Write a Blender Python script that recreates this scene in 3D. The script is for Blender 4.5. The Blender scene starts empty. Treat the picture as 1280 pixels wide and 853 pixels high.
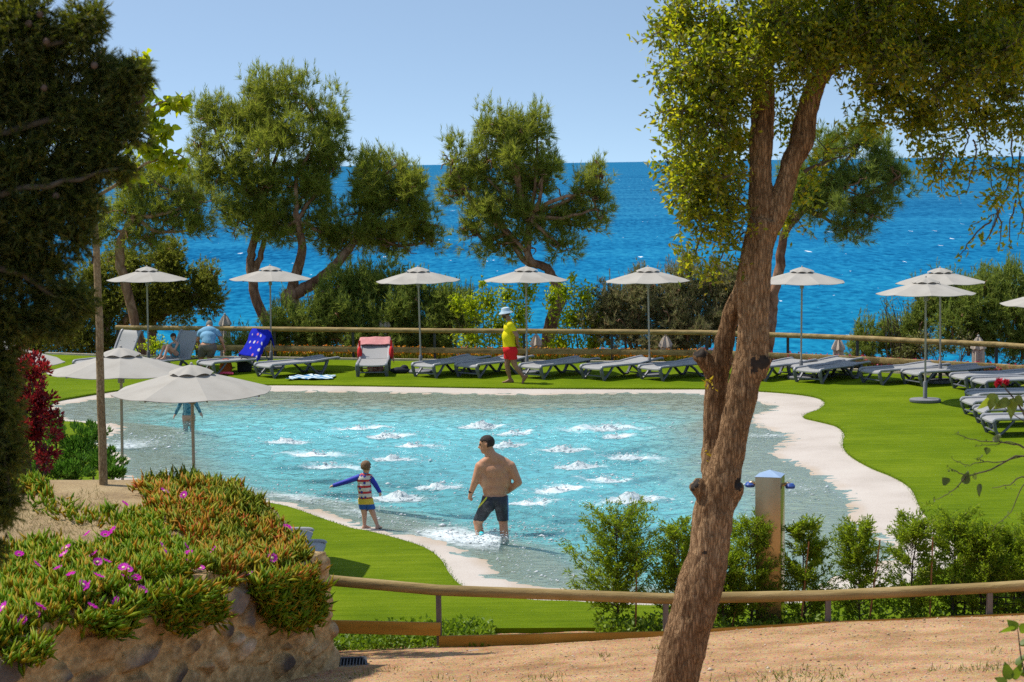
import bpy, bmesh, math, random
import numpy as np
from mathutils import Vector, Matrix
from mathutils.geometry import delaunay_2d_cdt

random.seed(7)
RNG = np.random.default_rng(11)
scene = bpy.context.scene
COL = scene.collection
rad = math.radians

# ------------------------------------------------------------------ camera
F_PX = 2489.0                      # 70 mm lens on a 36 mm wide frame, 1280 px wide photograph
CAM = np.array([0.0, 0.0, 5.0])
PITCH = math.atan(222.7 / F_PX)
ROLL = 0.0146
_f = np.array([0, math.cos(PITCH), -math.sin(PITCH)])
_r0 = np.array([1.0, 0, 0])
_u0 = np.cross(_r0, _f)
_r = _r0 * math.cos(ROLL) - _u0 * math.sin(ROLL)
_u = np.cross(_r, _f)
cam_data = bpy.data.cameras.new('camera')
cam = bpy.data.objects.new('camera', cam_data)
COL.objects.link(cam)
cam_data.sensor_width = 36
cam_data.lens = F_PX / 1280 * 36
cam_data.clip_end = 120000
cam_data.clip_start = 0.1
cam.matrix_world = Matrix(((_r[0], _u[0], -_f[0], CAM[0]), (_r[1], _u[1], -_f[1], CAM[1]),
                           (_r[2], _u[2], -_f[2], CAM[2]), (0, 0, 0, 1)))
cam_data.dof.use_dof = True
cam_data.dof.focus_distance = 26
cam_data.dof.aperture_fstop = 9
scene.camera = cam


def ray(px, py):
    return _f + _r * (px - 640) / F_PX + _u * (426.5 - py) / F_PX


def P(px, py, Y):
    d = ray(px, py)
    return CAM + d * (Y / d[1])


def G(px, py, z=0.0):
    d = ray(px, py)
    return CAM + d * ((z - CAM[2]) / d[2])


# ------------------------------------------------------------------ object helpers
def tag(o, label=None, cat=None, group=None, kind=None):
    if label: o['label'] = label
    if cat: o['category'] = cat
    if group: o['group'] = group
    if kind: o['kind'] = kind
    return o


def empty(name, loc, rotz=0.0):
    o = bpy.data.objects.new(name, None)
    COL.objects.link(o)
    o.location = [float(v) for v in loc]
    o.rotation_euler = (0, 0, rotz)
    o.empty_display_size = 0.1
    return o


def mesh_np(name, V, F, mat=None, parent=None, smooth=False, nper=None):
    """V (n,3), F (m,k) all faces with k corners"""
    me = bpy.data.meshes.new(name)
    V = np.ascontiguousarray(V, dtype=np.float32)
    F = np.ascontiguousarray(F, dtype=np.int32)
    m, k = F.shape
    me.vertices.add(len(V)); me.vertices.foreach_set('co', V.ravel())
    me.loops.add(m * k); me.loops.foreach_set('vertex_index', F.ravel())
    me.polygons.add(m)
    me.polygons.foreach_set('loop_start', np.arange(0, m * k, k, dtype=np.int32))
    me.polygons.foreach_set('loop_total', np.full(m, k, dtype=np.int32))
    if smooth: me.polygons.foreach_set('use_smooth', np.ones(m, dtype=bool))
    me.update(calc_edges=True)
    me.validate()
    o = bpy.data.objects.new(name, me)
    COL.objects.link(o)
    if mat: me.materials.append(mat)
    if parent: o.parent = parent
    return o


def attr(o, name, data):
    a = o.data.attributes.new(name, 'FLOAT', 'POINT')
    a.data.foreach_set('value', np.ascontiguousarray(data, dtype=np.float32))


class MB:
    """collects polygons, builds one mesh object"""
    def __init__(s): s.v = []; s.f = []

    def add(s, V, F):
        n = len(s.v)
        s.v.extend([tuple(float(c) for c in p) for p in V])
        s.f.extend([tuple(i + n for i in q) for q in F])
        return s

    def box(s, c, size, M=None, bev=0.0):
        hx, hy, hz = [d / 2 for d in size]
        if bev <= 0:
            V = [(x, y, z) for x in (-hx, hx) for y in (-hy, hy) for z in (-hz, hz)]
            F = [(0, 1, 3, 2), (4, 6, 7, 5), (0, 4, 5, 1), (2, 3, 7, 6), (0, 2, 6, 4), (1, 5, 7, 3)]
        else:
            bm = bmesh.new(); bmesh.ops.create_cube(bm, size=1)
            for v in bm.verts: v.co = Vector((v.co.x * 2 * hx, v.co.y * 2 * hy, v.co.z * 2 * hz))
            bmesh.ops.bevel(bm, geom=bm.edges[:], offset=bev, segments=2, affect='EDGES', profile=.5)
            bm.verts.index_update()
            V = [tuple(v.co) for v in bm.verts]; F = [tuple(v.index for v in q.verts) for q in bm.faces]
            bm.free()
        V = np.array(V)
        if M is not None: V = V @ np.array(M).T
        return s.add(V + np.array(c), F)

    def bar(s, a, b, w, h, up=(0, 0, 1), bev=0.0):
        """box from a to b, w across, h along up"""
        a = np.array(a, float); b = np.array(b, float); d = b - a; L = np.linalg.norm(d); d /= L
        upv = np.array(up, float); side = np.cross(d, upv); side /= np.linalg.norm(side); u2 = np.cross(side, d)
        return s.box((a + b) / 2, (L, w, h), np.stack([d, side, u2], 1), bev)

    def tube(s, pts, radii, n=8, cap=True, flat=1.0):
        pts = np.array(pts, float); m = len(pts)
        radii = np.broadcast_to(np.array(radii, float), (m,))
        T = np.gradient(pts, axis=0); T /= np.linalg.norm(T, axis=1)[:, None] + 1e-12
        ref = np.array([0, 0, 1.0]) if abs(T[0][2]) < .9 else np.array([1.0, 0, 0])
        nrm = np.cross(T[0], ref); nrm /= np.linalg.norm(nrm)
        V = []
        for i in range(m):
            nrm = nrm - T[i] * nrm.dot(T[i]); nrm /= np.linalg.norm(nrm) + 1e-12
            b = np.cross(T[i], nrm)
            for k in range(n):
                a = 2 * math.pi * k / n
                V.append(pts[i] + radii[i] * (math.cos(a) * nrm + flat * math.sin(a) * b))
        F = [(i * n + k, i * n + (k + 1) % n, (i + 1) * n + (k + 1) % n, (i + 1) * n + k)
             for i in range(m - 1) for k in range(n)]
        if cap:
            F.append(tuple(reversed(range(n)))); F.append(tuple((m - 1) * n + k for k in range(n)))
        return s.add(V, F)

    def lathe(s, prof, c=(0, 0, 0), n=24, cap=True):
        V = []; m = len(prof)
        for (r, z) in prof:
            for k in range(n):
                a = 2 * math.pi * k / n
                V.append((c[0] + r * math.cos(a), c[1] + r * math.sin(a), c[2] + z))
        F = [(i * n + k, i * n + (k + 1) % n, (i + 1) * n + (k + 1) % n, (i + 1) * n + k)
             for i in range(m - 1) for k in range(n)]
        if cap:
            F.append(tuple(reversed(range(n)))); F.append(tuple((m - 1) * n + k for k in range(n)))
        return s.add(V, F)

    def ball(s, c, r, seg=12, ring=8, M=None):
        r = np.broadcast_to(np.array(r, float), (3,))
        V = []
        for i in range(ring + 1):
            t = math.pi * i / ring
            for k in range(seg):
                a = 2 * math.pi * k / seg
                V.append((math.sin(t) * math.cos(a) * r[0], math.sin(t) * math.sin(a) * r[1], math.cos(t) * r[2]))
        V = np.array(V)
        if M is not None: V = V @ np.array(M).T
        F = [(i * seg + k, (i + 1) * seg + k, (i + 1) * seg + (k + 1) % seg, i * seg + (k + 1) % seg)
             for i in range(ring) for k in range(seg)]
        return s.add(V + np.array(c), F)

    def build(s, name, mat, parent=None, smooth=True, angle=None):
        me = bpy.data.meshes.new(name)
        me.from_pydata(s.v, [], s.f); me.validate()
        if smooth:
            me.polygons.foreach_set('use_smooth', np.ones(len(me.polygons), dtype=bool))
            me.update()
            bm = bmesh.new(); bm.from_mesh(me)
            bmesh.ops.remove_doubles(bm, verts=bm.verts[:], dist=1e-5)
            bmesh.ops.recalc_face_normals(bm, faces=bm.faces[:])
            lim = math.radians(angle or 40)
            for e in bm.edges:
                if len(e.link_faces) == 2 and e.calc_face_angle(0) > lim: e.smooth = False
            bm.to_mesh(me); bm.free()
        me.update()
        o = bpy.data.objects.new(name, me)
        COL.objects.link(o)
        if mat: me.materials.append(mat)
        if parent: o.parent = parent
        return o


def copy_tree(o, parent=None):
    c = o.copy(); COL.objects.link(c)
    if parent: c.parent = parent
    for ch in list(o.children): copy_tree(ch, c)
    return c


# ------------------------------------------------------------------ noise
def _hash(i, j, k, seed):
    n = (i * 374761393 + j * 668265263 + k * 2147483647 + seed * 1274126177) & 0xFFFFFFFF
    n = ((n ^ (n >> 13)) * 1274126177) & 0xFFFFFFFF
    n = n ^ (n >> 16)
    return (n & 0xFFFFFF) / float(0xFFFFFF)


def vnoise(p, seed=0):
    p = np.asarray(p, float); i = np.floor(p).astype(np.int64); f = p - i; f = f * f * (3 - 2 * f)
    x, y, z = i[:, 0], i[:, 1], i[:, 2]
    r = 0
    for dx in (0, 1):
        for dy in (0, 1):
            for dz in (0, 1):
                w = (f[:, 0] if dx else 1 - f[:, 0]) * (f[:, 1] if dy else 1 - f[:, 1]) * (f[:, 2] if dz else 1 - f[:, 2])
                r = r + w * _hash(x + dx, y + dy, z + dz, seed)
    return r * 2 - 1


def fbm(p, octaves=4, seed=0):
    p = np.asarray(p, float); a = 1.0; s = 0; t = 0
    for o in range(octaves):
        s = s + a * vnoise(p * 2 ** o + 17.3 * o, seed + o); t += a; a *= .5
    return s / t


def xyz(x, y, z=0.0): return np.stack([x, y, np.broadcast_to(z, np.shape(x))], -1)


def smooth01(a, b, x):
    t = np.clip((x - a) / (b - a), 0, 1); return t * t * (3 - 2 * t)


# ------------------------------------------------------------------ polygons
def catmull(pts, n=5, closed=True):
    pts = np.array(pts, float); m = len(pts); out = []
    for i in range(m if closed else m - 1):
        p0, p1, p2, p3 = (pts[(i + k) % m] if closed else pts[min(max(i + k, 0), m - 1)] for k in (-1, 0, 1, 2))
        for k in range(n):
            t = k / n
            out.append(.5 * (2 * p1 + (p2 - p0) * t + (2 * p0 - 5 * p1 + 4 * p2 - p3) * t * t + (3 * p1 - p0 - 3 * p2 + p3) * t ** 3))
    if not closed: out.append(pts[-1])
    return np.array(out)


def inside(x, y, poly):
    res = np.zeros(np.shape(x), bool); n = len(poly)
    for i in range(n):
        x1, y1 = poly[i][:2]; x2, y2 = poly[(i + 1) % n][:2]
        if y1 == y2: continue
        c = ((y1 > y) != (y2 > y)) & (x < (x2 - x1) * (y - y1) / (y2 - y1) + x1)
        res ^= c
    return res


def sdist(x, y, poly):
    """signed distance, positive inside"""
    d = np.full(np.shape(x), 1e9); n = len(poly)
    for i in range(n):
        a = np.array(poly[i][:2]); b = np.array(poly[(i + 1) % n][:2]); e = b - a
        L = e.dot(e)
        if L < 1e-12: continue
        t = np.clip(((x - a[0]) * e[0] + (y - a[1]) * e[1]) / L, 0, 1)
        d = np.minimum(d, np.hypot(x - a[0] - t * e[0], y - a[1] - t * e[1]))
    return np.where(inside(x, y, poly), d, -d)


def grid(name, x0, x1, y0, y1, step, zf, mat, keep=None, smooth=True):
    nx = int((x1 - x0) / step) + 1; ny = int((y1 - y0) / step) + 1
    X, Y = np.meshgrid(np.linspace(x0, x1, nx), np.linspace(y0, y1, ny))
    x, y = X.ravel(), Y.ravel(); z = zf(x, y)
    i = np.arange(nx * ny).reshape(ny, nx)
    F = np.stack([i[:-1, :-1], i[:-1, 1:], i[1:, 1:], i[1:, :-1]], -1).reshape(-1, 4)
    V = np.stack([x, y, z], -1)
    if keep is not None:
        k = keep(x, y); F = F[k[F].any(1)]
        u, inv = np.unique(F, return_inverse=True); V = V[u]; F = inv.reshape(F.shape)
    return mesh_np(name, V, F, mat, smooth=smooth)


# ------------------------------------------------------------------ materials
def new_mat(name):
    m = bpy.data.materials.new(name); m.use_nodes = True
    nt = m.node_tree; nt.nodes.clear()
    out = nt.nodes.new('ShaderNodeOutputMaterial')
    return m, nt, out


def N(nt, t, **kw):
    n = nt.nodes.new(t)
    for k, v in kw.items():
        if k.startswith('_'): setattr(n, k[1:], v)
        else:
            key = k.replace('__', ' ')
            if key in n.inputs: n.inputs[key].default_value = v
    return n


def L(nt, a, b): nt.links.new(a, b)


def c4(c): return (c[0], c[1], c[2], 1)


def srgb(r, g, b):
    f = lambda v: (v / 255 / 12.92 if v / 255 <= .04045 else ((v / 255 + .055) / 1.055) ** 2.4)
    return (f(r), f(g), f(b))


def ramp(nt, fac, cols, lo=.3, hi=.7, interp='LINEAR'):
    r = N(nt, 'ShaderNodeValToRGB'); el = r.color_ramp.elements; r.color_ramp.interpolation = interp
    n = len(cols)
    while len(el) < n: el.new(.5)
    for i, c in enumerate(cols):
        el[i].position = (i / n if interp == 'CONSTANT' else i / max(1, n - 1)); el[i].color = c4(c)
    mr = N(nt, 'ShaderNodeMapRange'); mr.inputs['From Min'].default_value = lo; mr.inputs['From Max'].default_value = hi
    L(nt, fac, mr.inputs['Value']); L(nt, mr.outputs[0], r.inputs['Fac']); return r.outputs['Color']


def pmat(name, cols, scale=4.0, rough=.7, bump=0.0, bscale=30.0, spec=.3, detail=4, stretch=(1, 1, 1), metallic=0.0,
         translucent=0.0, bdist=.02, mixcol=None):
    m, nt, out = new_mat(name)
    tc = N(nt, 'ShaderNodeTexCoord'); mp = N(nt, 'ShaderNodeMapping'); mp.inputs['Scale'].default_value = stretch
    L(nt, tc.outputs['Object'], mp.inputs['Vector'])
    nz = N(nt, 'ShaderNodeTexNoise', Scale=scale, Detail=detail, Roughness=.6); L(nt, mp.outputs[0], nz.inputs['Vector'])
    b = N(nt, 'ShaderNodeBsdfPrincipled', Roughness=rough, Metallic=metallic)
    b.inputs['Specular IOR Level'].default_value = spec
    col = ramp(nt, nz.outputs['Fac'], cols)
    L(nt, col, b.inputs['Base Color'])
    if bump:
        bn = N(nt, 'ShaderNodeTexNoise', Scale=bscale, Detail=5, Roughness=.65); L(nt, mp.outputs[0], bn.inputs['Vector'])
        bp = N(nt, 'ShaderNodeBump', Strength=bump, Distance=bdist); L(nt, bn.outputs['Fac'], bp.inputs['Height'])
        L(nt, bp.outputs[0], b.inputs['Normal'])
    sh = b.outputs[0]
    if translucent:
        t = N(nt, 'ShaderNodeBsdfTranslucent'); L(nt, col, t.inputs['Color'])
        mx = N(nt, 'ShaderNodeMixShader'); mx.inputs[0].default_value = translucent
        L(nt, b.outputs[0], mx.inputs[1]); L(nt, t.outputs[0], mx.inputs[2]); sh = mx.outputs[0]
    L(nt, sh, out.inputs['Surface'])
    return m


def leafmat(name, cols, trans=.35, tcols=None, rough=.45, spec=.35, lo=0, hi=1, patch=None, pscale=.8):
    """colour varies per leaf (mesh island), optionally mixed with a large patchy second palette"""
    m, nt, out = new_mat(name)
    g = N(nt, 'ShaderNodeNewGeometry')
    col = ramp(nt, g.outputs['Random Per Island'], cols, lo, hi)
    tcol = ramp(nt, g.outputs['Random Per Island'], tcols or cols, lo, hi)
    if patch:
        tc = N(nt, 'ShaderNodeTexCoord'); nz = N(nt, 'ShaderNodeTexNoise', Scale=pscale, Detail=3)
        L(nt, tc.outputs['Object'], nz.inputs['Vector'])
        mr = N(nt, 'ShaderNodeMapRange'); mr.inputs['From Min'].default_value = .42; mr.inputs['From Max'].default_value = .62
        L(nt, nz.outputs['Fac'], mr.inputs['Value'])
        pc = ramp(nt, g.outputs['Random Per Island'], patch, lo, hi)
        for which in (0, 1):
            mx = N(nt, 'ShaderNodeMix', _data_type='RGBA')
            L(nt, mr.outputs[0], mx.inputs[0]); L(nt, (col, tcol)[which], mx.inputs[6]); L(nt, pc, mx.inputs[7])
            if which == 0: col = mx.outputs[2]
            else: tcol = mx.outputs[2]
    b = N(nt, 'ShaderNodeBsdfPrincipled', Roughness=rough); b.inputs['Specular IOR Level'].default_value = spec
    L(nt, col, b.inputs['Base Color'])
    t = N(nt, 'ShaderNodeBsdfTranslucent'); L(nt, tcol, t.inputs['Color'])
    mx = N(nt, 'ShaderNodeMixShader'); mx.inputs[0].default_value = trans
    L(nt, b.outputs[0], mx.inputs[1]); L(nt, t.outputs[0], mx.inputs[2])
    L(nt, mx.outputs[0], out.inputs['Surface'])
    return m


# ------------------------------------------------------------------ foliage
def unit(v): return v / (np.linalg.norm(v, axis=-1, keepdims=True) + 1e-9)


def perp(d, rng):
    r = rng.normal(size=d.shape); r -= d * (r * d).sum(-1, keepdims=True); return unit(r)


def leaves_arrays(C, D, length, width, rng, fold=.25, wide=.45):
    """four-corner leaves with a fold along the middle; C base points, D directions"""
    n = len(C); D = unit(D); S = perp(D, rng); U = np.cross(D, S)
    l = length * rng.uniform(.65, 1.25, (n, 1)); w = width * rng.uniform(.75, 1.2, (n, 1))
    mid = C + D * l * wide
    a = mid + S * w * .5 + U * w * fold; b = mid - S * w * .5 + U * w * fold
    tip = C + D * l - U * l * .12 * rng.uniform(-1, 2, (n, 1))
    V = np.stack([C, a, tip, b], 1).reshape(-1, 3)
    i = np.arange(n)[:, None] * 4
    F = np.concatenate([i + np.array([0, 1, 2]), i + np.array([0, 2, 3])], 1).reshape(-1, 3)
    return V, F


def broad_leaves_arrays(C, D, length, width, rng, fold=.2, droop=.18):
    """heart-shaped leaves: a midrib with two curved halves, pointed at the tip"""
    n = len(C); D = unit(D); S = perp(D, rng); U = np.cross(D, S)
    l = length * rng.uniform(.6, 1.25, (n, 1)); w = width * rng.uniform(.8, 1.15, (n, 1)) * .5
    prof = [(.0, .0), (.10, .62), (.28, .98), (.50, .92), (.74, .50), (1.0, .0)]; V = []
    for t, k in prof:
        m = C + D * l * t - U * l * droop * t * t
        V += [m, m + S * w * k + U * w * k * fold - D * l * .05 * (k > .5), m - S * w * k + U * w * k * fold - D * l * .05 * (k > .5)]
    V = np.stack(V, 1).reshape(-1, 3); q = []
    for i in range(5):
        a, b = 3 * i, 3 * i + 3
        q += [(a, a + 1, b + 1), (a, b + 1, b), (a, b, b + 2), (a, b + 2, a + 2)]
    F = (np.arange(n)[:, None, None] * 18 + np.array(q)[None]).reshape(-1, 3)
    return V, F


def needles_arrays(C, A, nn, nlen, nwid, rng, axis_len=.12, spread=.75):
    """each tuft at C along axis A carries nn thin needles"""
    n = len(C); A = unit(A)
    Ar = np.repeat(A, nn, 0); Cr = np.repeat(C, nn, 0); m = len(Cr)
    t = rng.uniform(0, 1, (m, 1)); side = perp(Ar, rng)
    d = unit(Ar * rng.uniform(.45, 1.1, (m, 1)) + side * spread)
    l = nlen * rng.uniform(.6, 1.2, (m, 1)); w = perp(d, rng) * nwid
    b = Cr + Ar * axis_len * t
    V = np.stack([b - w * .5, b + w * .5, b + d * l], 1).reshape(-1, 3)
    F = np.arange(m * 3).reshape(-1, 3)
    return V, F


def cat_arrays(parts):
    V = []; F = []; o = 0
    for v, f in parts:
        V.append(v); F.append(f + o); o += len(v)
    return np.concatenate(V), np.concatenate(F)


def blob(px, py, rx, ry, Y, dfac=.9):
    """ellipsoid clump seen at a pixel: centre and real radii"""
    s = Y / F_PX
    return (P(px, py, Y), np.array([rx * s, max(rx, ry) * s * dfac, ry * s]))


def blob_points(bl, n, rng, shell=.35, power=2.0):
    c, r = bl
    d = unit(rng.normal(size=(n, 3)))
    t = 1 - shell * rng.uniform(0, 1, (n, 1)) ** power * 2
    t = np.clip(t, .05, 1)
    return c + d * r * t, d


def clumped(blobs, clumps_per, tufts_per, crad, rng, upbias=.5, shell=.5):
    """clump centres filling each blob, points spread over each clump; returns points and outward directions"""
    C = []; D = []
    for k, bl in enumerate(blobs):
        vol = bl[1].prod() ** (2 / 3)
        m = max(3, int(clumps_per * vol))
        cc, d = blob_points(bl, m, rng, shell, 1.0)
        cr = crad * rng.uniform(.6, 1.3, (m, 1))
        off = unit(rng.normal(size=(m, tufts_per, 3)))
        rr = rng.uniform(.25, 1, (m, tufts_per, 1)) ** .6
        p = cc[:, None, :] + off * rr * cr[:, None, :]
        C.append(p.reshape(-1, 3))
        dd = off * .8 + d[:, None, :] * .6 + np.array([0, 0, upbias])
        D.append(dd.reshape(-1, 3))
    return np.concatenate(C), np.concatenate(D)


def limb(mb, pts, r0, r1, n=8, wob=.0, rng=RNG, sub=4):
    c = catmull(pts, sub, closed=False)
    if wob: c[1:-1] += rng.normal(size=c[1:-1].shape) * wob
    k = np.linspace(0, 1, len(c))
    mb.tube(c, r0 + (r1 - r0) * k, n)
    return c


# ------------------------------------------------------------------ voxel union of tapered limbs
def cap_arrays(mb, a, b, ra, rb, seg=14):
    a = np.array(a, float); b = np.array(b, float); d = b - a; Ln = np.linalg.norm(d)
    if Ln < 1e-6: mb.ball(a, ra, seg, 8); return
    d /= Ln; pts = []; rr = []
    for t in np.linspace(-math.pi / 2 + .12, 0, 5): pts.append(a + d * ra * math.sin(t)); rr.append(ra * math.cos(t))
    for t in np.linspace(.25, .75, 3): pts.append(a + d * Ln * t); rr.append(ra + (rb - ra) * t)
    for t in np.linspace(0, math.pi / 2 - .12, 5): pts.append(b + d * rb * math.sin(t)); rr.append(rb * math.cos(t))
    # straight chain: gradient stays along d
    mb.tube(pts, rr, seg)


def remesh(o, voxel, smooth=3, fac=.5):
    md = o.modifiers.new('r', 'REMESH'); md.mode = 'VOXEL'; md.voxel_size = voxel; md.use_smooth_shade = True
    if smooth:
        sm = o.modifiers.new('s', 'SMOOTH'); sm.iterations = smooth; sm.factor = fac
    dg = bpy.context.evaluated_depsgraph_get()
    me = bpy.data.meshes.new_from_object(o.evaluated_get(dg))
    old = o.data; mats = list(old.materials)
    o.modifiers.clear(); o.data = me; me.name = old.name
    bpy.data.meshes.remove(old)
    me.materials.clear()
    for m in mats: me.materials.append(m)
    me.polygons.foreach_set('use_smooth', np.ones(len(me.polygons), dtype=bool))
    return o


def verts_of(o):
    a = np.empty(len(o.data.vertices) * 3, np.float32); o.data.vertices.foreach_get('co', a)
    n = np.empty(len(o.data.vertices) * 3, np.float32); o.data.vertices.foreach_get('normal', n)
    return a.reshape(-1, 3).astype(float), n.reshape(-1, 3).astype(float)
# ================================================================== world and sun
SUN_EL = rad(59.5); SUN_AZ = math.atan2(-.94, .33)      # compass angle of the sun: ahead and to the left
sun_dir = np.array([math.sin(SUN_AZ) * math.cos(SUN_EL), math.cos(SUN_AZ) * math.cos(SUN_EL), math.sin(SUN_EL)])
w = bpy.data.worlds.new('World'); scene.world = w; w.use_nodes = True
nt = w.node_tree; nt.nodes.clear()
out = nt.nodes.new('ShaderNodeOutputWorld'); bg = nt.nodes.new('ShaderNodeBackground')
sky = nt.nodes.new('ShaderNodeTexSky'); sky.sky_type = 'NISHITA'; sky.sun_disc = False
sky.sun_elevation = SUN_EL; sky.sun_rotation = SUN_AZ
sky.altitude = 30; sky.air_density = 1.0; sky.dust_density = .4; sky.ozone_density = 1.2
tc = nt.nodes.new('ShaderNodeTexCoord'); mp = nt.nodes.new('ShaderNodeMapping')
mp.inputs['Scale'].default_value = (1, 1, 3.4); mp.inputs['Location'].default_value = (0, 0, .28)
L(nt, tc.outputs['Generated'], mp.inputs['Vector']); L(nt, mp.outputs[0], sky.inputs['Vector'])
tint = N(nt, 'ShaderNodeMix', _data_type='RGBA', _blend_type='MULTIPLY'); tint.inputs[0].default_value = 1; tint.inputs[7].default_value = (.93, .885, .755, 1)
L(nt, sky.outputs[0], tint.inputs[6]); L(nt, tint.outputs[2], bg.inputs['Color']); bg.inputs['Strength'].default_value = .15
L(nt, bg.outputs[0], out.inputs['Surface'])
sl = bpy.data.lights.new('sun', 'SUN'); sl.energy = 2.95; sl.angle = rad(.53); sl.color = (1, .95, .87)
so = bpy.data.objects.new('sun', sl); COL.objects.link(so)
so.rotation_euler = Vector(sun_dir).to_track_quat('Z', 'Y').to_euler(); so.location = (-20, 30, 40)
vs = scene.view_settings; vs.view_transform = 'Standard'; vs.look = 'None'; vs.gamma = 1; vs.exposure = .76
vs.use_curve_mapping = False

# ================================================================== sea
SEA_Z = -25.0
m, nt, out = new_mat('sea_water')
tc = N(nt, 'ShaderNodeTexCoord')
sx = N(nt, 'ShaderNodeSeparateXYZ'); L(nt, tc.outputs['Object'], sx.inputs[0])
lg = N(nt, 'ShaderNodeMath', _operation='LOGARITHM'); lg.inputs[1].default_value = math.e; L(nt, sx.outputs['Y'], lg.inputs[0])   # ripples spaced by log of distance from the camera
ly = N(nt, 'ShaderNodeMath', _operation='MULTIPLY'); ly.inputs[1].default_value = 62; L(nt, lg.outputs[0], ly.inputs[0])
lx = N(nt, 'ShaderNodeMath', _operation='MULTIPLY'); lx.inputs[1].default_value = .42; L(nt, sx.outputs['X'], lx.inputs[0])
mp = N(nt, 'ShaderNodeCombineXYZ'); L(nt, lx.outputs[0], mp.inputs[0]); L(nt, ly.outputs[0], mp.inputs[1])
n1 = N(nt, 'ShaderNodeTexNoise', Scale=1, Detail=5, Roughness=.62, Distortion=.5); L(nt, mp.outputs[0], n1.inputs['Vector'])
mp2 = N(nt, 'ShaderNodeMapping'); mp2.inputs['Scale'].default_value = (.006, .012, 1); L(nt, tc.outputs['Object'], mp2.inputs['Vector'])
n2 = N(nt, 'ShaderNodeTexNoise', Scale=1, Detail=3); L(nt, mp2.outputs[0], n2.inputs['Vector'])
# coastal water is shallower and greener over sand, deep blue further out
mr = N(nt, 'ShaderNodeMapRange'); mr.inputs['From Min'].default_value = 240; mr.inputs['From Max'].default_value = 1500
L(nt, sx.outputs['Y'], mr.inputs['Value'])
pw = N(nt, 'ShaderNodeMath', _operation='POWER'); pw.inputs[1].default_value = .55; L(nt, mr.outputs[0], pw.inputs[0])
cr = ramp(nt, pw.outputs[0], [(.009, .195, .325), (.010, .145, .30), (.018, .138, .275)], 0, 1)
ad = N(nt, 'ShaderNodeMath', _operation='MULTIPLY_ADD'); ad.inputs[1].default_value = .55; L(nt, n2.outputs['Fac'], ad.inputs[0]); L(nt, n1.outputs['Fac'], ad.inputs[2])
shade = ramp(nt, ad.outputs[0], [(.35, .50, .62), (1.0, 1.0, 1.0), (2.0, 1.45, 1.22)], .58, .98)  # light and dark wave faces painted into the water colour
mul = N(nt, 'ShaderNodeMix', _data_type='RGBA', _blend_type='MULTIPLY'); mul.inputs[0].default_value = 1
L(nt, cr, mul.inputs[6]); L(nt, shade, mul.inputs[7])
# scattered white crests
mp3 = N(nt, 'ShaderNodeMapping'); mp3.inputs['Scale'].default_value = (.55, .42, 1); mp3.inputs['Location'].default_value = (31, 7, 0); L(nt, mp.outputs[0], mp3.inputs['Vector'])
n3 = N(nt, 'ShaderNodeTexNoise', Scale=1, Detail=4, Roughness=.6); L(nt, mp3.outputs[0], n3.inputs['Vector'])
cap = ramp(nt, n3.outputs['Fac'], [(0, 0, 0), (1, 1, 1)], .69, .72)
mc = N(nt, 'ShaderNodeMix', _data_type='RGBA'); L(nt, cap, mc.inputs[0]); L(nt, mul.outputs[2], mc.inputs[6]); mc.inputs[7].default_value = (.75, .8, .82, 1)
b = N(nt, 'ShaderNodeBsdfPrincipled', Roughness=.35); b.inputs['Specular IOR Level'].default_value = 0
bp = N(nt, 'ShaderNodeBump', Strength=.5, Distance=1.2); L(nt, n1.outputs['Fac'], bp.inputs['Height']); L(nt, bp.outputs[0], b.inputs['Normal'])
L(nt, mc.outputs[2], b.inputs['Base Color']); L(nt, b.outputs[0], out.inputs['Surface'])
sea_mat = m
mb = MB(); ring = [(-60000, 60, 0), (60000, 60, 0), (60000, 70000, 0), (-60000, 70000, 0)]
mb.add(ring, [(0, 1, 2, 3)])
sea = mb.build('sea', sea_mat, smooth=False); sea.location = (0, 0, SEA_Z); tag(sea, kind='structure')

# ================================================================== headland beyond the fence
earth = pmat('dry_earth', [(.16, .11, .06), (.25, .18, .10), (.10, .11, .04)], 1.5, .95, .6, 18)


def headland_z(x, y):
    base = np.interp(y, [43, 50, 53, 57, 62, 75, 95, 120], [-.12, -.25, -1.6, -2.3, -3.4, -8, -27, -32])
    side = np.where(x > 8, (x - 8) * .06, 0) * (y > 50)
    return base + .25 * fbm(xyz(x * .3, y * .3), 3, 5) * np.clip((y - 50) / 5, 0, 1) - side * 0


head = grid('headland', -60, 60, 43.5, 120, .8, headland_z, earth)
tag(head, kind='structure')

# ================================================================== pool and its beach
water_px = [(74, 518), (81, 507), (102, 502.5), (124, 499), (180, 494), (250, 491.5), (318, 490), (400, 490.5), (471, 491.5), (545, 493), (620, 494),
            (700, 493.5), (777, 493), (830, 493), (885, 495.5), (920, 499), (945, 502.5), (954, 505), (962, 510), (958, 514), (946, 517), (938, 521),
            (936, 527), (944, 533), (961, 537), (981, 545.5), (979, 552), (965, 558), (959, 564), (966, 571), (980, 577), (1008, 589), (1034, 604), (1050, 620),
            (1060, 638), (1056, 646), (1066, 660), (1092, 672), (1114, 687), (1100, 701), (1054, 717), (1020, 732),
            (960, 742), (850, 744), (780, 741), (722, 736), (668, 732), (640, 725), (622, 716), (612, 704), (589, 692), (570, 680),
            (524, 670.5), (478, 661), (438, 649), (399, 636), (360, 627), (312, 620), (250, 612), (190, 601), (160, 592), (156, 584),
            (164, 575), (159, 567), (146, 562), (137, 556), (138, 549), (156, 541), (157, 535), (143, 529.5), (121, 526.5), (96, 525)]
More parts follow.
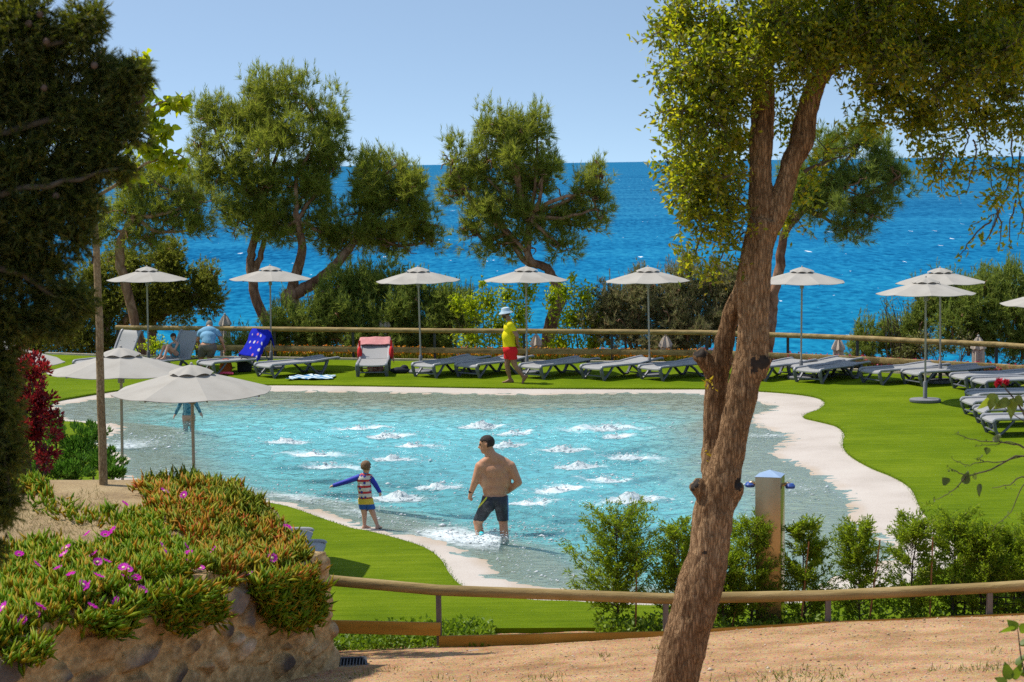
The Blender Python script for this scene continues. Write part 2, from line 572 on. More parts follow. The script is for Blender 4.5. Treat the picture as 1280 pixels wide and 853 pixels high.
deck_px = [(57, 517), (60, 508), (70, 501), (96, 496), (121, 492), (160, 487), (240, 483), (340, 481), (470, 482.5), (620, 485), (750, 485.5), (884, 486),
           (950, 489), (994, 492.5), (1021, 497), (1031, 503.5), (1024, 512), (1008, 518), (1006, 522.5), (1027, 527.5), (1046, 533), (1055.5, 542.5), (1054, 557.5),
           (1065, 571), (1090, 585), (1117, 596), (1138, 609.5), (1148, 628.6), (1158, 645), (1177, 665), (1196, 682), (1192, 705), (1150, 725),
           (1100, 739), (1000, 755), (850, 758), (760, 756), (717, 752.5), (668, 751), (629, 746), (595, 740), (573, 730), (560, 715), (550, 699),
           (530, 685), (497, 674), (458, 664), (438, 660.5), (399, 647.5), (360, 634), (320, 627), (250, 620), (190, 612), (140, 600),
           (132, 585), (138, 574), (128, 563), (114, 553), (111, 544), (122, 537), (114, 531), (96, 528), (74, 526)]
water_poly = catmull([G(x, y, 0.0)[:2] for x, y in water_px], 4)
deck_poly = catmull([G(x, y, .05)[:2] for x, y in deck_px], 4)


def pool_depth(x, y):
    d = sdist(x, y, water_poly)
    z_in = -.15 * d - .03 * smooth01(0, 3, d) * d
    z = np.where(d > 0, np.maximum(z_in, -.46), np.minimum(-.035 * d, .03))
    return z


m, nt, out = new_mat('pool_beach')
tc = N(nt, 'ShaderNodeTexCoord'); g = N(nt, 'ShaderNodeSeparateXYZ'); L(nt, tc.outputs['Object'], g.inputs[0])
nz = N(nt, 'ShaderNodeTexNoise', Scale=45, Detail=6, Roughness=.7); L(nt, tc.outputs['Object'], nz.inputs['Vector'])
nb = N(nt, 'ShaderNodeTexNoise', Scale=.9, Detail=4); L(nt, tc.outputs['Object'], nb.inputs['Vector'])
mxn = N(nt, 'ShaderNodeMath', _operation='MULTIPLY_ADD'); mxn.inputs[1].default_value = .9; L(nt, nb.outputs['Fac'], mxn.inputs[0]); L(nt, nz.outputs['Fac'], mxn.inputs[2])
dry = ramp(nt, mxn.outputs[0], [(.375, .32, .265), (.485, .42, .36), (.54, .48, .415)], .68, 1.2)
mr = N(nt, 'ShaderNodeMapRange'); mr.inputs['From Min'].default_value = .004; mr.inputs['From Max'].default_value = -.012; zw_ = N(nt, 'ShaderNodeMath', _operation='MULTIPLY_ADD'); zw_.inputs[1].default_value = .03; L(nt, nb.outputs['Fac'], zw_.inputs[0]); zs_ = N(nt, 'ShaderNodeMath', _operation='SUBTRACT'); L(nt, g.outputs['Z'], zs_.inputs[0]); zs_.inputs[1].default_value = .022; L(nt, zs_.outputs[0], zw_.inputs[2]); L(nt, zw_.outputs[0], mr.inputs['Value'])
wet = N(nt, 'ShaderNodeMix', _data_type='RGBA'); L(nt, mr.outputs[0], wet.inputs[0]); L(nt, dry, wet.inputs[6]); wet.inputs[7].default_value = (.42, .32, .22, 1)
mr2 = N(nt, 'ShaderNodeMapRange'); mr2.inputs['From Min'].default_value = -.16; mr2.inputs['From Max'].default_value = -.44; L(nt, g.outputs['Z'], mr2.inputs['Value'])
dp = N(nt, 'ShaderNodeMix', _data_type='RGBA'); L(nt, mr2.outputs[0], dp.inputs[0]); L(nt, wet.outputs[2], dp.inputs[6]); dp.inputs[7].default_value = (.32, .70, .72, 1)
b = N(nt, 'ShaderNodeBsdfPrincipled', Roughness=.8); L(nt, dp.outputs[2], b.inputs['Base Color'])
bp = N(nt, 'ShaderNodeBump', Strength=.25, Distance=.01); L(nt, nz.outputs['Fac'], bp.inputs['Height']); L(nt, bp.outputs[0], b.inputs['Normal'])
L(nt, b.outputs[0], out.inputs['Surface'])
deck_mat = m
floor = grid('pool_deck', -12.5, 8, 21.4, 47.0, .13, pool_depth, deck_mat, keep=lambda x, y: sdist(x, y, deck_poly) > -.5)
tag(floor, kind='structure')

# ---- bubbling jets: pixel, size, label
jets = [((447, 535), 1.2, 'white bubbling jet farthest left of the back row of pool jets'),
        ((481, 545), 1.15, 'white bubbling jet straight above the boy in the striped swim vest and a little right'),
        ((355, 552), 1.0, 'leftmost white bubbling jet in the pool, right of the near parasol pole'),
        ((390, 567), 1.0, 'low white bubbling jet up and left of the boy in the striped vest'),
        ((513, 557), .9, 'flat white bubbling jet halfway between the boy and the wading man, farther back'),
        ((408, 583), 1.2, 'broad white bubbling jet just above the boy\'s outstretched left sleeve'),
        ((489, 573), 1.1, 'white bubbling jet behind the boy\'s head, to its right'),
        ((600, 533), 1.2, 'white bubbling jet just beyond the wading man\'s head, up and left of it'),
        ((640, 541), 1.0, 'white bubbling jet just beyond the wading man\'s head, up and right of it'),
        ((631, 556), 1.0, 'white bubbling jet beside the wading man\'s face level, right of his head'),
        ((758, 535), 1.7, 'tallest white bubbling jet of the pool, far back right of the middle'),
        ((764, 545), .8, 'small white bubbling jet directly in front of the tallest jet'),
        ((701, 562), 1.0, 'white bubbling jet level with the wading man\'s shoulders, to his right'),
        ((784, 571), 1.0, 'white bubbling jet nearest the tree trunk of the middle rows'),
        ((723, 583), 1.2, 'white bubbling jet level with the wading man\'s chest, well to his right'),
        ((753, 599), 1.1, 'white bubbling jet level with the wading man\'s elbow, far to his right'),
        ((546, 608), 1.1, 'white bubbling jet in the gap left of the wading man\'s fist'),
        ((497, 622), 1.2, 'white bubbling jet just right of the boy\'s hanging hand'),
        ((690, 612), 1.0, 'white bubbling jet just right of the wading man\'s waist'),
        ((787, 625), 1.5, 'broad white bubbling jet nearest the camera, above the young cypress tops'),
        ((657, 627), .9, 'low white bubbling jet beside the wading man\'s black shorts')]
jet_pos = [G(p[0], p[1], .02)[:2] for p, s, l in jets]
man_pos = G(617, 668, 0)[:2]


def water_h(x, y):
    p = xyz(x, y)
    calm = smooth01(0, 2.5, sdist(x, y, water_poly))
    h = .026 * fbm(p * np.array([1.3, 2.1, 1]), 3, 40) + .019 * (1 - np.abs(vnoise(p * np.array([4.2, 5.5, 1]), 50)) * 2) \
        + .014 * vnoise(p * np.array([7.0, 10.0, 1]), 51) + .006 * vnoise(p * 17, 52)
    h *= .35 + .65 * calm
    for (jx, jy), (_, s, _l) in zip(jet_pos, jets):
        r = np.hypot(x - jx, y - jy); k = r < 2.2
        h[k] += .034 * np.cos(r[k] * 13) * np.exp(-r[k] * 1.6) * s
    r = np.hypot(x - man_pos[0], (y - man_pos[1]))
    h += .03 * np.cos(r * 9) * np.exp(-r * 1.4)
    return h


wx0, wx1, wy0, wy1 = water_poly[:, 0].min() - .5, water_poly[:, 0].max() + .5, water_poly[:, 1].min() - .5, water_poly[:, 1].max() + .5
m, nt, out = new_mat('pool_water')
tc = N(nt, 'ShaderNodeTexCoord')
mp = N(nt, 'ShaderNodeMapping'); mp.inputs['Scale'].default_value = (1, 1.3, 1); L(nt, tc.outputs['Object'], mp.inputs['Vector'])
nz = N(nt, 'ShaderNodeTexNoise', Scale=11, Detail=3, Roughness=.55); L(nt, mp.outputs[0], nz.inputs['Vector'])
bp = N(nt, 'ShaderNodeBump', Strength=1.0, Distance=.07); L(nt, nz.outputs['Fac'], bp.inputs['Height'])
ch = N(nt, 'ShaderNodeAttribute', _attribute_name='chop'); L(nt, ch.outputs['Fac'], bp.inputs['Strength'])
fr = N(nt, 'ShaderNodeFresnel', IOR=1.33); L(nt, bp.outputs[0], fr.inputs['Normal'])
gl = N(nt, 'ShaderNodeBsdfGlossy', Roughness=.12); L(nt, bp.outputs[0], gl.inputs['Normal'])
tr = N(nt, 'ShaderNodeBsdfTransparent'); tr.inputs[0].default_value = (.80, .96, .97, 1)
df = N(nt, 'ShaderNodeBsdfDiffuse'); df.inputs[0].default_value = (.17, .54, .60, 1)
at = N(nt, 'ShaderNodeAttribute', _attribute_name='murk'); fo = N(nt, 'ShaderNodeAttribute', _attribute_name='foam_glints')
m1 = N(nt, 'ShaderNodeMixShader'); L(nt, at.outputs['Fac'], m1.inputs[0]); L(nt, tr.outputs[0], m1.inputs[1]); L(nt, df.outputs[0], m1.inputs[2])
m2 = N(nt, 'ShaderNodeMixShader'); L(nt, fr.outputs[0], m2.inputs[0]); L(nt, m1.outputs[0], m2.inputs[1]); L(nt, gl.outputs[0], m2.inputs[2])
fd = N(nt, 'ShaderNodeBsdfDiffuse'); fd.inputs[0].default_value = (.66, .72, .73, 1)
fn = N(nt, 'ShaderNodeTexNoise', Scale=9, Detail=9, Roughness=.84, Distortion=.3); mpf = N(nt, 'ShaderNodeMapping'); mpf.inputs['Scale'].default_value = (.7, 1.25, 1); L(nt, tc.outputs['Object'], mpf.inputs['Vector']); L(nt, mpf.outputs[0], fn.inputs['Vector'])
fa = N(nt, 'ShaderNodeMath', _operation='ADD'); L(nt, fn.outputs['Fac'], fa.inputs[0]); L(nt, fo.outputs['Fac'], fa.inputs[1])
fm = N(nt, 'ShaderNodeMapRange'); fm.inputs['From Min'].default_value = .80; fm.inputs['From Max'].default_value = 1.05; L(nt, fa.outputs[0], fm.inputs['Value'])
m3 = N(nt, 'ShaderNodeMixShader'); L(nt, fm.outputs[0], m3.inputs[0]); L(nt, m2.outputs[0], m3.inputs[1]); L(nt, fd.outputs[0], m3.inputs[2])
L(nt, m3.outputs[0], out.inputs['Surface'])
water_mat = m
pool_water = grid('pool_water', wx0, wx1, wy0, wy1, .04, water_h, water_mat, keep=lambda x, y: sdist(x, y, water_poly) > -.25)
V, _n = verts_of(pool_water); x, y = V[:, 0], V[:, 1]; d = sdist(x, y, water_poly)
foam_glints = np.zeros(len(x))  # jet froth, plus white painted for sun glints near shore and open water
for (jx, jy), (_, s, _l) in zip(jet_pos, jets):
    ja = math.sin(jx * 12.9 + jy * 7.1) * .5; js = .75 + .5 * abs(math.sin(jx * 5.3 + jy * 3.7)); xr = (x - jx) * math.cos(ja) + (y - jy) * math.sin(ja) + jx; yr = -(x - jx) * math.sin(ja) + (y - jy) * math.cos(ja) + jy
    r = np.hypot((xr - jx - .12 + .25 * fbm(xyz(x * 3, y * 3), 2, 15)) * .5, yr - jy + .14 * fbm(xyz(x * 3, y * 3), 2, 16)) / s / js
    foam_glints = np.maximum(foam_glints, (.27 + .10 * js) * np.exp(-(r / .22) ** 2) + .17 * np.exp(-(r / .75) ** 2))
shore = np.exp(-((d - .35) / .55) ** 2) * smooth01(-8, -2, -np.abs(x + 3.2) * 1.0) * (y < 31) * (x < -.2)
foam_glints += shore * .38 * (.65 + .5 * fbm(xyz(x * 1.2, y * 1.2), 3, 77))
for (cx, cy, rr, a) in [(*G(640, 668, 0)[:2], .9, .17), (*G(595, 672, 0)[:2], .8, .16), (*G(165, 552, 0)[:2], .8, .34), (*G(965, 545, 0)[:2], .5, .34), (*G(1000, 610, 0)[:2], .9, .27), (*G(150, 560, 0)[:2], .5, .3)]:
    foam_glints += a * np.exp(-(((x - cx) * .7) ** 2 + (y - cy) ** 2) / rr ** 2)
foam_glints += .10 * smooth01(1.5, 5, d) * (1 - smooth01(36, 40, y))
murk = .12 + .52 * smooth01(.8, 4.2, d)
far = smooth01(36.5, 41, y + .8 * fbm(xyz(x * .4, y * .4), 2, 9))      # no jets stir the far bay: clearer water over sand
murk *= 1 - .6 * far
attr(pool_water, 'foam_glints', foam_glints); attr(pool_water, 'murk', murk)
chop = .30 + .60 * smooth01(.5, 4, d) * (1 - .7 * far) * smooth01(-.35, .45, fbm(xyz(x * .7, y * 1.1), 3, 64))
attr(pool_water, 'chop', np.clip(chop + .5 * np.clip(foam_glints, 0, .5), 0, 1))
tag(pool_water, kind='structure')

# jets as real mounds of broken water
foam_mat = pmat('white_water', [(.55, .72, .75), (.72, .79, .80), (.78, .82, .83)], 26, .4, .5, 70, spec=.5, translucent=.3)


def make_jet(name, s, seed):
    rng = np.random.default_rng(seed); mb = MB()
    n = 44; m_ = 13; V = []; F = []
    for i in range(m_):
        for k in range(n):
            a = 2 * math.pi * k / n; r = s * .22 * (i / (m_ - 1)) ** .9
            V.append((r * math.cos(a) * 1.6, r * math.sin(a), s * .055 * math.exp(-(r / (s * .06)) ** 2) + s * .022 * math.exp(-(r / (s * .15)) ** 2)))
    V = np.array(V); nn = fbm(V * 22 + seed, 4, seed % 50); V[:, 2] += (nn * .040 + .006 * rng.normal(size=len(V))) * s * (1 - np.hypot(V[:, 0] / 1.5, V[:, 1]) / (.24 * s)) - .020
    V[:, :2] *= (1 + .55 * nn[:, None])
    F = [(i * n + k, i * n + (k + 1) % n, (i + 1) * n + (k + 1) % n, (i + 1) * n + k) for i in range(m_ - 1) for k in range(n)]
    mb.add(V, F)
    return mb.build(name, foam_mat, smooth=True, angle=80)


for i, (p, s, lab) in enumerate(jets):
    j = make_jet('water_jet', s * (.70 + .75 * ((i * 7) % 5) / 5), 100 + i)
    j.location = (jet_pos[i][0], jet_pos[i][1], .01); j.rotation_euler = (0, 0, (i % 5 - 2) * .12)
    tag(j, lab, 'water jet', 'bubbling jets in the pool')

# droplets and bubbles, plus white specks painted as sun glints: nobody could count them
rng = np.random.default_rng(303); P_ = []
for (jx, jy), (_, s, _l) in zip(jet_pos, jets):
    n = int(150 * s); a = rng.uniform(0, 6.283, n); r = np.abs(rng.normal(size=n)) * .42 * s
    P_.append(xyz(jx + .1 + r * np.cos(a) * 1.5, jy + r * np.sin(a), .012 + np.abs(rng.normal(size=n)) * .05 * s * np.exp(-r * 4)))
n = 6500; x = rng.uniform(wx0, wx1, n); y = rng.uniform(wy0, 39.5, n); dd = sdist(x, y, water_poly)
k = (dd > .25) & (rng.uniform(0, 1, n) < .25 + .9 * smooth01(-.05, .35, fbm(xyz(x * .55, y * .8), 3, 12))); P_.append(xyz(x[k], y[k], .022))
n = 9000; x = rng.uniform(-8, 1.2, n); y = rng.uniform(wy0, 33, n); dd = sdist(x, y, water_poly)
k = (dd > .08) & (rng.uniform(0, 1, n) < np.exp(-((dd - .3) / .55) ** 2)); P_.append(xyz(x[k], y[k], .02))
for (cx, cy, sp_, n) in [(*G(650, 668, 0)[:2], .55, 420), (*G(600, 672, 0)[:2], .4, 260), (*G(165, 553, 0)[:2], .6, 420), (*G(968, 546, 0)[:2], .45, 260), (*G(1005, 612, 0)[:2], .6, 420)]:
    q = rng.normal(size=(n, 2)) * sp_ * np.array([1.3, 1]); P_.append(xyz(cx + q[:, 0], cy + q[:, 1], .02 + .03 * np.abs(rng.normal(size=n))))
P_ = np.concatenate(P_); P_ = P_[sdist(P_[:, 0], P_[:, 1], water_poly) > .05]; n = len(P_)
octa_ = np.array([(1, 0, 0), (-1, 0, 0), (0, 1, 0), (0, -1, 0), (0, 0, .8), (0, 0, -.8)], float)
of_ = np.array([(0, 2, 4), (2, 1, 4), (1, 3, 4), (3, 0, 4), (2, 0, 5), (1, 2, 5), (3, 1, 5), (0, 3, 5)])
sz = rng.lognormal(-4.95, .5, n)
V = octa_[None] * sz[:, None, None] * rng.uniform(.6, 1.4, (n, 6, 1)) * np.array([1.5, 1, .8]) + P_[:, None, :]
spray_glints = mesh_np('pool_spray_glints', V.reshape(-1, 3), (of_[None] + np.arange(n)[:, None, None] * 6).reshape(-1, 3), pmat('spray_and_glint_white', [(.70, .75, .76), (.76, .79, .80)], 9, .25, spec=.6, translucent=.25)); tag(spray_glints, kind='stuff')

# ================================================================== lawn with the pool cut out
m, nt, out = new_mat('lawn_grass')
tc = N(nt, 'ShaderNodeTexCoord')
n1 = N(nt, 'ShaderNodeTexNoise', Scale=90, Detail=5, Roughness=.75); L(nt, tc.outputs['Object'], n1.inputs['Vector'])
n2 = N(nt, 'ShaderNodeTexNoise', Scale=.55, Detail=7, Roughness=.68); L(nt, tc.outputs['Object'], n2.inputs['Vector'])
mp = N(nt, 'ShaderNodeMapping'); mp.inputs['Scale'].default_value = (.5, 7, 1); L(nt, tc.outputs['Object'], mp.inputs['Vector'])
n3 = N(nt, 'ShaderNodeTexNoise', Scale=1.2, Detail=4, Roughness=.7); L(nt, mp.outputs[0], n3.inputs['Vector'])
a1 = N(nt, 'ShaderNodeMath', _operation='MULTIPLY_ADD'); a1.inputs[1].default_value = 1.4; L(nt, n2.outputs['Fac'], a1.inputs[0]); L(nt, n1.outputs['Fac'], a1.inputs[2])
a2 = N(nt, 'ShaderNodeMath', _operation='MULTIPLY_ADD'); a2.inputs[1].default_value = 1.1; L(nt, n3.outputs['Fac'], a2.inputs[0]); L(nt, a1.outputs[0], a2.inputs[2])
cg = ramp(nt, a2.outputs[0], [(.078, .132, .002), (.125, .188, .004), (.19, .25, .010)], 1.35, 2.15)
b = N(nt, 'ShaderNodeBsdfPrincipled', Roughness=.75); b.inputs['Specular IOR Level'].default_value = .03
L(nt, cg, b.inputs['Base Color'])
bp = N(nt, 'ShaderNodeBump', Strength=.8, Distance=.02); L(nt, n1.outputs['Fac'], bp.inputs['Height']); L(nt, bp.outputs[0], b.inputs['Normal'])
L(nt, b.outputs[0], out.inputs['Surface'])
lawn_mat = m
# far kerb follows the fence
fence_top_px = [(60, 407), (145, 409.5), (355, 411.5), (543, 413.5), (765, 414.8), (887, 416), (1001, 420), (1100, 424), (1157, 427), (1246, 431), (1280, 433.5), (1400, 442)]
RAIL_Z = .80


def yh(px): return 203.8 - .0146 * (px - 640)


def fence_pt(px, py):
    Y = F_PX * (5 - RAIL_Z) / (py - yh(px)); p = P(px, py, Y); return np.array([p[0], p[1]])


fence_line = np.array([fence_pt(*q) for q in fence_top_px])
kerb_line = fence_line + np.array([0, -.35])
outer = [(-24, 20.0), (-3.9, 20.9), (-2.2, 20.95), (.6, 20.85), (6, 20.6), (24, 20.0), (24, 38.5)] + [tuple(p) for p in kerb_line[::-1]] + [(-24, 50.5)]
lp = [Vector((p[0], p[1])) for p in outer] + [Vector((p[0], p[1])) for p in deck_poly]
no = len(outer); nd = len(deck_poly)
ed = [(i, (i + 1) % no) for i in range(no)] + [(no + i, no + (i + 1) % nd) for i in range(nd)]
vv, ee, ff, *_ = delaunay_2d_cdt(lp, ed, [], 0, 1e-5)
A = np.array([(v.x, v.y) for v in vv]); T = np.array([tuple(f) for f in ff if len(f) == 3])
cen = A[T].mean(1)
k = inside(cen[:, 0], cen[:, 1], outer) & ~inside(cen[:, 0], cen[:, 1], deck_poly)
mb = MB(); mb.add([(x, y, .06) for x, y in A], [tuple(t) for t in T[k]])
nb = len(A)
for ring_ in (deck_poly, outer):                               # turf edge down to the deck
    q = [(p[0], p[1], .06) for p in ring_] + [(p[0], p[1], -.03) for p in ring_]
    mb.add(q, [(i, (i + 1) % len(ring_), len(ring_) + (i + 1) % len(ring_), len(ring_) + i) for i in range(len(ring_))])
lawn = mb.build('lawn', lawn_mat, smooth=False); tag(lawn, kind='structure')

# short turf blades along the near edges so the lawn is not a clean cut
bl_mat = leafmat('turf_blades', [(.075, .16, .006), (.14, .26, .01), (.2, .33, .02)], .3, rough=.7, spec=.1)
pts = []
for i in range(len(deck_poly)):
    a, b_ = deck_poly[i], deck_poly[(i + 1) % len(deck_poly)]
    for _ in range(int(np.hypot(*(b_ - a)) * 160)):
        t = RNG.uniform(); q = a + (b_ - a) * t; nrm = np.array([b_[1] - a[1], -(b_[0] - a[0])]); nrm /= np.linalg.norm(nrm) + 1e-9
        q2 = q + nrm * RNG.normal() * .0 + RNG.normal(size=2) * .025
        pts.append((q2[0], q2[1], .045))
pts = np.array(pts)
D = RNG.normal(size=pts.shape) * .55 + np.array([0, 0, 1])
V, F_ = leaves_arrays(pts, D, .032, .007, RNG, 0, .3)
turf = mesh_np('turf_fringe', V, F_, bl_mat); tag(turf, kind='stuff')

# kerb along the far flower bed
stone_pale = pmat('pale_kerb_stone', [(.36, .30, .23), (.5, .43, .34)], 6, .85, .3, 40)
mb = MB()
for i in range(len(kerb_line) - 1):
    a, b_ = kerb_line[i], kerb_line[i + 1]; mb.bar((a[0], a[1], .03), (b_[0], b_[1], .03), .1, .16)
kerb = mb.build('kerb', stone_pale, smooth=False); tag(kerb, kind='structure')

# ================================================================== foreground path of sandy gravel
WALL_E = np.array([-1.79, 18.6]); WALL_W = np.array([-3.45, 12.6])


def path_z(x, y):
    crest = np.interp(x, [-3, -1.9, -.3, .5, 1.6, 2.0, 3.2, 5.0, 8], [.10, .14, .21, .28, .33, .36, .45, .50, .57])
    yc = 19.3
    z = crest + .16 * (yc - y)
    z = np.where(y > yc, crest - .55 * (y - yc) ** 1.0 * np.clip(crest, .05, 1) * 1.6, z)
    z = np.maximum(z, .01)
    return z + .022 * fbm(xyz(x * 1.4, y * 1.4), 4, 61) + .006 * fbm(xyz(x * 14, y * 14), 2, 62)


m, nt, out = new_mat('sandy_gravel')
tc = N(nt, 'ShaderNodeTexCoord')
n1 = N(nt, 'ShaderNodeTexNoise', Scale=75, Detail=4, Roughness=.85); L(nt, tc.outputs['Object'], n1.inputs['Vector'])
n2 = N(nt, 'ShaderNodeTexNoise', Scale=1.3, Detail=5, Roughness=.65); L(nt, tc.outputs['Object'], n2.inputs['Vector'])
vo = N(nt, 'ShaderNodeTexVoronoi', Scale=70); L(nt, tc.outputs['Object'], vo.inputs['Vector'])
a1 = N(nt, 'ShaderNodeMath', _operation='MULTIPLY_ADD'); a1.inputs[1].default_value = .8; L(nt, n2.outputs['Fac'], a1.inputs[0]); L(nt, n1.outputs['Fac'], a1.inputs[2])
cg = ramp(nt, a1.outputs[0], [(.20, .105, .045), (.42, .245, .12), (.58, .385, .215)], .66, 1.12)
mx = N(nt, 'ShaderNodeMix', _data_type='RGBA'); mx.inputs[0].default_value = .5; L(nt, cg, mx.inputs[6]); L(nt, vo.outputs['Color'], mx.inputs[7]); mx.blend_type = 'SOFT_LIGHT'
b = N(nt, 'ShaderNodeBsdfPrincipled', Roughness=.95); b.inputs['Specular IOR Level'].default_value = .1
L(nt, mx.outputs[2], b.inputs['Base Color'])
bp = N(nt, 'ShaderNodeBump', Strength=.8, Distance=.012); L(nt, n1.outputs['Fac'], bp.inputs['Height']); L(nt, bp.outputs[0], b.inputs['Normal'])
L(nt, b.outputs[0], out.inputs['Surface'])
sand_mat = m


def wall_side(x, y):
    """>0 on the path side of the wall line"""
    d = WALL_E - WALL_W; d = d / np.linalg.norm(d); return (x - WALL_W[0]) * d[1] - (y - WALL_W[1]) * d[0]


path = grid('sand_path', -6, 12, 6.5, 21.3, .07, path_z, sand_mat, keep=lambda x, y: (wall_side(x, y) > -.25) | (y > 18.7))
tag(path, kind='structure')
# pebbles on the path: nobody could count them
n = 12000
px_ = RNG.uniform(-2.6, 6.2, n); py_ = RNG.uniform(11.5, 19.5, n); k = wall_side(px_, py_) > .1; px_, py_ = px_[k], py_[k]; n = len(px_)
pz_ = path_z(px_, py_); s = RNG.lognormal(-5.4, .5, n)
octa = np.array([(1, 0, 0), (-1, 0, 0), (0, 1, 0), (0, -1, 0), (0, 0, .7), (0, 0, -.7)], float)
of = np.array([(0, 2, 4), (2, 1, 4), (1, 3, 4), (3, 0, 4), (2, 0, 5), (1, 2, 5), (3, 1, 5), (0, 3, 5)])
V = octa[None] * s[:, None, None] * RNG.uniform(.6, 1.3, (n, 6, 1)) + xyz(px_, py_, pz_ + s * .2)[:, None, :]
F_ = of[None] + np.arange(n)[:, None, None] * 6
peb = mesh_np('pebbles', V.reshape(-1, 3), F_.reshape(-1, 3), leafmat('pebble_stone', [(.12, .08, .05), (.40, .27, .17), (.62, .5, .38)], 0.0, rough=.9, spec=.1))
tag(peb, kind='stuff')
# thin weeds on the path
tuf = []
for (a, b_, cnt, sp) in [(975, 848, 300, .30), (1010, 850, 260, .25), (1225, 838, 170, .12), (1265, 832, 60, .06), (985, 848, 120, .3), (755, 822, 50, .05), (870, 840, 30, .03), (1166, 838, 25, .02), (490, 838, 40, .08), (560, 850, 60, .2), (678, 848, 60, .12), (822, 812, 60, .04), (1245, 815, 30, .06), (700, 850, 60, .2), (440, 845, 60, .1)]:
    c = None
    for Yt in np.arange(19, 11, -.05):                     # march down the slope to the ground under that spot
        q = P(a, b_, Yt)
        if q[2] >= path_z(np.array([q[0]]), np.array([q[1]]))[0]: c = q; break
    if c is None: c = P(a, b_, 14.0)
    cnt = max(8, int(cnt * .4)); x = c[0] + RNG.normal(size=cnt) * sp; y = c[1] + RNG.normal(size=cnt) * sp * 1.2
    tuf.append(xyz(x, y, path_z(x, y)))
tuf = np.concatenate(tuf); D = RNG.normal(size=tuf.shape) * .5 + np.array([0, 0, 1])
V, F_ = leaves_arrays(tuf, D, .06, .007, RNG, 0, .3)
weed = mesh_np('path_weeds', V, F_, leafmat('weed_green', [(.10, .15, .02), (.17, .2, .03), (.3, .26, .09)], .3)); tag(weed, kind='stuff')

# ================================================================== planted bank behind the stone wall
def bank_z(x, y):
    d = WALL_E - WALL_W; d = d / np.linalg.norm(d)
    along = (x - WALL_W[0]) * d[0] + (y - WALL_W[1]) * d[1]
    s = -wall_side(x, y)                                  # distance back from the wall face
    t = along / np.linalg.norm(WALL_E - WALL_W)
    top = 1.90 - .55 * smooth01(.25, 1.0, t)
    zt = top + (1.80 - top) * smooth01(0, 1.1, s)
    # falls away to the lawn in the north and past the wall end
    ex = np.interp(y, [17.0, 18.6, 19.5, 20.0, 21, 22.5], [-1.2, -1.90, -2.52, -2.92, -3.3, -3.8])
    fall = smooth01(0.0, .5, x - ex)
    z2 = smooth01(20.3, 22.6, y)
    zt = zt * (1 - z2) + 1.0 * z2 * (1 - smooth01(22, 26, y)) - .1 * smooth01(22, 25, y)
    zt = zt * (1 - fall) - .15 * fall
    zt = np.where((y > 21.5) & (x > -3.1), np.minimum(zt, .02 + 0 * x), zt)
    return zt + .03 * fbm(xyz(x * 2, y * 2), 4, 33)


m, nt, out = new_mat('bank_soil')
tc = N(nt, 'ShaderNodeTexCoord')
n1 = N(nt, 'ShaderNodeTexNoise', Scale=60, Detail=5, Roughness=.75); L(nt, tc.outputs['Object'], n1.inputs['Vector'])
n2 = N(nt, 'ShaderNodeTexNoise', Scale=2.2, Detail=5, Roughness=.65); L(nt, tc.outputs['Object'], n2.inputs['Vector'])
a1 = N(nt, 'ShaderNodeMath', _operation='MULTIPLY_ADD'); a1.inputs[1].default_value = .9; L(nt, n2.outputs['Fac'], a1.inputs[0]); L(nt, n1.outputs['Fac'], a1.inputs[2])
cg = ramp(nt, a1.outputs[0], [(.19, .12, .055), (.36, .25, .12), (.42, .31, .16)], .7, 1.2)
b = N(nt, 'ShaderNodeBsdfPrincipled', Roughness=.95); L(nt, cg, b.inputs['Base Color'])
bp = N(nt, 'ShaderNodeBump', Strength=.8, Distance=.02); L(nt, n1.outputs['Fac'], bp.inputs['Height']); L(nt, bp.outputs[0], b.inputs['Normal'])
L(nt, b.outputs[0], out.inputs['Surface'])
soil_mat = m
bank = grid('planted_bank', -12, -1.5, 9, 26.5, .09, bank_z, soil_mat, keep=lambda x, y: (wall_side(x, y) < -.10) & (bank_z(x, y) > -.05))
tag(bank, kind='structure')
# broad ground far outside the terrace
mb = MB(); mb.add([(-70, -20, -.55), (70, -20, -.55), (70, 60, -.55), (-70, 60, -.55)], [(0, 1, 2, 3)])
mb.v = [(x, min(y, 47), z) for x, y, z in mb.v]
gr = mb.build('ground', soil_mat, smooth=False); tag(gr, kind='structure')
# ================================================================== materials for things
canvas = pmat('parasol_canvas', [(.375, .345, .30), (.43, .40, .35), (.46, .43, .38)], 2.2, .85, .12, 300, spec=.1, translucent=.12, bdist=.002)
canvas_b = pmat('folded_canvas', [(.42, .35, .28), (.52, .45, .37)], 4, .9, .3, 40, spec=.1)
pole_mat = pmat('parasol_pole', [(.36, .31, .24), (.42, .37, .30)], 5, .45, spec=.4)
rib_mat = pmat('parasol_rib', [(.30, .28, .25), (.38, .35, .31)], 5, .5)
base_mat = pmat('cast_base', [(.16, .16, .17), (.22, .22, .23)], 12, .8, .2, 60)
resin = pmat('grey_resin', [(.28, .28, .29), (.34, .34, .35)], 8, .42, .05, 80, spec=.4)
resin_d = pmat('dark_resin', [(.095, .10, .12), (.14, .145, .165)], 8, .45, .05, 80, spec=.4)
sling = pmat('sling_fabric', [(.28, .275, .27), (.35, .345, .335)], 90, .6, .25, 220, spec=.3, bdist=.003)
timber = pmat('weathered_timber', [(.16, .11, .045), (.30, .21, .08), (.40, .29, .13)], 5, .75, .5, 26, spec=.2, stretch=(.25, 2, 2))
plank = pmat('stained_plank', [(.34, .165, .02), (.44, .22, .03), (.50, .27, .05)], 5, .7, .4, 24, spec=.2, stretch=(.3, 2, 2))
dark_metal = pmat('dark_metal', [(.035, .035, .04), (.06, .06, .06)], 10, .5)
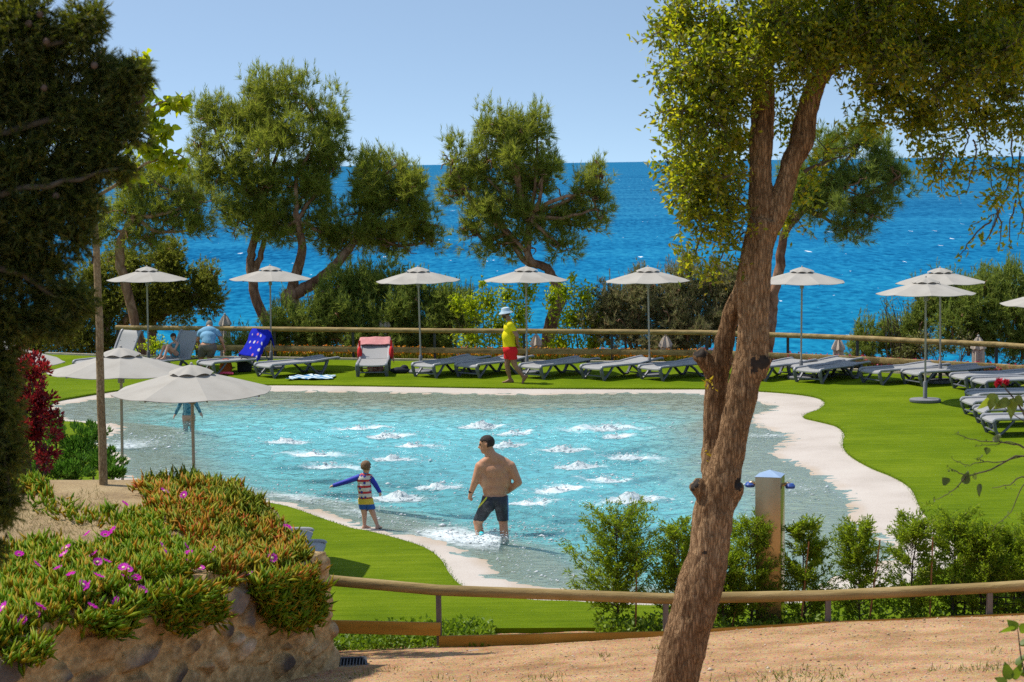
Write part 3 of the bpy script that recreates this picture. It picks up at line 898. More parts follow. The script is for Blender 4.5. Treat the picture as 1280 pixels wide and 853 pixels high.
post_mat = pmat('grey_post', [(.15, .125, .11), (.22, .185, .16)], 6, .8, .3, 30, stretch=(2, 2, .4))
steel = pmat('brushed_steel_warm_reflection', [(.40, .29, .15), (.50, .38, .21)], 2, .26, .08, 5, metallic=.85, bdist=.01)  # warm reflection of the surroundings put into the base colour
blue_cap = pmat('blue_shower_plastic', [(.03, .08, .30), (.05, .11, .38)], 10, .3)

# ================================================================== parasols
def make_parasol(R=1.0, top=2.46):
    root = empty('parasol', (0, 0, 0))
    ht = .26; nr = 8; seg = 6; V = []; nk = nr * seg
    radii = [.0, .06, .2, .4, .6, .8, .93, 1.0]
    for side in (0, 1):
        for r in radii:
            for k in range(nk):
                a = 2 * math.pi * k / nk; ph = (k % seg) / seg
                sag = .022 * math.sin(math.pi * ph) * r
                pull = 1 - .055 * math.sin(math.pi * ph)            # scalloped hem between the rib tips
                z = top - ht * (r ** 1.12) - sag - side * .008
                rr = max(r, 1e-3) * R * pull
                V.append((rr * math.cos(a), rr * math.sin(a), z))
    m_ = len(radii); F = []
    for side in (0, 1):
        o = side * m_ * nk
        for i in range(m_ - 1):
            for k in range(nk):
                q = (o + i * nk + k, o + (i + 1) * nk + k, o + (i + 1) * nk + (k + 1) % nk, o + i * nk + (k + 1) % nk)
                F.append(q if side == 0 else q[::-1])
    e0 = (m_ - 1) * nk; e1 = e0 + m_ * nk
    F += [(e0 + k, e1 + k, e1 + (k + 1) % nk, e0 + (k + 1) % nk) for k in range(nk)]
    can = MB().add(V, F).build('canopy', canvas, root, angle=12)
    mb = MB(); V = []
    for r, dz in ((.02, .055), (.12, .045), (.22, .022), (.275, 0.0)):
        for k in range(48):
            a = 2 * math.pi * k / 48; ph = (k % 6) / 6
            V.append((r * R * math.cos(a), r * R * math.sin(a), top - ht * r ** 1.12 + dz + .008 + (.028 * math.sin(math.pi * ph)) * (r / .275) ** 2))
    F = [(i * 48 + k, (i + 1) * 48 + k, (i + 1) * 48 + (k + 1) % 48, i * 48 + (k + 1) % 48) for i in range(3) for k in range(48)]
    F.append(tuple(range(48)))
    mb.add(V, F).build('vent_cap', canvas, root, angle=30)
    MB().lathe([(.0, .0), (.022, 0), (.018, .03), (.0, .045)], (0, 0, top + .05), 10, cap=False).build('finial', rib_mat, root)
    MB().tube([(0, 0, .06), (0, 0, top - .02)], [.021, .021], 10).build('pole', pole_mat, root)
    for k in range(nr):
        a = 2 * math.pi * k / nr; c, s_ = math.cos(a), math.sin(a)
        MB().bar((.03 * c, .03 * s_, top - .04), (R * .985 * c, R * .985 * s_, top - ht - .022), .014, .014).build('rib', rib_mat, root, smooth=False)
    hub = MB().lathe([(.045, 0), (.045, .07), (.03, .09), (.022, .09)], (0, 0, top - .42), 12)
    hub.build('runner', rib_mat, root)
    MB().lathe([(.0, 0), (.30, 0), (.315, .02), (.315, .055), (.29, .07), (.05, .075)], (0, 0, 0), 32, cap=False).build('base', base_mat, root)
    MB().lathe([(.042, .07), (.042, .40), (.03, .42), (.022, .43)], (0, 0, 0), 14, cap=False).build('base_sleeve', base_mat, root)
    return root


par = make_parasol()
parasols = [  # apex pixel, label, tilt
    ((182, 336), 'open white parasol farthest left of the far row, beside the fence end', .0),
    ((336, 335), 'open white parasol above the lounger with the bare sling, in front of the twin-trunked pine', .01),
    ((524, 336.5), 'open white parasol in front of the dense dark pine scrub', .0),
    ((657, 336), 'open white parasol right behind the man in the yellow shirt', .0),
    ((811, 336.5), 'open white parasol left of the big leaning trunk, in front of the brownish pine scrub', .0),
    ((1001, 337), 'open white parasol right of the big leaning trunk, standing out against the blue sea', .0),
    ((1176, 338), 'open white parasol half hidden behind a nearer one at the bend of the fence', .0),
    ((1157, 350.5), 'open white parasol standing alone on the right lawn with its round grey base in view', -.03),
    ((1318, 362), 'open white parasol cut off by the right edge of the photo', .0),
    ((238, 462), 'nearest open parasol, pale canopy seen from above over the pool edge by the ice plants', .025),
    ((147, 440.5), 'open parasol seen from above just behind the nearest one, crossed by the thin tree trunk', .02),
    ((-8, 430), 'open parasol mostly hidden behind the red shrub at the left edge', .0),
]
for i, ((px, py), lab, tilt) in enumerate(parasols):
    o = par if i == 0 else copy_tree(par)
    Y = F_PX * (5 - 2.52) / (py - yh(px)); q = P(px, py, Y)
    # rotate slightly so no two canopies show the same seams
    o.location = (q[0], q[1], .06); o.rotation_euler = (.012 * math.sin(i * 2.3), tilt + .012 * math.cos(i * 1.7), .35 + i * .61)
    tag(o, lab, 'parasol', 'open parasols round the pool')


def make_folded():
    root = empty('folded_parasol', (0, 0, 0))
    n = 24; prof = [(2.34, .03), (2.28, .075), (2.14, .14), (2.08, .155), (2.07, .115), (1.6, .125), (1.1, .135), (.75, .15), (.7, .10)]
    V = []
    for z, r in prof:
        for k in range(n):
            a = 2 * math.pi * k / n; V.append((r * (1 + .22 * math.cos(6 * a)) * math.cos(a), r * (1 + .22 * math.cos(6 * a)) * math.sin(a), z + (.02 * math.cos(6 * a))))
    F = [(i * n + k, i * n + (k + 1) % n, (i + 1) * n + (k + 1) % n, (i + 1) * n + k) for i in range(len(prof) - 1) for k in range(n)]
    F += [tuple(range(n))[::-1], tuple((len(prof) - 1) * n + k for k in range(n))]
    MB().add(V, F).build('canopy', canvas_b, root, angle=50)
    MB().tube([(0, 0, 0), (0, 0, 2.38)], [.02, .02], 8).build('pole', pole_mat, root)
    MB().ball((0, 0, 2.38), .03, 8, 6).build('finial', rib_mat, root)
    MB().lathe([(.28, 0), (.29, .05), (.05, .07)], (0, 0, 0), 20).build('base', base_mat, root)
    return root


fol = make_folded()
for i, ((px, py), lab) in enumerate([((479, 394), 'folded brown parasol beyond the fence, behind the lounger with the pink towel'),
                                     ((670, 416), 'folded brown parasol beyond the fence, just right of the man in the yellow shirt'),
                                     ((832, 418), 'folded brown parasol beyond the fence, left of the big leaning trunk'),
                                     ((1048, 421), 'folded brown parasol beyond the fence, right of the big trunk against the sea'),
                                     ((1223, 419), 'folded brown parasol beyond the fence at the far right, by the dark pine scrub'),
                                     ((281, 392), 'folded brown parasol beyond the fence, behind the blue towel')]):
    o = fol if i == 0 else copy_tree(fol)
    Y = np.interp(px, [280, 480, 830, 1050, 1230], [53.5, 52.3, 50, 48.3, 45.6]); q = P(px, py, Y)
    o.location = (q[0], q[1], q[2] - 2.4); o.rotation_euler = (0, 0, i * .5)
    tag(o, lab, 'parasol', 'folded parasols on the lower terrace')

# ================================================================== sun loungers
def make_lounger(ang):
    """foot end at x = 0, head at x = 1.95"""
    root = empty('sun_lounger', (0, 0, 0)); w = .34; h = .315
    def slab(length, lip0, lip1, name, mat, par_):
        n = 16; V = []
        for side in (0, 1):
            for i in range(n + 1):
                x = length * i / n; e0 = max(0, 1 - x / .12); e1 = max(0, 1 - (length - x) / .12)
                z = -lip0 * e0 ** 2 - lip1 * e1 ** 2 - side * .028
                for y in (-w + .03, -w * .5, 0, w * .5, w - .03): V.append((x, y, z - .012 * (1 - (y / w) ** 2)))
        k = 5; F = []
        for side in (0, 1):
            o_ = side * (n + 1) * k
            for i in range(n):
                for j in range(k - 1):
                    q = (o_ + i * k + j, o_ + (i + 1) * k + j, o_ + (i + 1) * k + j + 1, o_ + i * k + j + 1)
                    F.append(q if side == 0 else q[::-1])
        o2 = (n + 1) * k
        for i in range(n):
            for j in (0, k - 1): F.append((i * k + j, (i + 1) * k + j, o2 + (i + 1) * k + j, o2 + i * k + j))
        for j in range(k - 1):
            for i in (0, n): F.append((i * k + j, i * k + j + 1, o2 + i * k + j + 1, o2 + i * k + j))
        return MB().add(V, F).build(name, mat, par_, angle=50)
    seat = slab(1.22, .035, 0, 'seat', sling, root); seat.location = (0.01, 0, h)
    back = slab(.74, 0, .03, 'backrest', sling, root); back.location = (1.235, 0, h + .004); back.rotation_euler = (0, -ang, 0)
    for s in (-1, 1):
        y = s * w
        MB().tube(catmull([(.015, y, h - .05), (.03, y, h - .012), (.12, y, h + .006), (.7, y, h + .004), (1.26, y, h - .004)], 4, False), .036, 8, flat=.8).build('side_rail', resin, root)
        b = MB().tube(catmull([(0, y, 0), (.35, y, .006), (.68, y, 0), (.735, y, -.03)], 4, False), .034, 8, flat=.8).build('backrest_rail', resin, root)
        b.location = (1.235, 0, h + .004); b.rotation_euler = (0, -ang, 0)
        # front leg curves down from the foot end; middle legs make a V; all of thick moulded resin
        MB().tube(catmull([(.03, y, h - .03), (.045, y, h - .14), (.09, y * 1.0, .06), (.115, y, .0)], 4, False), [.05] * 6 + [.04] * 7, 8, flat=.7).build('leg', resin_d, root)
        MB().tube(catmull([(1.62, y * .98, h - .02), (1.56, y * .98, .16), (1.45, y * .98, .0)], 4, False), [.048] * 5 + [.042] * 4, 8, flat=.7).build('leg', resin_d, root)
        MB().tube(catmull([(.98, y * .96, h - .015), (1.14, y * .96, .2), (1.33, y * .96, .035), (1.45, y * .96, .018)], 4, False), .040, 8, flat=.7).build('brace', resin_d, root)
        MB().tube(catmull([(.40, y * .95, h - .02), (.27, y * .95, .15), (.13, y * .95, .03)], 4, False), .034, 8, flat=.7).build('brace', resin_d, root)
        MB().bar((1.2, y * .9, h - .02), (1.68, y * .9, h - .015), .03, .035).build('frame_arm', resin_d, root, smooth=False)
    for x in (.07, 1.47):
        MB().tube([(x, -w, .10 if x < 1 else .06), (x, w, .10 if x < 1 else .06)], .016, 8).build('crossbar', resin_d, root)
    if ang > .5:
        for s in (-1, 1):
            MB().bar((1.62, s * .25, h - .03), (1.235 + .45 * math.cos(ang), s * .25, h + .45 * math.sin(ang)), .02, .02).build('prop_arm', resin_d, root, smooth=False)
    return root


protos = {}
def lounger(px, py, deg, lab, ang=.10, z=.06):
    """px,py: ground point under the middle of the foot end; deg: heading of the head end from +x"""
    if ang not in protos: o = protos[ang] = make_lounger(ang)
    else: o = copy_tree(protos[ang])
    if py < 482: py += 2.5; ang_ = 0
    q = G(px, py, z); o.location = (q[0], q[1], z); o.rotation_euler = (0, 0, rad(deg))
    tag(o, lab, 'sun lounger', 'sun loungers round the pool')
    return o, q


LNG = {}
for key, px, py, deg, lab, *ang in [
    ('a', 103, 466, 52, 'grey sun lounger with raised back farthest left, its foot hidden behind a parasol', 1.08),
    ('child', 176, 467, 50, 'grey sun lounger with raised back on which the small child sits', 1.08),
    ('blue', 256, 467, 40, 'grey sun lounger with raised back under the blue patterned towel', 1.02),
    ('d', 328, 470, 40, 'grey flat sun lounger between the blue towel and the striped towel on the grass', .12),
    ('pink', 465, 469, 91, 'grey sun lounger seen from its foot end with a pink towel over its raised back', .56),
    ('f', 528, 470, 48, 'grey flat sun lounger first to the right of the one with the pink towel', .13),
    ('g', 582, 470, 47, 'grey flat sun lounger just left of the walking man in the yellow shirt', .14),
    ('h', 662, 471.5, 44, 'grey flat sun lounger just right of the walking man in the yellow shirt', .10),
    ('i', 738, 473, 40, 'grey flat sun lounger second to the right of the walking man, its back slightly raised', .16),
    ('j', 811, 473.5, 40, 'grey flat sun lounger half touching the left side of the big trunk\'s stub', .12),
    ('k', 938, 474, 44, 'grey flat sun lounger with its foot hidden behind the big leaning trunk', .1),
    ('l', 1008, 477, 46, 'darker grey flat sun lounger right of the pole of the parasol against the sea', .08),
    ('m', 1000, 472, 46, 'grey flat sun lounger showing behind the darker one by the sea parasol', .1),
    ('n', 1086, 478, 27, 'pale grey flat sun lounger left of the lone parasol\'s pole', .12),
    ('o', 1137, 480, 22, 'pale grey flat sun lounger with a blue-grey head end right behind the lone parasol\'s pole', .10),
    ('p', 1196, 488, 14, 'pale grey sun lounger at right with a curved raised headrest behind the red rose', .07),
    ('q', 1222, 494, 12, 'pale grey flat sun lounger directly behind the red rose', .08),
    ('r', 1214, 511, 8, 'pale grey sun lounger at right, rear one of the middle pair below the rose', .05),
    ('s', 1208, 521, 7, 'pale grey sun lounger at right, front one of the middle pair below the rose', .055),
    ('t', 1223, 532, 5, 'pale grey sun lounger at right, rear one of the nearest pair', .06),
    ('u', 1233, 544, 4, 'pale grey sun lounger nearest at the right edge with its V-shaped legs in view', .065),
]:
    a_ = (ang or [.1])[0]; a_ = a_ if a_ > .5 else max(.03, a_ - .06)
    LNG[key] = lounger(px, py, deg, lab, a_)
# two loungers behind the wall end: only the rounded head ends show
for k, (px, py, lab, a) in enumerate([(384, 668, 'grey sun lounger end poking out behind the ice plants, the upper of two', .02), (400, 684, 'darker grey sun lounger end poking out behind the ice plants, the lower of two', .025)]):
    o, q = lounger(600, 600, 180, lab, a)
    q = G(px, py, .40); o.location = (q[0] - 1.94, q[1] + .05, .06); o.rotation_euler = (0, 0, 0)

# ================================================================== fences
def polyline_at(line, t):
    seg = np.hypot(*np.diff(line, axis=0).T); s = np.concatenate([[0], np.cumsum(seg)]); t = np.clip(t, 0, s[-1])
    return np.array([np.interp(t, s, line[:, 0]), np.interp(t, s, line[:, 1])]), s[-1]


def far_fence(name, i0, i1, lab, post_px):
    line = fence_line[i0:i1 + 1]; root = empty(name, (line[0][0], line[0][1], 0)); O = np.array([line[0][0], line[0][1], 0])
    for a, b in zip(line[:-1], line[1:]):
        A = np.array([*a, RAIL_Z]) - O; B = np.array([*b, RAIL_Z]) - O
        MB().tube([A, B], .062, 12).build('top_rail', timber, root, angle=60)
        A[2] = B[2] = .30
        MB().bar(A, B, .07, .145, bev=.015).build('lower_rail', timber, root)
    for px in post_px:
        py = np.interp(px, [q[0] for q in fence_top_px], [q[1] for q in fence_top_px])
        p = fence_pt(px, py) + np.array([0, .03]); MB().box((p[0] - O[0], p[1] - O[1], .30), (.06, .06, .9)).build('post', dark_metal, root, smooth=False)
    tag(root, lab, 'fence')
    return root


far_fence('wooden_fence', 1, 5, 'long wooden rail fence behind the far row of loungers, left of the big trunk', [147, 245, 343, 441, 543, 655, 765, 884])
far_fence('wooden_fence', 5, 11, 'wooden rail fence at the right end of the lawn, bending towards the viewer', [985, 1072, 1158, 1246, 1335])

# near fence along the path
nf_px = [(300, 712), (405, 725), (548, 738), (695, 743.5), (832, 748.5), (1035, 744.5), (1237, 735), (1300, 731)]
nf = []
for (px, py), Y in zip(nf_px, [19.95, 20.0, 20.05, 20.1, 20.1, 20.05, 20.0, 19.95]): nf.append(P(px, py, Y))
root = empty('wooden_fence', (nf[2][0], nf[2][1], 0)); O = np.array([nf[2][0], nf[2][1], 0])
for k, (a, b) in enumerate(zip(nf[:-1], nf[1:])):
    if k in (2,): continue
    if k == 3: a = nf[2]
    MB().tube([a - O, b - O], .056, 14).build('top_rail', timber, root, angle=60)
for k, (px, dz0, dz1, px2) in enumerate([(405, -.375, -.375, 551), (545, -.515, -.34, 840), (838, -.34, -.33, 1037), (1035, -.33, -.3, 1240)]):
    def top(p):
        xs = [q[0] for q in nf_px]; i = np.interp(p, xs, range(len(xs))); i0 = min(int(i), len(xs) - 2); t = i - i0
        return nf[i0] * (1 - t) + nf[i0 + 1] * t
    if k == 0: A = P(403, 781, 20.0); B = P(551, 784.5, 20.05)
    elif k == 1: A = P(549, 801, 20.05); B = P(836, 795, 20.1)
    elif k == 2: A = P(830, 795, 20.1); B = P(1035, 783, 20.05)
    else: A = P(1036, 783, 20.05); B = P(1290, 772, 20.0)
    A = A - O; B = B - O; A[1] -= .075; B[1] -= .075
    MB().bar(A, B, .035, .135, bev=.006).build('plank', plank, root)
for i, z0 in ((2, .0), (4, .1), (5, .15), (6, .2)):
    p = nf[i] - O; MB().box((p[0], p[1] + .0, (p[2] - .25 + z0) / 2 - .0), (.055, .055, p[2] - .05 - z0 + .25)).build('post', post_mat, root, smooth=False)
tag(root, 'near wooden fence with a round top rail and orange-brown planks along the sandy path', 'fence')

# slab and kerb pieces at the path edge
mb = MB(); a = G(497, 824.5, .17); b = G(601, 813, .25)
mb.bar(P(492, 829, 19.2), P(601, 816.5, 19.5), .16, .05, bev=.01)
o = mb.build('edging_slab', pmat('grey_slab', [(.25, .22, .19), (.36, .32, .28)], 12, .9, .3, 50), None); tag(o, 'long grey edging slab lying at the path edge under the fence post', 'slab')
mb = MB(); mb.bar(P(420, 833, 18.9), P(482, 829, 19.1), .2, .05, bev=.015)
o = mb.build('edging_slab', stone_pale); tag(o, 'short pale edging stone beside the drain grate', 'slab')
# drain grate
root = empty('drain_grate', P(430, 834, 18.62)); fr_ = MB(); O = np.array(root.location)
for s in (-1, 1):
    fr_.bar((-.21, s * .11, 0), (.21, s * .11, 0), .025, .03); fr_.bar((s * .21, -.11, 0), (s * .21, .11, 0), .025, .03)
fr_.build('frame', dark_metal, root, smooth=False)
gb = MB()
for k in range(13): gb.bar((-.19 + k * .03, -.1, 0), (-.17 + k * .03, .1, 0), .010, .02)
gb.build('grating', dark_metal, root, smooth=False)
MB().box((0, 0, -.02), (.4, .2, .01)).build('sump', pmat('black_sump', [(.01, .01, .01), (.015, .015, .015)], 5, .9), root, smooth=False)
root.location = (root.location[0], root.location[1], path_z(np.array([O[0]]), np.array([O[1]]))[0] + .02); root.rotation_euler = (.16, 0, .12)
tag(root, 'dark metal drain grate at the foot of the stone wall', 'drain grate')

# ================================================================== shower column
q = G(963, 786, .02); root = empty('shower_column', q, rad(-17)); W = .27
Hs = (786 - 589) / F_PX * q[1]
MB().box((0, 0, Hs / 2), (W, W, Hs), bev=.006).build('column', steel, root)
b_ = MB(); hw = W / 2 + .004
b_.add([(-hw, -hw, Hs), (hw, -hw, Hs), (hw, hw, Hs), (-hw, hw, Hs), (0, 0, Hs + .06)], [(0, 1, 4), (1, 2, 4), (2, 3, 4), (3, 0, 4), (3, 2, 1, 0)])
b_.build('cap', pmat('blue_steel_cap', [(.30, .42, .60), (.40, .52, .68)], 5, .35, metallic=.3), root, smooth=False)
for s in (-1, 1):
    zc = Hs - .10
    h_ = MB().tube(catmull([(s * hw, 0, zc), (s * (hw + .05), -.0, zc + .015), (s * (hw + .085), 0, zc - .005)], 3, False), [.02] * 3 + [.024] * 4, 10).build('shower_arm', steel, root)
    MB().lathe([(.0, .035), (.035, .03), (.055, .005), (.05, -.02), (.0, -.022)], (s * (hw + .075), 0, zc - .01), 18, cap=False).build('shower_head', blue_cap, h_)
MB().tube([(0.03, -hw - .02, Hs - .70), (0.03, -hw + .01, Hs - .70)], .016, 10).build('push_button', steel, root)
tag(root, 'square stainless steel shower column with a pointed cap and two blue shower heads', 'shower')

# ================================================================== stone retaining wall
def voronoi_stones(u, v, seeds):
    d1 = np.full(u.shape, 1e9); d2 = d1.copy(); idx = np.zeros(u.shape, int)
    for i, (su, sv, sc) in enumerate(seeds):
        d = np.hypot((u - su) * .36, v - sv) / sc
        c = d < d1; d2 = np.where(c, d1, np.minimum(d2, d)); idx = np.where(c, i, idx); d1 = np.where(c, d, d1)
    return d1, d2, idx


ROWS_T = np.array([0, .12, .3])
wl = np.linalg.norm(WALL_E - WALL_W); wd = (WALL_E - WALL_W) / wl; wn = np.array([wd[1], -wd[0]])   # outward normal, towards the path
rng = np.random.default_rng(5)
seeds = [(rng.uniform(-.2, wl + .5), rng.uniform(-.3, 2.2), rng.uniform(.75, 1.35)) for _ in range(215)]
nu, nv = 470, 120
# face: u along wall, then round the end corner
end_len = .42
U, Vv = np.meshgrid(np.linspace(0, wl + end_len, nu), np.linspace(0, 1, nv)); U = U.ravel(); Vv = Vv.ravel()
uu = np.minimum(U, wl); ee = np.maximum(U - wl, 0)
bx = WALL_W[0] + wd[0] * uu + (-wn[0]) * ee; by = WALL_W[1] + wd[1] * uu + (-wn[1]) * ee
bot = path_z(bx, by) - .15
t = uu / wl; top = 1.91 - .55 * smooth01(.25, 1.0, t)
z = bot + (top - bot) * Vv
d1, d2, idx = voronoi_stones(U + .12 * fbm(xyz(U * 2, z * 5), 3, 3), z + .07 * fbm(xyz(U * 2, z * 5, 7.0), 3, 4), seeds)
edge = np.clip((d2 - d1 - .03) / .06, 0, 1)
expo = rng.uniform(.0, 1, len(seeds))[idx]                        # how far a stone stands out of the mortar
bulge = np.sqrt(edge) * (.02 + .075 * expo) + .035 * fbm(xyz(U * 1.6, z * 3), 3, 8) + .016 * fbm(xyz(U * 6, z * 14), 3, 9)
nrm2 = np.where((ee > 0)[:, None], wd[None], wn[None])
bl = np.clip(1 - np.abs(U - wl) / .08, 0, 1)[:, None]; nrm2 = nrm2 * (1 - bl) + (wd + wn)[None] * .7 * bl
lean = (1 - Vv) * .10
X = bx + nrm2[:, 0] * (bulge + lean); Y_ = by + nrm2[:, 1] * (bulge + lean)
i = np.arange(nu * nv).reshape(nv, nu)
F_ = np.stack([i[:-1, :-1], i[:-1, 1:], i[1:, 1:], i[1:, :-1]], -1).reshape(-1, 4)
# top and back so the wall has thickness
V0 = np.stack([X, Y_, z], -1)
topi = i[-1]; back_top = V0[topi].copy(); tb = np.clip((wl + end_len - np.linspace(0, wl + end_len, nu)), 0, .38)
back_top[:, 0] -= wn[0] * .40 * (np.linspace(0, wl + end_len, nu) < wl); back_top[:, 1] -= wn[1] * .40 * (np.linspace(0, wl + end_len, nu) < wl)
back_bot = back_top.copy(); back_bot[:, 2] = .0
nV = len(V0); V1 = np.concatenate([V0, back_top, back_bot])
a_ = nV + np.arange(nu); b_ = a_ + nu
F1 = np.stack([topi[:-1], topi[1:], a_[1:], a_[:-1]], -1); F2 = np.stack([a_[:-1], a_[1:], b_[1:], b_[:-1]], -1)
m, nt, out = new_mat('wall_stone')
at = N(nt, 'ShaderNodeAttribute', _attribute_name='stone'); ed_ = N(nt, 'ShaderNodeAttribute', _attribute_name='mortar')
tc = N(nt, 'ShaderNodeTexCoord'); mpw = N(nt, 'ShaderNodeMapping'); mpw.inputs['Scale'].default_value = (1, .4, 1); L(nt, tc.outputs['Object'], mpw.inputs['Vector'])
n1 = N(nt, 'ShaderNodeTexNoise', Scale=14, Detail=6, Roughness=.7); L(nt, mpw.outputs[0], n1.inputs['Vector'])
sc_ = ramp(nt, at.outputs['Fac'], [(.36, .21, .10), (.10, .08, .065), (.50, .35, .20), (.16, .135, .115), (.58, .47, .34), (.20, .13, .08), (.24, .20, .165)], 0, 1, 'CONSTANT')
mo = ramp(nt, n1.outputs['Fac'], [(.44, .29, .12), (.66, .47, .23)], .35, .65)
mx = N(nt, 'ShaderNodeMix', _data_type='RGBA'); L(nt, ed_.outputs['Fac'], mx.inputs[0]); L(nt, sc_, mx.inputs[6]); L(nt, mo, mx.inputs[7])
m2 = N(nt, 'ShaderNodeMix', _data_type='RGBA', _blend_type='MULTIPLY'); m2.inputs[0].default_value = .7
L(nt, mx.outputs[2], m2.inputs[6]); L(nt, ramp(nt, n1.outputs['Fac'], [(.55, .52, .5), (1.15, 1.1, 1.05)], .35, .65), m2.inputs[7])
b = N(nt, 'ShaderNodeBsdfPrincipled', Roughness=.92); b.inputs['Specular IOR Level'].default_value = .15; L(nt, m2.outputs[2], b.inputs['Base Color'])
n4 = N(nt, 'ShaderNodeTexNoise', Scale=45, Detail=5, Roughness=.7); L(nt, mpw.outputs[0], n4.inputs['Vector'])
bp = N(nt, 'ShaderNodeBump', Strength=.7, Distance=.02); L(nt, n4.outputs['Fac'], bp.inputs['Height']); L(nt, bp.outputs[0], b.inputs['Normal'])
L(nt, b.outputs[0], out.inputs['Surface'])
wall = mesh_np('stone_wall', V1, np.concatenate([F_, F1, F2]), m, smooth=True)
sv = rng.uniform(0, 1, len(seeds))[idx]
mort = np.where(expo < .38, np.maximum(1 - edge, .8), 1 - edge)
attr(wall, 'stone', np.concatenate([sv, np.full(2 * nu, .3)])); attr(wall, 'mortar', np.concatenate([mort, np.ones(2 * nu)]))
tag(wall, 'rough stone and mortar retaining wall below the ice plants', 'wall')

# ================================================================== towels and bags
def cloth(name, V, nu_, nv_, mat, th=.012):
    i = np.arange(nu_ * nv_).reshape(nv_, nu_)
    F = np.stack([i[:-1, :-1], i[:-1, 1:], i[1:, 1:], i[1:, :-1]], -1).reshape(-1, 4)
    o = mesh_np(name, V, F, mat, smooth=True)
    md = o.modifiers.new('t', 'SOLIDIFY'); md.thickness = th; md.offset = 0
    return o


def towel_mat(name, base, spots, scale=7):
    m, nt, out = new_mat(name); tc = N(nt, 'ShaderNodeTexCoord')
    mp = N(nt, 'ShaderNodeMapping'); mp.inputs['Scale'].default_value = (1, 1, 1); L(nt, tc.outputs['UV'], mp.inputs['Vector'])
    at = N(nt, 'ShaderNodeAttribute', _attribute_name='u'); au = N(nt, 'ShaderNodeAttribute', _attribute_name='v')
    cx = N(nt, 'ShaderNodeCombineXYZ'); L(nt, at.outputs['Fac'], cx.inputs[0]); L(nt, au.outputs['Fac'], cx.inputs[1])
    vo = N(nt, 'ShaderNodeTexVoronoi', Scale=scale, Randomness=.35); L(nt, cx.outputs[0], vo.inputs['Vector'])
    r = ramp(nt, vo.outputs['Distance'], [(1, 1, 1), (0, 0, 0)], .20, .27)
    sc_ = ramp(nt, vo.outputs['Color'], spots, 0, 1, 'CONSTANT')
    mx = N(nt, 'ShaderNodeMix', _data_type='RGBA'); L(nt, r, mx.inputs[0]); mx.inputs[6].default_value = c4(base); L(nt, sc_, mx.inputs[7])
    b = N(nt, 'ShaderNodeBsdfPrincipled', Roughness=.95); b.inputs['Specular IOR Level'].default_value = .1; L(nt, mx.outputs[2], b.inputs['Base Color'])
    L(nt, b.outputs[0], out.inputs['Surface']); return m


def drape(name, root, ang, halfw, down_front, down_back, mat, wob=.02, seed=1, side_drop=.0):
    """cloth over the raised back of a lounger, in the lounger's own space, placed in the world"""
    nu_, nv_ = 26, 34; u = np.linspace(-1, 1, nu_); v = np.linspace(0, 1, nv_); U, Vv = np.meshgrid(u, v); U = U.ravel(); Vv = Vv.ravel()
    tot = down_front + down_back; s = Vv * tot - down_front          # <0 in front, >0 behind the top edge
    ca, sa = math.cos(ang), math.sin(ang); tx, tz = 1.235 + .76 * ca, .345 + .76 * sa
    fx = tx + np.minimum(s, 0) * ca; fz = tz + np.minimum(s, 0) * sa
    fx = fx - .035 * sa * (s < 0); fz = fz + .035 * ca * (s < 0)
    bxx = np.maximum(s, 0); fx = fx + .05 * np.minimum(bxx / .1, 1); fz = fz - np.maximum(bxx - .05, 0)
    y = U * halfw; over = np.maximum(np.abs(U) * halfw - .37, 0)
    fz = fz - over * 1.2 - side_drop * over; y = np.sign(y) * np.minimum(np.abs(y), .37 + over * .35)
    nz_ = fbm(xyz(U * 3, Vv * 5, seed), 3, seed); fx = fx - wob * nz_; fz = fz + wob * .8 * nz_; y = y + wob * nz_
    pts = np.stack([fx, y, fz], -1)
    R = np.array(Matrix.Rotation(root.rotation_euler.z, 3, 'Z')); pts = pts @ R.T + np.array(root.location)
    o = cloth(name, pts, nu_, nv_, mat); attr(o, 'u', U * .5); attr(o, 'v', Vv * tot)
    return o


o = drape('beach_towel', LNG['blue'][0], 1.02, .52, .74, .30, towel_mat('blue_towel', (.012, .022, .42), [(.55, .50, .52), (.55, .18, .28), (.30, .33, .65)], 5.5), .03, 3)
tag(o, 'bright blue towel with pale diamond spots draped over a raised lounger back', 'towel')
o = drape('beach_towel', LNG['pink'][0], .56, .56, .30, .45, towel_mat('pink_towel', (.60, .26, .25), [(.62, .30, .28), (.66, .34, .32), (.55, .22, .22)], 9), .02, 4)
tag(o, 'pink towel hung over the raised back of the lounger seen from its foot end', 'towel')
red = pmat('red_cloth', [(.55, .02, .02), (.65, .03, .03)], 6, .9)
q = np.array(LNG['pink'][0].location)
for dx, nm, lab in ((-.38, 'beach_bag', 'small red cloth bag hanging at the left side of the lounger with the pink towel'), (.38, 'beach_bag', 'small red cloth bag hanging at the right side of the lounger with the pink towel')):
    b_ = MB().ball((0, 0, .14), (.06, .12, .16), 12, 8)
    b_.bar((0, 0, .25), (0, .02, .44), .05, .015)
    o = b_.build(nm, red); o.location = (q[0] + dx, q[1] + 1.35, .30 + .06); tag(o, lab, 'bag')
b_ = MB().ball((0, 0, .12), (.20, .13, .13), 14, 10); b_.tube(catmull([(-.1, 0, .2), (-.07, 0, .27), (.07, 0, .27), (.1, 0, .2)], 4, False), .012, 6)
o = b_.build('beach_bag', pmat('floral_bag', [(.05, .04, .06), (.42, .14, .13), (.5, .4, .36)], 14, .9)); o.location = (q[0] + .02, q[1] + .9, .06)
tag(o, 'dark pink and white patterned bag on the grass under the lounger with the pink towel', 'bag')
b_ = MB().ball((0, 0, .07), (.24, .12, .08), 12, 8).ball((.1, .02, .12), (.1, .09, .08), 10, 6)
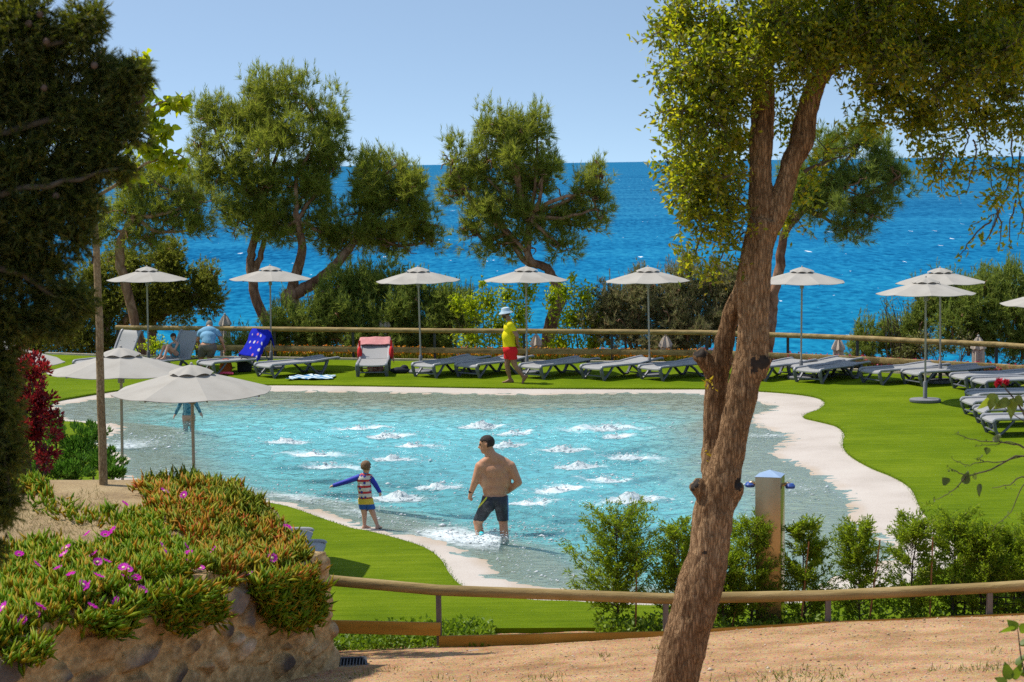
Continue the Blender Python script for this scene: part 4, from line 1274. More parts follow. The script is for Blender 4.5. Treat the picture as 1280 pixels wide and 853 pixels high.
o = b_.build('clothes_pile', pmat('black_cloth', [(.012, .013, .02), (.03, .03, .05)], 9, .9)); o.location = (q[0] + .62, q[1] + .75, .06)
tag(o, 'small black heap of clothes on the grass right of the pink towel lounger', 'clothes')
# towel on the grass
nu_, nv_ = 30, 14; U, Vv = np.meshgrid(np.linspace(0, 1, nu_), np.linspace(0, 1, nv_)); U = U.ravel(); Vv = Vv.ravel()
c = G(390, 473.5, .06); nz_ = fbm(xyz(U * 5, Vv * 3), 3, 6)
V = np.stack([c[0] + (U - .5) * 1.05 + .06 * nz_, c[1] + (Vv - .5) * .75 + .1 * nz_, .09 + .05 * np.abs(nz_)], -1)
m, nt, out = new_mat('striped_towel'); at = N(nt, 'ShaderNodeAttribute', _attribute_name='u'); av = N(nt, 'ShaderNodeAttribute', _attribute_name='v')
wv = N(nt, 'ShaderNodeMath', _operation='MULTIPLY_ADD'); wv.inputs[1].default_value = .5; L(nt, av.outputs['Fac'], wv.inputs[0]); L(nt, at.outputs['Fac'], wv.inputs[2])
ml = N(nt, 'ShaderNodeMath', _operation='MULTIPLY'); ml.inputs[1].default_value = 34; L(nt, wv.outputs[0], ml.inputs[0])
sn = N(nt, 'ShaderNodeMath', _operation='SINE'); L(nt, ml.outputs[0], sn.inputs[0])
cc = ramp(nt, sn.outputs[0], [(.60, .66, .64), (.45, .55, .60), (.04, .20, .42)], -.6, .6)
b = N(nt, 'ShaderNodeBsdfPrincipled', Roughness=.95); L(nt, cc, b.inputs['Base Color']); L(nt, b.outputs[0], out.inputs['Surface'])
o = cloth('beach_towel', V, nu_, nv_, m); attr(o, 'u', U); attr(o, 'v', Vv); tag(o, 'blue and white striped towel lying crumpled flat on the grass', 'towel')
b_ = MB().tube(catmull([(-.16, 0, .03), (-.05, .02, .045), (.1, 0, .04), (.17, .02, .03)], 4, False), [.05] * 6 + [.055] * 7, 10, flat=.6)
o = b_.build('flip_flop', pmat('pink_foam', [(.7, .05, .12), (.8, .08, .16)], 6, .7)); q2 = G(282, 469.5, .06); o.location = (q2[0], q2[1], .07)
tag(o, 'bright pink flip-flop on the grass in front of the blue towel', 'flip-flop')
q3 = np.array(LNG['blue'][0].location); r_ = rad(40)
b_ = MB(); b_.lathe([(.0, 0), (.13, 0), (.16, .12), (.13, .24), (.10, .25)], (0, 0, 0), 14, cap=False); b_.tube(catmull([(-.1, 0, .23), (-.06, 0, .32), (.06, 0, .32), (.1, 0, .23)], 4, False), .012, 6)
o = b_.build('beach_bag', pmat('orange_bag', [(.70, .14, .03), (.8, .18, .05)], 6, .8)); o.location = (q3[0] + .42, q3[1] + .62, .06)
tag(o, 'orange beach bag on the ground under the lounger with the blue towel', 'bag')
b_ = MB(); b_.box((0, 0, .13), (.34, .2, .26), bev=.04); b_.tube(catmull([(-.1, 0, .25), (-.06, 0, .33), (.06, 0, .33), (.1, 0, .25)], 4, False), .012, 6)
o = b_.build('beach_bag', pmat('black_bag', [(.015, .017, .022), (.03, .03, .035)], 6, .8)); o.location = (q3[0] + .85, q3[1] + .75, .06)
tag(o, 'black bag on the ground right of the orange one under the blue towel lounger', 'bag')

# ================================================================== log rail and lattice at the right, behind the young cypresses
q = [P(1205, 694, 22.5), P(1300, 720, 21.3)]
root = empty('log_rail', (q[0][0], q[0][1], .0)); O = np.array([q[0][0], q[0][1], 0])
MB().tube([q[0] - O, q[1] - O], .05, 12).build('rail', pmat('pale_log', [(.42, .33, .22), (.55, .46, .33)], 5, .8, .3, 30), root, angle=60)
for t in (.06, .9):
    p = (q[0] * (1 - t) + q[1] * t) - O; MB().tube([(p[0], p[1] + .05, 0), (p[0], p[1] + .05, p[2] + .02)], .04, 10).build('post', timber, root)
tag(root, 'pale round log rail half hidden behind the young cypresses at the right', 'rail')
root = empty('lattice_panel', P(1252, 752, 20.75)); mb = MB()
for k in range(7): mb.bar((-.5, 0, -.2 + k * .065), (.5, 0, -.235 + k * .065), .012, .016)
for k in range(12): mb.bar((-.48 + k * .088, .012, -.24), (-.48 + k * .088, .012, .22), .016, .012, up=(0, 1, 0))
mb.build('lattice', dark_metal, root, smooth=False)
MB().bar((-.52, 0, -.62), (-.52, 0, .25), .03, .03, up=(0, 1, 0)).build('post', dark_metal, root, smooth=False)
MB().bar((.52, 0, -.62), (.52, 0, .25), .03, .03, up=(0, 1, 0)).build('post', dark_metal, root, smooth=False)
tag(root, 'dark slatted lattice panel behind the near fence at the right edge', 'lattice')
# ================================================================== bark materials
def bark(name, cols, scale=9, bump=.9, stretch=(2.2, 2.2, .45), bscale=10, bdist=.03):
    m, nt, out = new_mat(name)
    tc = N(nt, 'ShaderNodeTexCoord'); mp = N(nt, 'ShaderNodeMapping'); mp.inputs['Scale'].default_value = stretch; L(nt, tc.outputs['Object'], mp.inputs['Vector'])
    n1 = N(nt, 'ShaderNodeTexNoise', Scale=scale, Detail=7, Roughness=.7, Distortion=.5); L(nt, mp.outputs[0], n1.inputs['Vector'])
    dv = N(nt, 'ShaderNodeVectorMath', _operation='MULTIPLY_ADD'); L(nt, n1.outputs['Color'], dv.inputs[0]); dv.inputs[1].default_value = (.09, .09, .09); L(nt, mp.outputs[0], dv.inputs[2])
    vo = N(nt, 'ShaderNodeTexVoronoi', Scale=bscale, _feature='DISTANCE_TO_EDGE'); L(nt, dv.outputs[0], vo.inputs['Vector'])
    n2 = N(nt, 'ShaderNodeTexNoise', Scale=2.0, Detail=4); L(nt, tc.outputs['Object'], n2.inputs['Vector'])
    ad = N(nt, 'ShaderNodeMath', _operation='MULTIPLY_ADD'); ad.inputs[1].default_value = .6; L(nt, n2.outputs['Fac'], ad.inputs[0]); L(nt, n1.outputs['Fac'], ad.inputs[2])
    col = ramp(nt, ad.outputs[0], cols, .60, .98)
    cr = ramp(nt, vo.outputs['Distance'], [(.45, .4, .37), (1, 1, 1)], 0, .16)
    mx = N(nt, 'ShaderNodeMix', _data_type='RGBA', _blend_type='MULTIPLY'); mx.inputs[0].default_value = .8; L(nt, col, mx.inputs[6]); L(nt, cr, mx.inputs[7])
    b = N(nt, 'ShaderNodeBsdfPrincipled', Roughness=.95); b.inputs['Specular IOR Level'].default_value = .1; L(nt, mx.outputs[2], b.inputs['Base Color'])
    h = N(nt, 'ShaderNodeMath', _operation='MULTIPLY_ADD'); h.inputs[1].default_value = .7; L(nt, n1.outputs['Fac'], h.inputs[0])
    mn = N(nt, 'ShaderNodeMath', _operation='MINIMUM'); mn.inputs[1].default_value = .18; L(nt, vo.outputs['Distance'], mn.inputs[0]); L(nt, mn.outputs[0], h.inputs[2])
    bp = N(nt, 'ShaderNodeBump', Strength=bump, Distance=bdist); L(nt, h.outputs[0], bp.inputs['Height']); L(nt, bp.outputs[0], b.inputs['Normal'])
    L(nt, b.outputs[0], out.inputs['Surface'])
    return m


oak_bark = bark('oak_bark', [(.15, .085, .042), (.33, .195, .098), (.48, .31, .17)], 9, 1.0, (2.8, 2.8, .42), 24, .028)
pine_bark = bark('pine_bark', [(.17, .085, .05), (.33, .18, .105), (.45, .28, .18)], 3, .8, (1, 1, .4), 4, .06)
twig_mat = pmat('twig_bark', [(.06, .045, .03), (.12, .09, .06)], 12, .9)
scar_mat = pmat('bark_scar', [(.018, .014, .011), (.05, .038, .03)], 18, .95, .6, 40)

# ================================================================== the big leaning oak
OY = 11.6; S_ = OY / F_PX


def stem(pts, Y0=OY, sub=5):
    a = np.array([[*P(x, y, Y0 + dy), r * .93 * S_] for x, y, r, dy in pts]); return catmull(a, sub, closed=False)


main = stem([(822, 960, 40, 0), (834, 905, 35, 0), (845, 853, 30.5, 0), (858, 795, 29.5, 0), (873, 740, 28.5, 0), (885, 690, 26, 0), (893, 640, 26, 0), (901, 605, 22, 0), (913, 560, 19.5, 0), (925, 500, 19, 0),
             (936, 460, 20, 0), (941, 430, 20, 0), (941, 400, 20, 0), (942, 350, 20.5, 0), (948, 310, 21, 0), (956, 275, 20, 0)])
left = stem([(953, 285, 16, 0), (950, 240, 15.5, 0), (951, 190, 15, 0), (953, 150, 14, 0), (955, 110, 12, 0), (959, 70, 10, .05), (963, 20, 8, .1), (965, -60, 5, .2)])
right = stem([(962, 285, 15, 0), (977, 245, 13, 0), (991, 200, 14, 0), (1000, 185, 14.5, 0), (1007, 150, 13, 0), (1018, 110, 12, 0), (1031, 85, 12.5, 0), (1065, 30, 11, -.1), (1110, -20, 10, -.2), (1180, -60, 8, -.3), (1260, -90, 6, -.4)])
second = stem([(895, 625, 12, .10), (890, 590, 12, .16), (890, 550, 12, .2), (893, 510, 12.5, .22), (898, 470, 14, .2), (905, 430, 13, .16), (911, 402, 11, .14), (926, 365, 10, .10), (938, 335, 9, .05)])
stub = stem([(898, 478, 12, .2), (884, 455, 10.5, .16), (873, 441, 9, .13)])
knob1 = stem([(890, 632, 13, 0), (876, 612, 10, -.02), (869, 605, 8.5, -.03)])
knob2 = stem([(905, 632, 15, 0), (916, 618, 12, -.02), (920, 606, 9, -.03)])
knob3 = stem([(945, 465, 15, -.01), (955, 452, 9, -.03), (958, 446, 6.5, -.03)])
mb = MB()
for s_ in (main, left, right, second, stub, knob1, knob2, knob3): mb.tube(s_[:, :3], s_[:, 3], 20)
oak = empty('oak_tree', main[2][:3] * [1, 1, 1]); oak.location = (main[0][0], main[0][1], path_z(np.array([main[0][0]]), np.array([main[0][1]]))[0])
O_oak = np.array(oak.location)
mb.v = [tuple(np.array(v) - O_oak) for v in mb.v]
tr = mb.build('trunk', oak_bark, oak, smooth=False); remesh(tr, .009, 4, .5)
V, Nn = verts_of(tr)
q = V * np.array([26, 26, 6]); ridge = 1 - np.abs(fbm(q, 3, 21)) * 2.2
disp = .010 * ridge + .016 * fbm(V * 5, 3, 22) + .003 * fbm(V * np.array([60, 60, 22]), 2, 23)
V2 = V + Nn * disp[:, None]
tr.data.vertices.foreach_set('co', V2.astype(np.float32).ravel()); tr.data.update()
# dark wounds: hollow scars where limbs were cut
tr.data.materials.append(scar_mat)
scars = [(P(956, 453, OY - .09), .042, 1.1), (P(872, 440, OY + .1), .045, .8), (P(868, 604, OY - .05), .04, 1), (P(922, 604, OY - .06), .042, 1), (P(944, 470, OY - .11), .026, 3.4), (P(949, 505, OY - .10), .016, 3.6), (P(957, 228, OY - .1), .022, 1), (P(880, 690, OY - .15), .03, 1.6)]
cen = np.empty(len(tr.data.polygons) * 3, np.float32); tr.data.polygons.foreach_get('center', cen); cen = cen.reshape(-1, 3) + O_oak
mi = np.zeros(len(cen), np.int32)
for c, r, st in scars:
    dd = np.sqrt((cen[:, 0] - c[0]) ** 2 + (cen[:, 1] - c[1]) ** 2 + ((cen[:, 2] - c[2]) / st) ** 2) + .030 * fbm(cen * 20, 3, 30)
    mi[dd < r] = 1
tr.data.polygons.foreach_set('material_index', mi)

oak_leaf = leafmat('oak_leaf', [(.04, .066, .012), (.08, .12, .018), (.14, .175, .022), (.22, .21, .025)], .6,
                   [(.22, .33, .008), (.42, .50, .012), (.62, .64, .015), (.76, .66, .02)], rough=.38, spec=.4)
rng = np.random.default_rng(3)
ob = []
for px, py, rx, ry, dY, dens in [
        (855, 25, 48, 38, .0, 1.3), (905, 45, 55, 55, .1, 1.3), (880, 75, 50, 40, -.25, 1), (850, 140, 36, 36, -.2, .9), (900, 150, 36, 40, -.25, .9), (880, 215, 50, 40, -.2, 1), (860, 260, 30, 30, -.1, .8), (905, 275, 30, 30, -.15, .8), (920, 110, 30, 40, -.2, .9), (845, 95, 34, 30, -.1, .9), (890, 120, 55, 45, 0, 1), (862, 165, 42, 40, .1, .8), (905, 185, 45, 45, .1, .9), (866, 225, 44, 40, 0, 1),
        (912, 250, 32, 36, .15, 1), (880, 270, 36, 30, -.05, .8), (905, 305, 26, 22, 0, .55), (895, 328, 18, 13, -.1, .4), (862, 318, 12, 12, -.1, .35), (835, 200, 22, 20, .1, .45), (828, 45, 20, 20, .1, .4),
        (975, 40, 60, 48, .0, 1.2), (1000, 75, 40, 38, -.25, 1), (1035, 35, 55, 48, .1, 1.2), (975, 150, 16, 40, .1, .6), (1035, 190, 22, 34, .15, .45), (1005, 235, 14, 26, .1, .5), (990, 275, 10, 14, .1, .5), (930, 80, 40, 40, .3, 1),
        (1090, 55, 60, 55, .0, 1.2), (1105, 115, 45, 40, .05, 1.1), (1150, 60, 60, 60, .1, 1.1), (1155, 140, 48, 42, .0, 1.1), (1210, 60, 60, 60, -.1, 1.1), (1215, 135, 45, 40, .05, .9), (1270, 70, 60, 65, .0, 1.1),
        (1265, 150, 40, 45, .0, .8), (1172, 195, 26, 26, .0, .8), (1150, 178, 20, 22, .0, .7), (1195, 215, 16, 16, 0, .6), (1240, 200, 26, 26, 0, .5), (1275, 210, 22, 30, 0, .6), (1255, 245, 18, 16, 0, .35), (1085, 150, 30, 22, .1, .6), (1045, 45, 46, 40, -.35, 1.1), (1085, 15, 50, 40, -.4, 1.1), (965, 28, 40, 44, -.35, 1.1), (1015, 55, 36, 34, -.4, 1), (948, 65, 26, 26, -.3, .8), (1120, 70, 50, 44, -.4, 1), (1190, 100, 50, 40, -.35, .9), (1000, 110, 18, 26, -.25, .5), (960, 105, 14, 16, -.25, .5), (1255, 60, 50, 50, -.4, 1)]:
    ob.append((px, py, rx * .92, ry * .92, dY, dens))
# the crown goes on above the frame and shades what hangs below
for px, py, rx, ry, dY, dens in [(880, -70, 80, 70, .3, .6), (1000, -90, 100, 80, .4, .8), (1130, -90, 110, 90, .2, .8), (1260, -80, 110, 90, .2, .8), (1050, -200, 150, 100, .8, .6), (1230, -220, 150, 100, .8, .6), (1000, -40, 90, 60, 1.0, .9), (1120, -50, 100, 70, 1.1, .9), (1240, -40, 100, 70, 1.1, .9), (1150, 20, 90, 60, .8, .9), (1060, -20, 80, 60, .8, .9), (1250, 30, 80, 60, .8, .9), (960, -110, 80, 70, -.3, 1.2), (1060, -130, 100, 80, -.2, 1.2), (1160, -120, 100, 80, -.3, 1.2), (1250, -120, 90, 80, -.3, 1.2), (1010, -190, 110, 80, .2, 1.2), (1120, -200, 110, 80, .1, 1.2), (960, -60, 60, 50, .5, 1.1), (1060, -50, 80, 50, -.4, 1.1), (1200, -50, 90, 50, -.4, 1.1), (1300, 0, 80, 80, .2, 1.1)]:
    ob.append((px, py, rx, ry, dY, dens))
Cs, Ds = [], []
twg = MB()
for (px, py, rx, ry, dY, dens) in ob:
    c, r = blob(px, py, rx, ry, OY + dY, .75)
    nsp = max(8, int(78 * dens * (rx * ry / 2000)))
    p, d = blob_points((c, r), nsp, rng, .5, 1.0)
    for k in range(nsp):                                   # every sprig is a short twig with its leaves
        dirn = unit(d[k] * .8 + rng.normal(size=3) * .6 + np.array([0, 0, -.15])); ln = rng.uniform(.07, .15)
        nl = rng.integers(13, 21); t = rng.uniform(0, 1, (nl, 1))
        cc = p[k] + dirn * ln * t + rng.normal(size=(nl, 3)) * .022
        Cs.append(cc); Ds.append(unit(dirn * .5 + rng.normal(size=(nl, 3)) * .75))
        if k % 2 == 0: twg.tube([p[k] - dirn * .05, p[k] + dirn * ln], [.0035, .0015], 4, cap=False)
C = np.concatenate(Cs); D = np.concatenate(Ds)
# bare hanging twigs at the right with sparse leaves
hang = [[(1205, 150), (1212, 170), (1206, 186), (1200, 205), (1188, 228), (1176, 245)], [(1230, 120), (1232, 170), (1236, 205), (1240, 232), (1246, 262), (1240, 285)], [(1216, 175), (1220, 190), (1214, 215), (1208, 238), (1190, 246)],
        [(1262, 150), (1266, 200), (1260, 232), (1250, 262), (1228, 276), (1212, 284)], [(1275, 190), (1272, 240), (1279, 270), (1272, 300)], [(1246, 262), (1252, 285), (1250, 310)], [(1240, 275), (1222, 290), (1206, 310), (1200, 320)],
        [(1250, 262), (1232, 300), (1226, 290)], [(1180, 190), (1172, 215), (1160, 235)], [(1270, 250), (1262, 285), (1265, 310)],
        [(930, 290), (905, 315), (890, 345), (868, 340)], [(880, 285), (868, 320), (850, 335)], [(925, 130), (890, 115), (850, 80), (825, 50)], [(940, 230), (900, 205), (870, 190), (835, 200)], [(945, 280), (915, 240), (880, 230), (850, 235)],
        [(1005, 215), (1035, 200), (1060, 195)], [(955, 90), (930, 60), (905, 20)], [(1030, 90), (1080, 75), (1130, 70), (1190, 60), (1260, 40)], [(1060, 40), (1100, 100), (1150, 140), (1200, 165)], [(1180, 60), (1230, 110), (1262, 150)], [(1195, 60), (1208, 110), (1205, 150)]]
for k, pl in enumerate(hang):
    pts = [P(x, y, OY + .1 * math.sin(k * 2.1) + .02 * i) for i, (x, y) in enumerate(pl)]
    thick = .012 if k >= 15 else .006
    c = limb(twg, pts, thick, .0018, 5, .004, rng)
    if k < 15:
        m_ = 16; ii = rng.integers(len(c) // 3, len(c), m_); C = np.concatenate([C, c[ii] + rng.normal(size=(m_, 3)) * .012]); D = np.concatenate([D, rng.normal(size=(m_, 3)) + np.array([0, 0, -.7])])
V, F_ = leaves_arrays(C - O_oak, D, .041, .019, rng, .22, .42)
mesh_np('crown', V, F_, oak_leaf, oak)
twg.v = [tuple(np.array(v) - O_oak) for v in twg.v]; twg.build('twigs', twig_mat, oak, smooth=False)
sp = []
for px, py in ((888, 573), (890, 568), (886, 478), (890, 482), (883, 480)): sp.append(P(px, py, OY + .02) + rng.normal(size=(5, 3)) * .012)
sp = np.concatenate(sp); V, F_ = leaves_arrays(sp - O_oak, rng.normal(size=sp.shape), .03, .016, rng)
mesh_np('sprouts', V, F_, leafmat('yellow_sprout', [(.5, .36, .01), (.6, .45, .02)], .4), oak)
tag(oak, 'big leaning forked oak in the foreground with scarred brown trunk and hanging dark leaves', 'tree')

# ================================================================== pines
pine_a = leafmat('pine_needles', [(.14, .185, .028), (.205, .25, .04), (.275, .30, .055), (.36, .31, .09)], .58, [(.28, .36, .03), (.39, .44, .04), (.46, .45, .06)], rough=.55, spec=.25)
pine_b = leafmat('pine_needles_young', [(.145, .21, .034), (.21, .285, .05), (.27, .33, .07), (.34, .36, .09)], .6, [(.20, .28, .035), (.30, .34, .06)], rough=.55, spec=.25)
pine_c = leafmat('pine_needles_dry', [(.17, .19, .06), (.24, .25, .09), (.32, .29, .13), (.40, .28, .16)], .55, rough=.6, spec=.2)
bush_m = leafmat('juniper_leaf', [(.13, .15, .02), (.20, .215, .032), (.27, .265, .045), (.33, .29, .06)], .57, [(.22, .26, .025), (.32, .33, .04)], rough=.6, spec=.2)


def ground_under(p):
    return headland_z(np.array([p[0]]), np.array([p[1]]))[0] if p[1] > 46 else .05


def pine(name, base_px, trunks, blobs, Y, lab, mat=pine_a, clumps=24, tufts=20, nn=15, nlen=.16, nwid=.017, crad=.36, up=.55, group=None, cat='tree', shell=.55, candle=.25, seed=1, limbs=5, tmat=None, lr=.02):
    rng = np.random.default_rng(seed); b = P(base_px[0], base_px[1], Y); gz = ground_under(b)
    root = empty(name, (b[0], b[1], gz)); O = np.array(root.location)
    bl = [blob(x, y, rx, ry, Y + dy, .85) for x, y, rx, ry, dy in blobs]
    C, D = clumped(bl, clumps, tufts, crad, rng, up, shell)
    V1, F1 = needles_arrays(C, D, nn, nlen, nwid, rng, .10, .8)
    parts = [(V1, F1)]
    if candle and nlen > .12:                              # new shoots stand upright above the crown
        cenb = np.array([c for c, _r in bl]); top = C[:, 2] > np.interp(rng.uniform(0, 1, len(C)), [0, 1], [np.percentile(C[:, 2], 35), np.percentile(C[:, 2], 90)])
        ks = np.where(top & (D[:, 2] > .6))[0]; ks = rng.choice(ks, min(len(ks), int(len(C) * .10)), replace=False)
        A = rng.normal(size=(len(ks), 3)) * .13 + np.array([0, 0, 1]); V3, F3 = needles_arrays(C[ks], A, 16, nlen * .62, nwid, rng, .42, .30); parts.append((V3, F3))
    if candle:                                             # upright shoots standing out of the crown
        k = rng.choice(len(C), int(len(C) * candle), replace=False); A = rng.normal(size=(len(k), 3)) * .22 + np.array([0, 0, 1])
        V2, F2 = needles_arrays(C[k] + np.array([0, 0, .03]), A, nn, nlen * .75, nwid, rng, .30, .38); parts.append((V2, F2))
    V, F = cat_arrays(parts)
    mesh_np('crown', V - O, F, mat, root)
    mb = MB()
    for pts in trunks:
        a = np.array([[*P(x, y, Y + dy), r * Y / F_PX] for x, y, r, dy in pts])
        if a[0][2] > gz and pts[0][1] > 395: a = np.concatenate([[[a[0][0] + .02, a[0][1], gz - .15, a[0][3] * 1.25]], a])
        s_ = catmull(a, 4, closed=False); s_[1:-1, :3] += rng.normal(size=s_[1:-1, :3].shape) * .012
        mb.tube(s_[:, :3] - O, s_[:, 3], 9)
    if trunks:
        tips = [P(t[-1][0], t[-1][1], Y + t[-1][3]) for t in trunks]
        for c, r in bl:                                    # limbs feed every clump
            tp = tips[int(np.argmin([np.linalg.norm(c - t) for t in tips]))]
            limb(mb, [tp - O, (tp + c) / 2 - O + rng.normal(size=3) * .15 - np.array([0, 0, .1]), c - O], .07, .03, 6, .02, rng)
            for _ in range(limbs):
                d = unit(rng.normal(size=3)); e = c + d * r * .85
                limb(mb, [c - O, (c + e) / 2 - O + rng.normal(size=3) * .1, e - O], lr * 1.6, lr * .5, 5, .02, rng)
    else:
        for c, r in bl:
            for _ in range(limbs):
                d = unit(rng.normal(size=3) + np.array([0, 0, .4])); e = c + d * r * .9; g0 = np.array([c[0] + d[0] * .3, c[1], max(gz, c[2] - r[2] * 1.0)])
                limb(mb, [g0 - O, (c + e) / 2 - O, e - O], lr * 1.8, lr * .5, 5, .03, rng)
    mb.build('trunk', tmat or pine_bark, root, angle=80)
    tag(root, lab, cat, group)
    return root


pine('pine_tree', (375, 430), [[(378, 440, 10, 0), (374, 405, 10, 0), (366, 383, 10, 0), (361, 372, 11, 0), (372, 366, 8, 0), (390, 356, 7.5, 0), (408, 343, 7, 0), (425, 326, 6, 0), (445, 300, 4.5, .2)],
                              [(363, 375, 8, 0), (366, 355, 7, 0), (372, 335, 6.5, -.1), (378, 310, 5.5, -.2), (372, 275, 4, -.3)],
                              [(352, 440, 8, .5), (341, 415, 7.5, .5), (331, 398, 7, .5), (320, 375, 6.5, .5), (315, 350, 6, .5), (313, 325, 5.5, .5), (318, 300, 5, .5), (330, 250, 4, .4)],
                              [(316, 345, 5, .5), (325, 322, 4, .5), (330, 300, 3, .5)]],
     [(335, 125, 46, 30, 0), (385, 130, 38, 30, .2), (290, 155, 44, 36, .2), (262, 150, 22, 22, 0), (250, 185, 18, 22, .2), (330, 175, 62, 45, -.3), (395, 175, 42, 42, 0), (275, 215, 40, 36, 0), (330, 235, 62, 46, .2), (385, 235, 48, 50, .1),
      (300, 275, 50, 30, .2), (355, 285, 52, 26, 0), (415, 205, 24, 30, .3), (405, 290, 40, 22, .2),
      (455, 215, 30, 30, .2), (480, 225, 42, 34, 0), (510, 250, 38, 40, 0), (465, 265, 52, 40, .2), (525, 280, 30, 30, .2), (495, 300, 50, 26, 0), (445, 300, 40, 20, .2), (540, 300, 16, 18, .2), (515, 225, 16, 22, .2), (415, 305, 26, 18, .3)],
     54.5, 'large umbrella-shaped pine with two curved trunks at the left, its right half lower and darker', pine_a, 25, 20, 19, .23, .015, .33, .85, shell=.42, seed=2)
pine('pine_tree', (668, 430), [[(684, 440, 8.5, 0), (686, 420, 8.5, 0), (690, 400, 8.5, 0), (696, 385, 8, 0), (700, 372, 7.5, 0), (697, 358, 7, 0), (690, 345, 6.5, 0), (681, 334, 5.5, 0), (662, 325, 5, 0), (660, 300, 4.5, 0), (662, 270, 3.5, 0)],
                              [(672, 332, 4.5, .1), (658, 328, 4, .1), (645, 312, 3.5, .1), (635, 290, 3, .1)]],
     [(618, 165, 30, 26, 0), (655, 160, 26, 22, 0), (672, 165, 20, 26, .2), (640, 190, 48, 36, -.2), (565, 205, 18, 24, 0), (575, 240, 28, 30, .2), (600, 215, 32, 34, 0), (650, 230, 52, 40, .2), (680, 215, 22, 32, 0), (610, 265, 42, 34, 0),
      (655, 275, 44, 30, 0), (705, 255, 28, 28, .2), (735, 240, 26, 22, 0), (752, 220, 14, 18, 0), (720, 280, 38, 20, .2), (745, 262, 20, 20, 0), (625, 305, 32, 18, .2), (700, 305, 30, 16, 0), (590, 290, 20, 16, 0), (660, 310, 22, 14, 0)],
     52.5, 'single-trunked pine in the middle rising above the sea horizon behind the man in yellow', pine_a, 25, 20, 19, .23, .015, .33, .85, shell=.42, seed=4)
# pull that trunk over so it leans as in the photo
pine('pine_tree', (160, 430), [[(178, 440, 6, 0), (170, 410, 6, 0), (162, 375, 6, 0), (154, 345, 6, 0), (149, 325, 6, 0), (152, 300, 5.5, 0), (168, 270, 4, 0)]],
     [(175, 225, 34, 26, 0), (215, 240, 36, 30, 0), (160, 262, 40, 30, .2), (205, 275, 44, 26, 0), (245, 255, 22, 28, .2), (150, 290, 32, 18, 0), (185, 298, 26, 14, 0), (240, 285, 16, 10, 0)],
     53.0, 'slender reddish-trunked pine at the far left, its crown half behind the bright vine leaves', pine_a, 25, 20, 19, .23, .015, .33, .85, shell=.42, seed=6)
pine('pine_tree', (965, 430), [[(958, 450, 7, 0), (962, 425, 7, 0), (964, 395, 7, 0), (967, 370, 6.5, 0), (973, 345, 6.5, 0), (976, 320, 6, 0), (982, 290, 5, 0), (1005, 262, 4, 0)]],
     [(1040, 190, 34, 30, 0), (1075, 178, 30, 22, 0), (1095, 205, 30, 28, 0), (1050, 235, 50, 34, -.2), (1110, 235, 24, 22, .2), (1080, 265, 42, 24, 0), (1020, 255, 36, 30, .2), (1060, 288, 28, 14, 0), (1000, 225, 30, 36, 0), (1122, 222, 12, 12, 0), (975, 270, 22, 18, .2)],
     51.5, 'dark rounded pine growing right behind the big leaning oak', pine_b, 27, 20, 19, .23, .015, .33, .85, shell=.42, seed=8)
pine('juniper_bush', (200, 400), [[(150, 420, 6, 0), (165, 395, 6, 0), (180, 385, 5, 0), (200, 375, 4, 0)], [(130, 415, 6, .3), (140, 390, 6, .3), (155, 375, 5, .3)], [(190, 415, 5, .2), (200, 395, 5, .2), (225, 385, 4, .2)]],
     [(160, 330, 36, 26, 0), (205, 322, 28, 20, 0), (215, 345, 36, 30, 0), (255, 350, 26, 22, 0), (170, 365, 44, 30, 0), (225, 378, 44, 26, 0), (262, 380, 20, 22, 0), (120, 345, 30, 30, .2), (130, 385, 36, 24, 0), (190, 395, 30, 14, .2), (90, 380, 30, 30, .3), (60, 400, 34, 30, .3), (40, 430, 40, 24, .2), (95, 425, 36, 24, .1), (130, 430, 26, 16, .1)],
     55.0, 'rounded dense olive-green evergreen beyond the fence at the far left', bush_m, 90, 26, 10, .10, .026, .30, .35, candle=.08, seed=10, cat='tree')
pine('pine_shrub', (480, 420), [], [(405, 385, 26, 32, 0), (435, 365, 28, 26, 0), (470, 365, 34, 28, 0), (510, 375, 30, 28, 0), (550, 385, 28, 26, 0), (575, 395, 22, 24, 0), (430, 400, 40, 30, -.3), (490, 405, 46, 32, -.3), (550, 415, 40, 26, -.2), (465, 430, 60, 22, -.4), (395, 425, 30, 24, 0), (540, 440, 50, 18, 0)],
     53.0, 'dense dark green young pine scrub along the fence left of the middle', pine_b, 66, 20, 15, .17, .019, .31, .75, cat='shrub', candle=.4, seed=12)
pine('pine_shrub', (850, 420), [], [(765, 385, 28, 26, 0), (800, 372, 30, 26, 0), (840, 372, 30, 28, 0), (880, 368, 30, 30, 0), (910, 365, 22, 28, 0), (790, 410, 46, 26, -.2), (850, 408, 48, 30, -.3), (895, 405, 34, 30, 0), (858, 340, 12, 14, 0), (750, 410, 22, 22, 0), (830, 435, 60, 16, -.2), (935, 360, 20, 18, .2), (920, 395, 22, 26, .2)],
     51.2, 'greyish brown-green pine scrub left of the big leaning trunk', pine_c, 66, 20, 15, .16, .019, .31, .6, cat='shrub', candle=.2, seed=14)
pine('pine_shrub', (1230, 410), [], [(1165, 385, 26, 22, 0), (1190, 370, 30, 22, 0), (1230, 365, 34, 24, 0), (1265, 358, 26, 20, 0), (1200, 395, 46, 28, -.2), (1255, 390, 40, 32, -.2), (1295, 380, 30, 40, 0), (1225, 425, 50, 20, 0), (1280, 425, 40, 24, 0), (1150, 410, 22, 20, 0)],
     47.6, 'dense dark pine scrub beyond the fence at the far right', pine_b, 66, 20, 15, .16, .019, .31, .6, cat='shrub', candle=.2, seed=16)
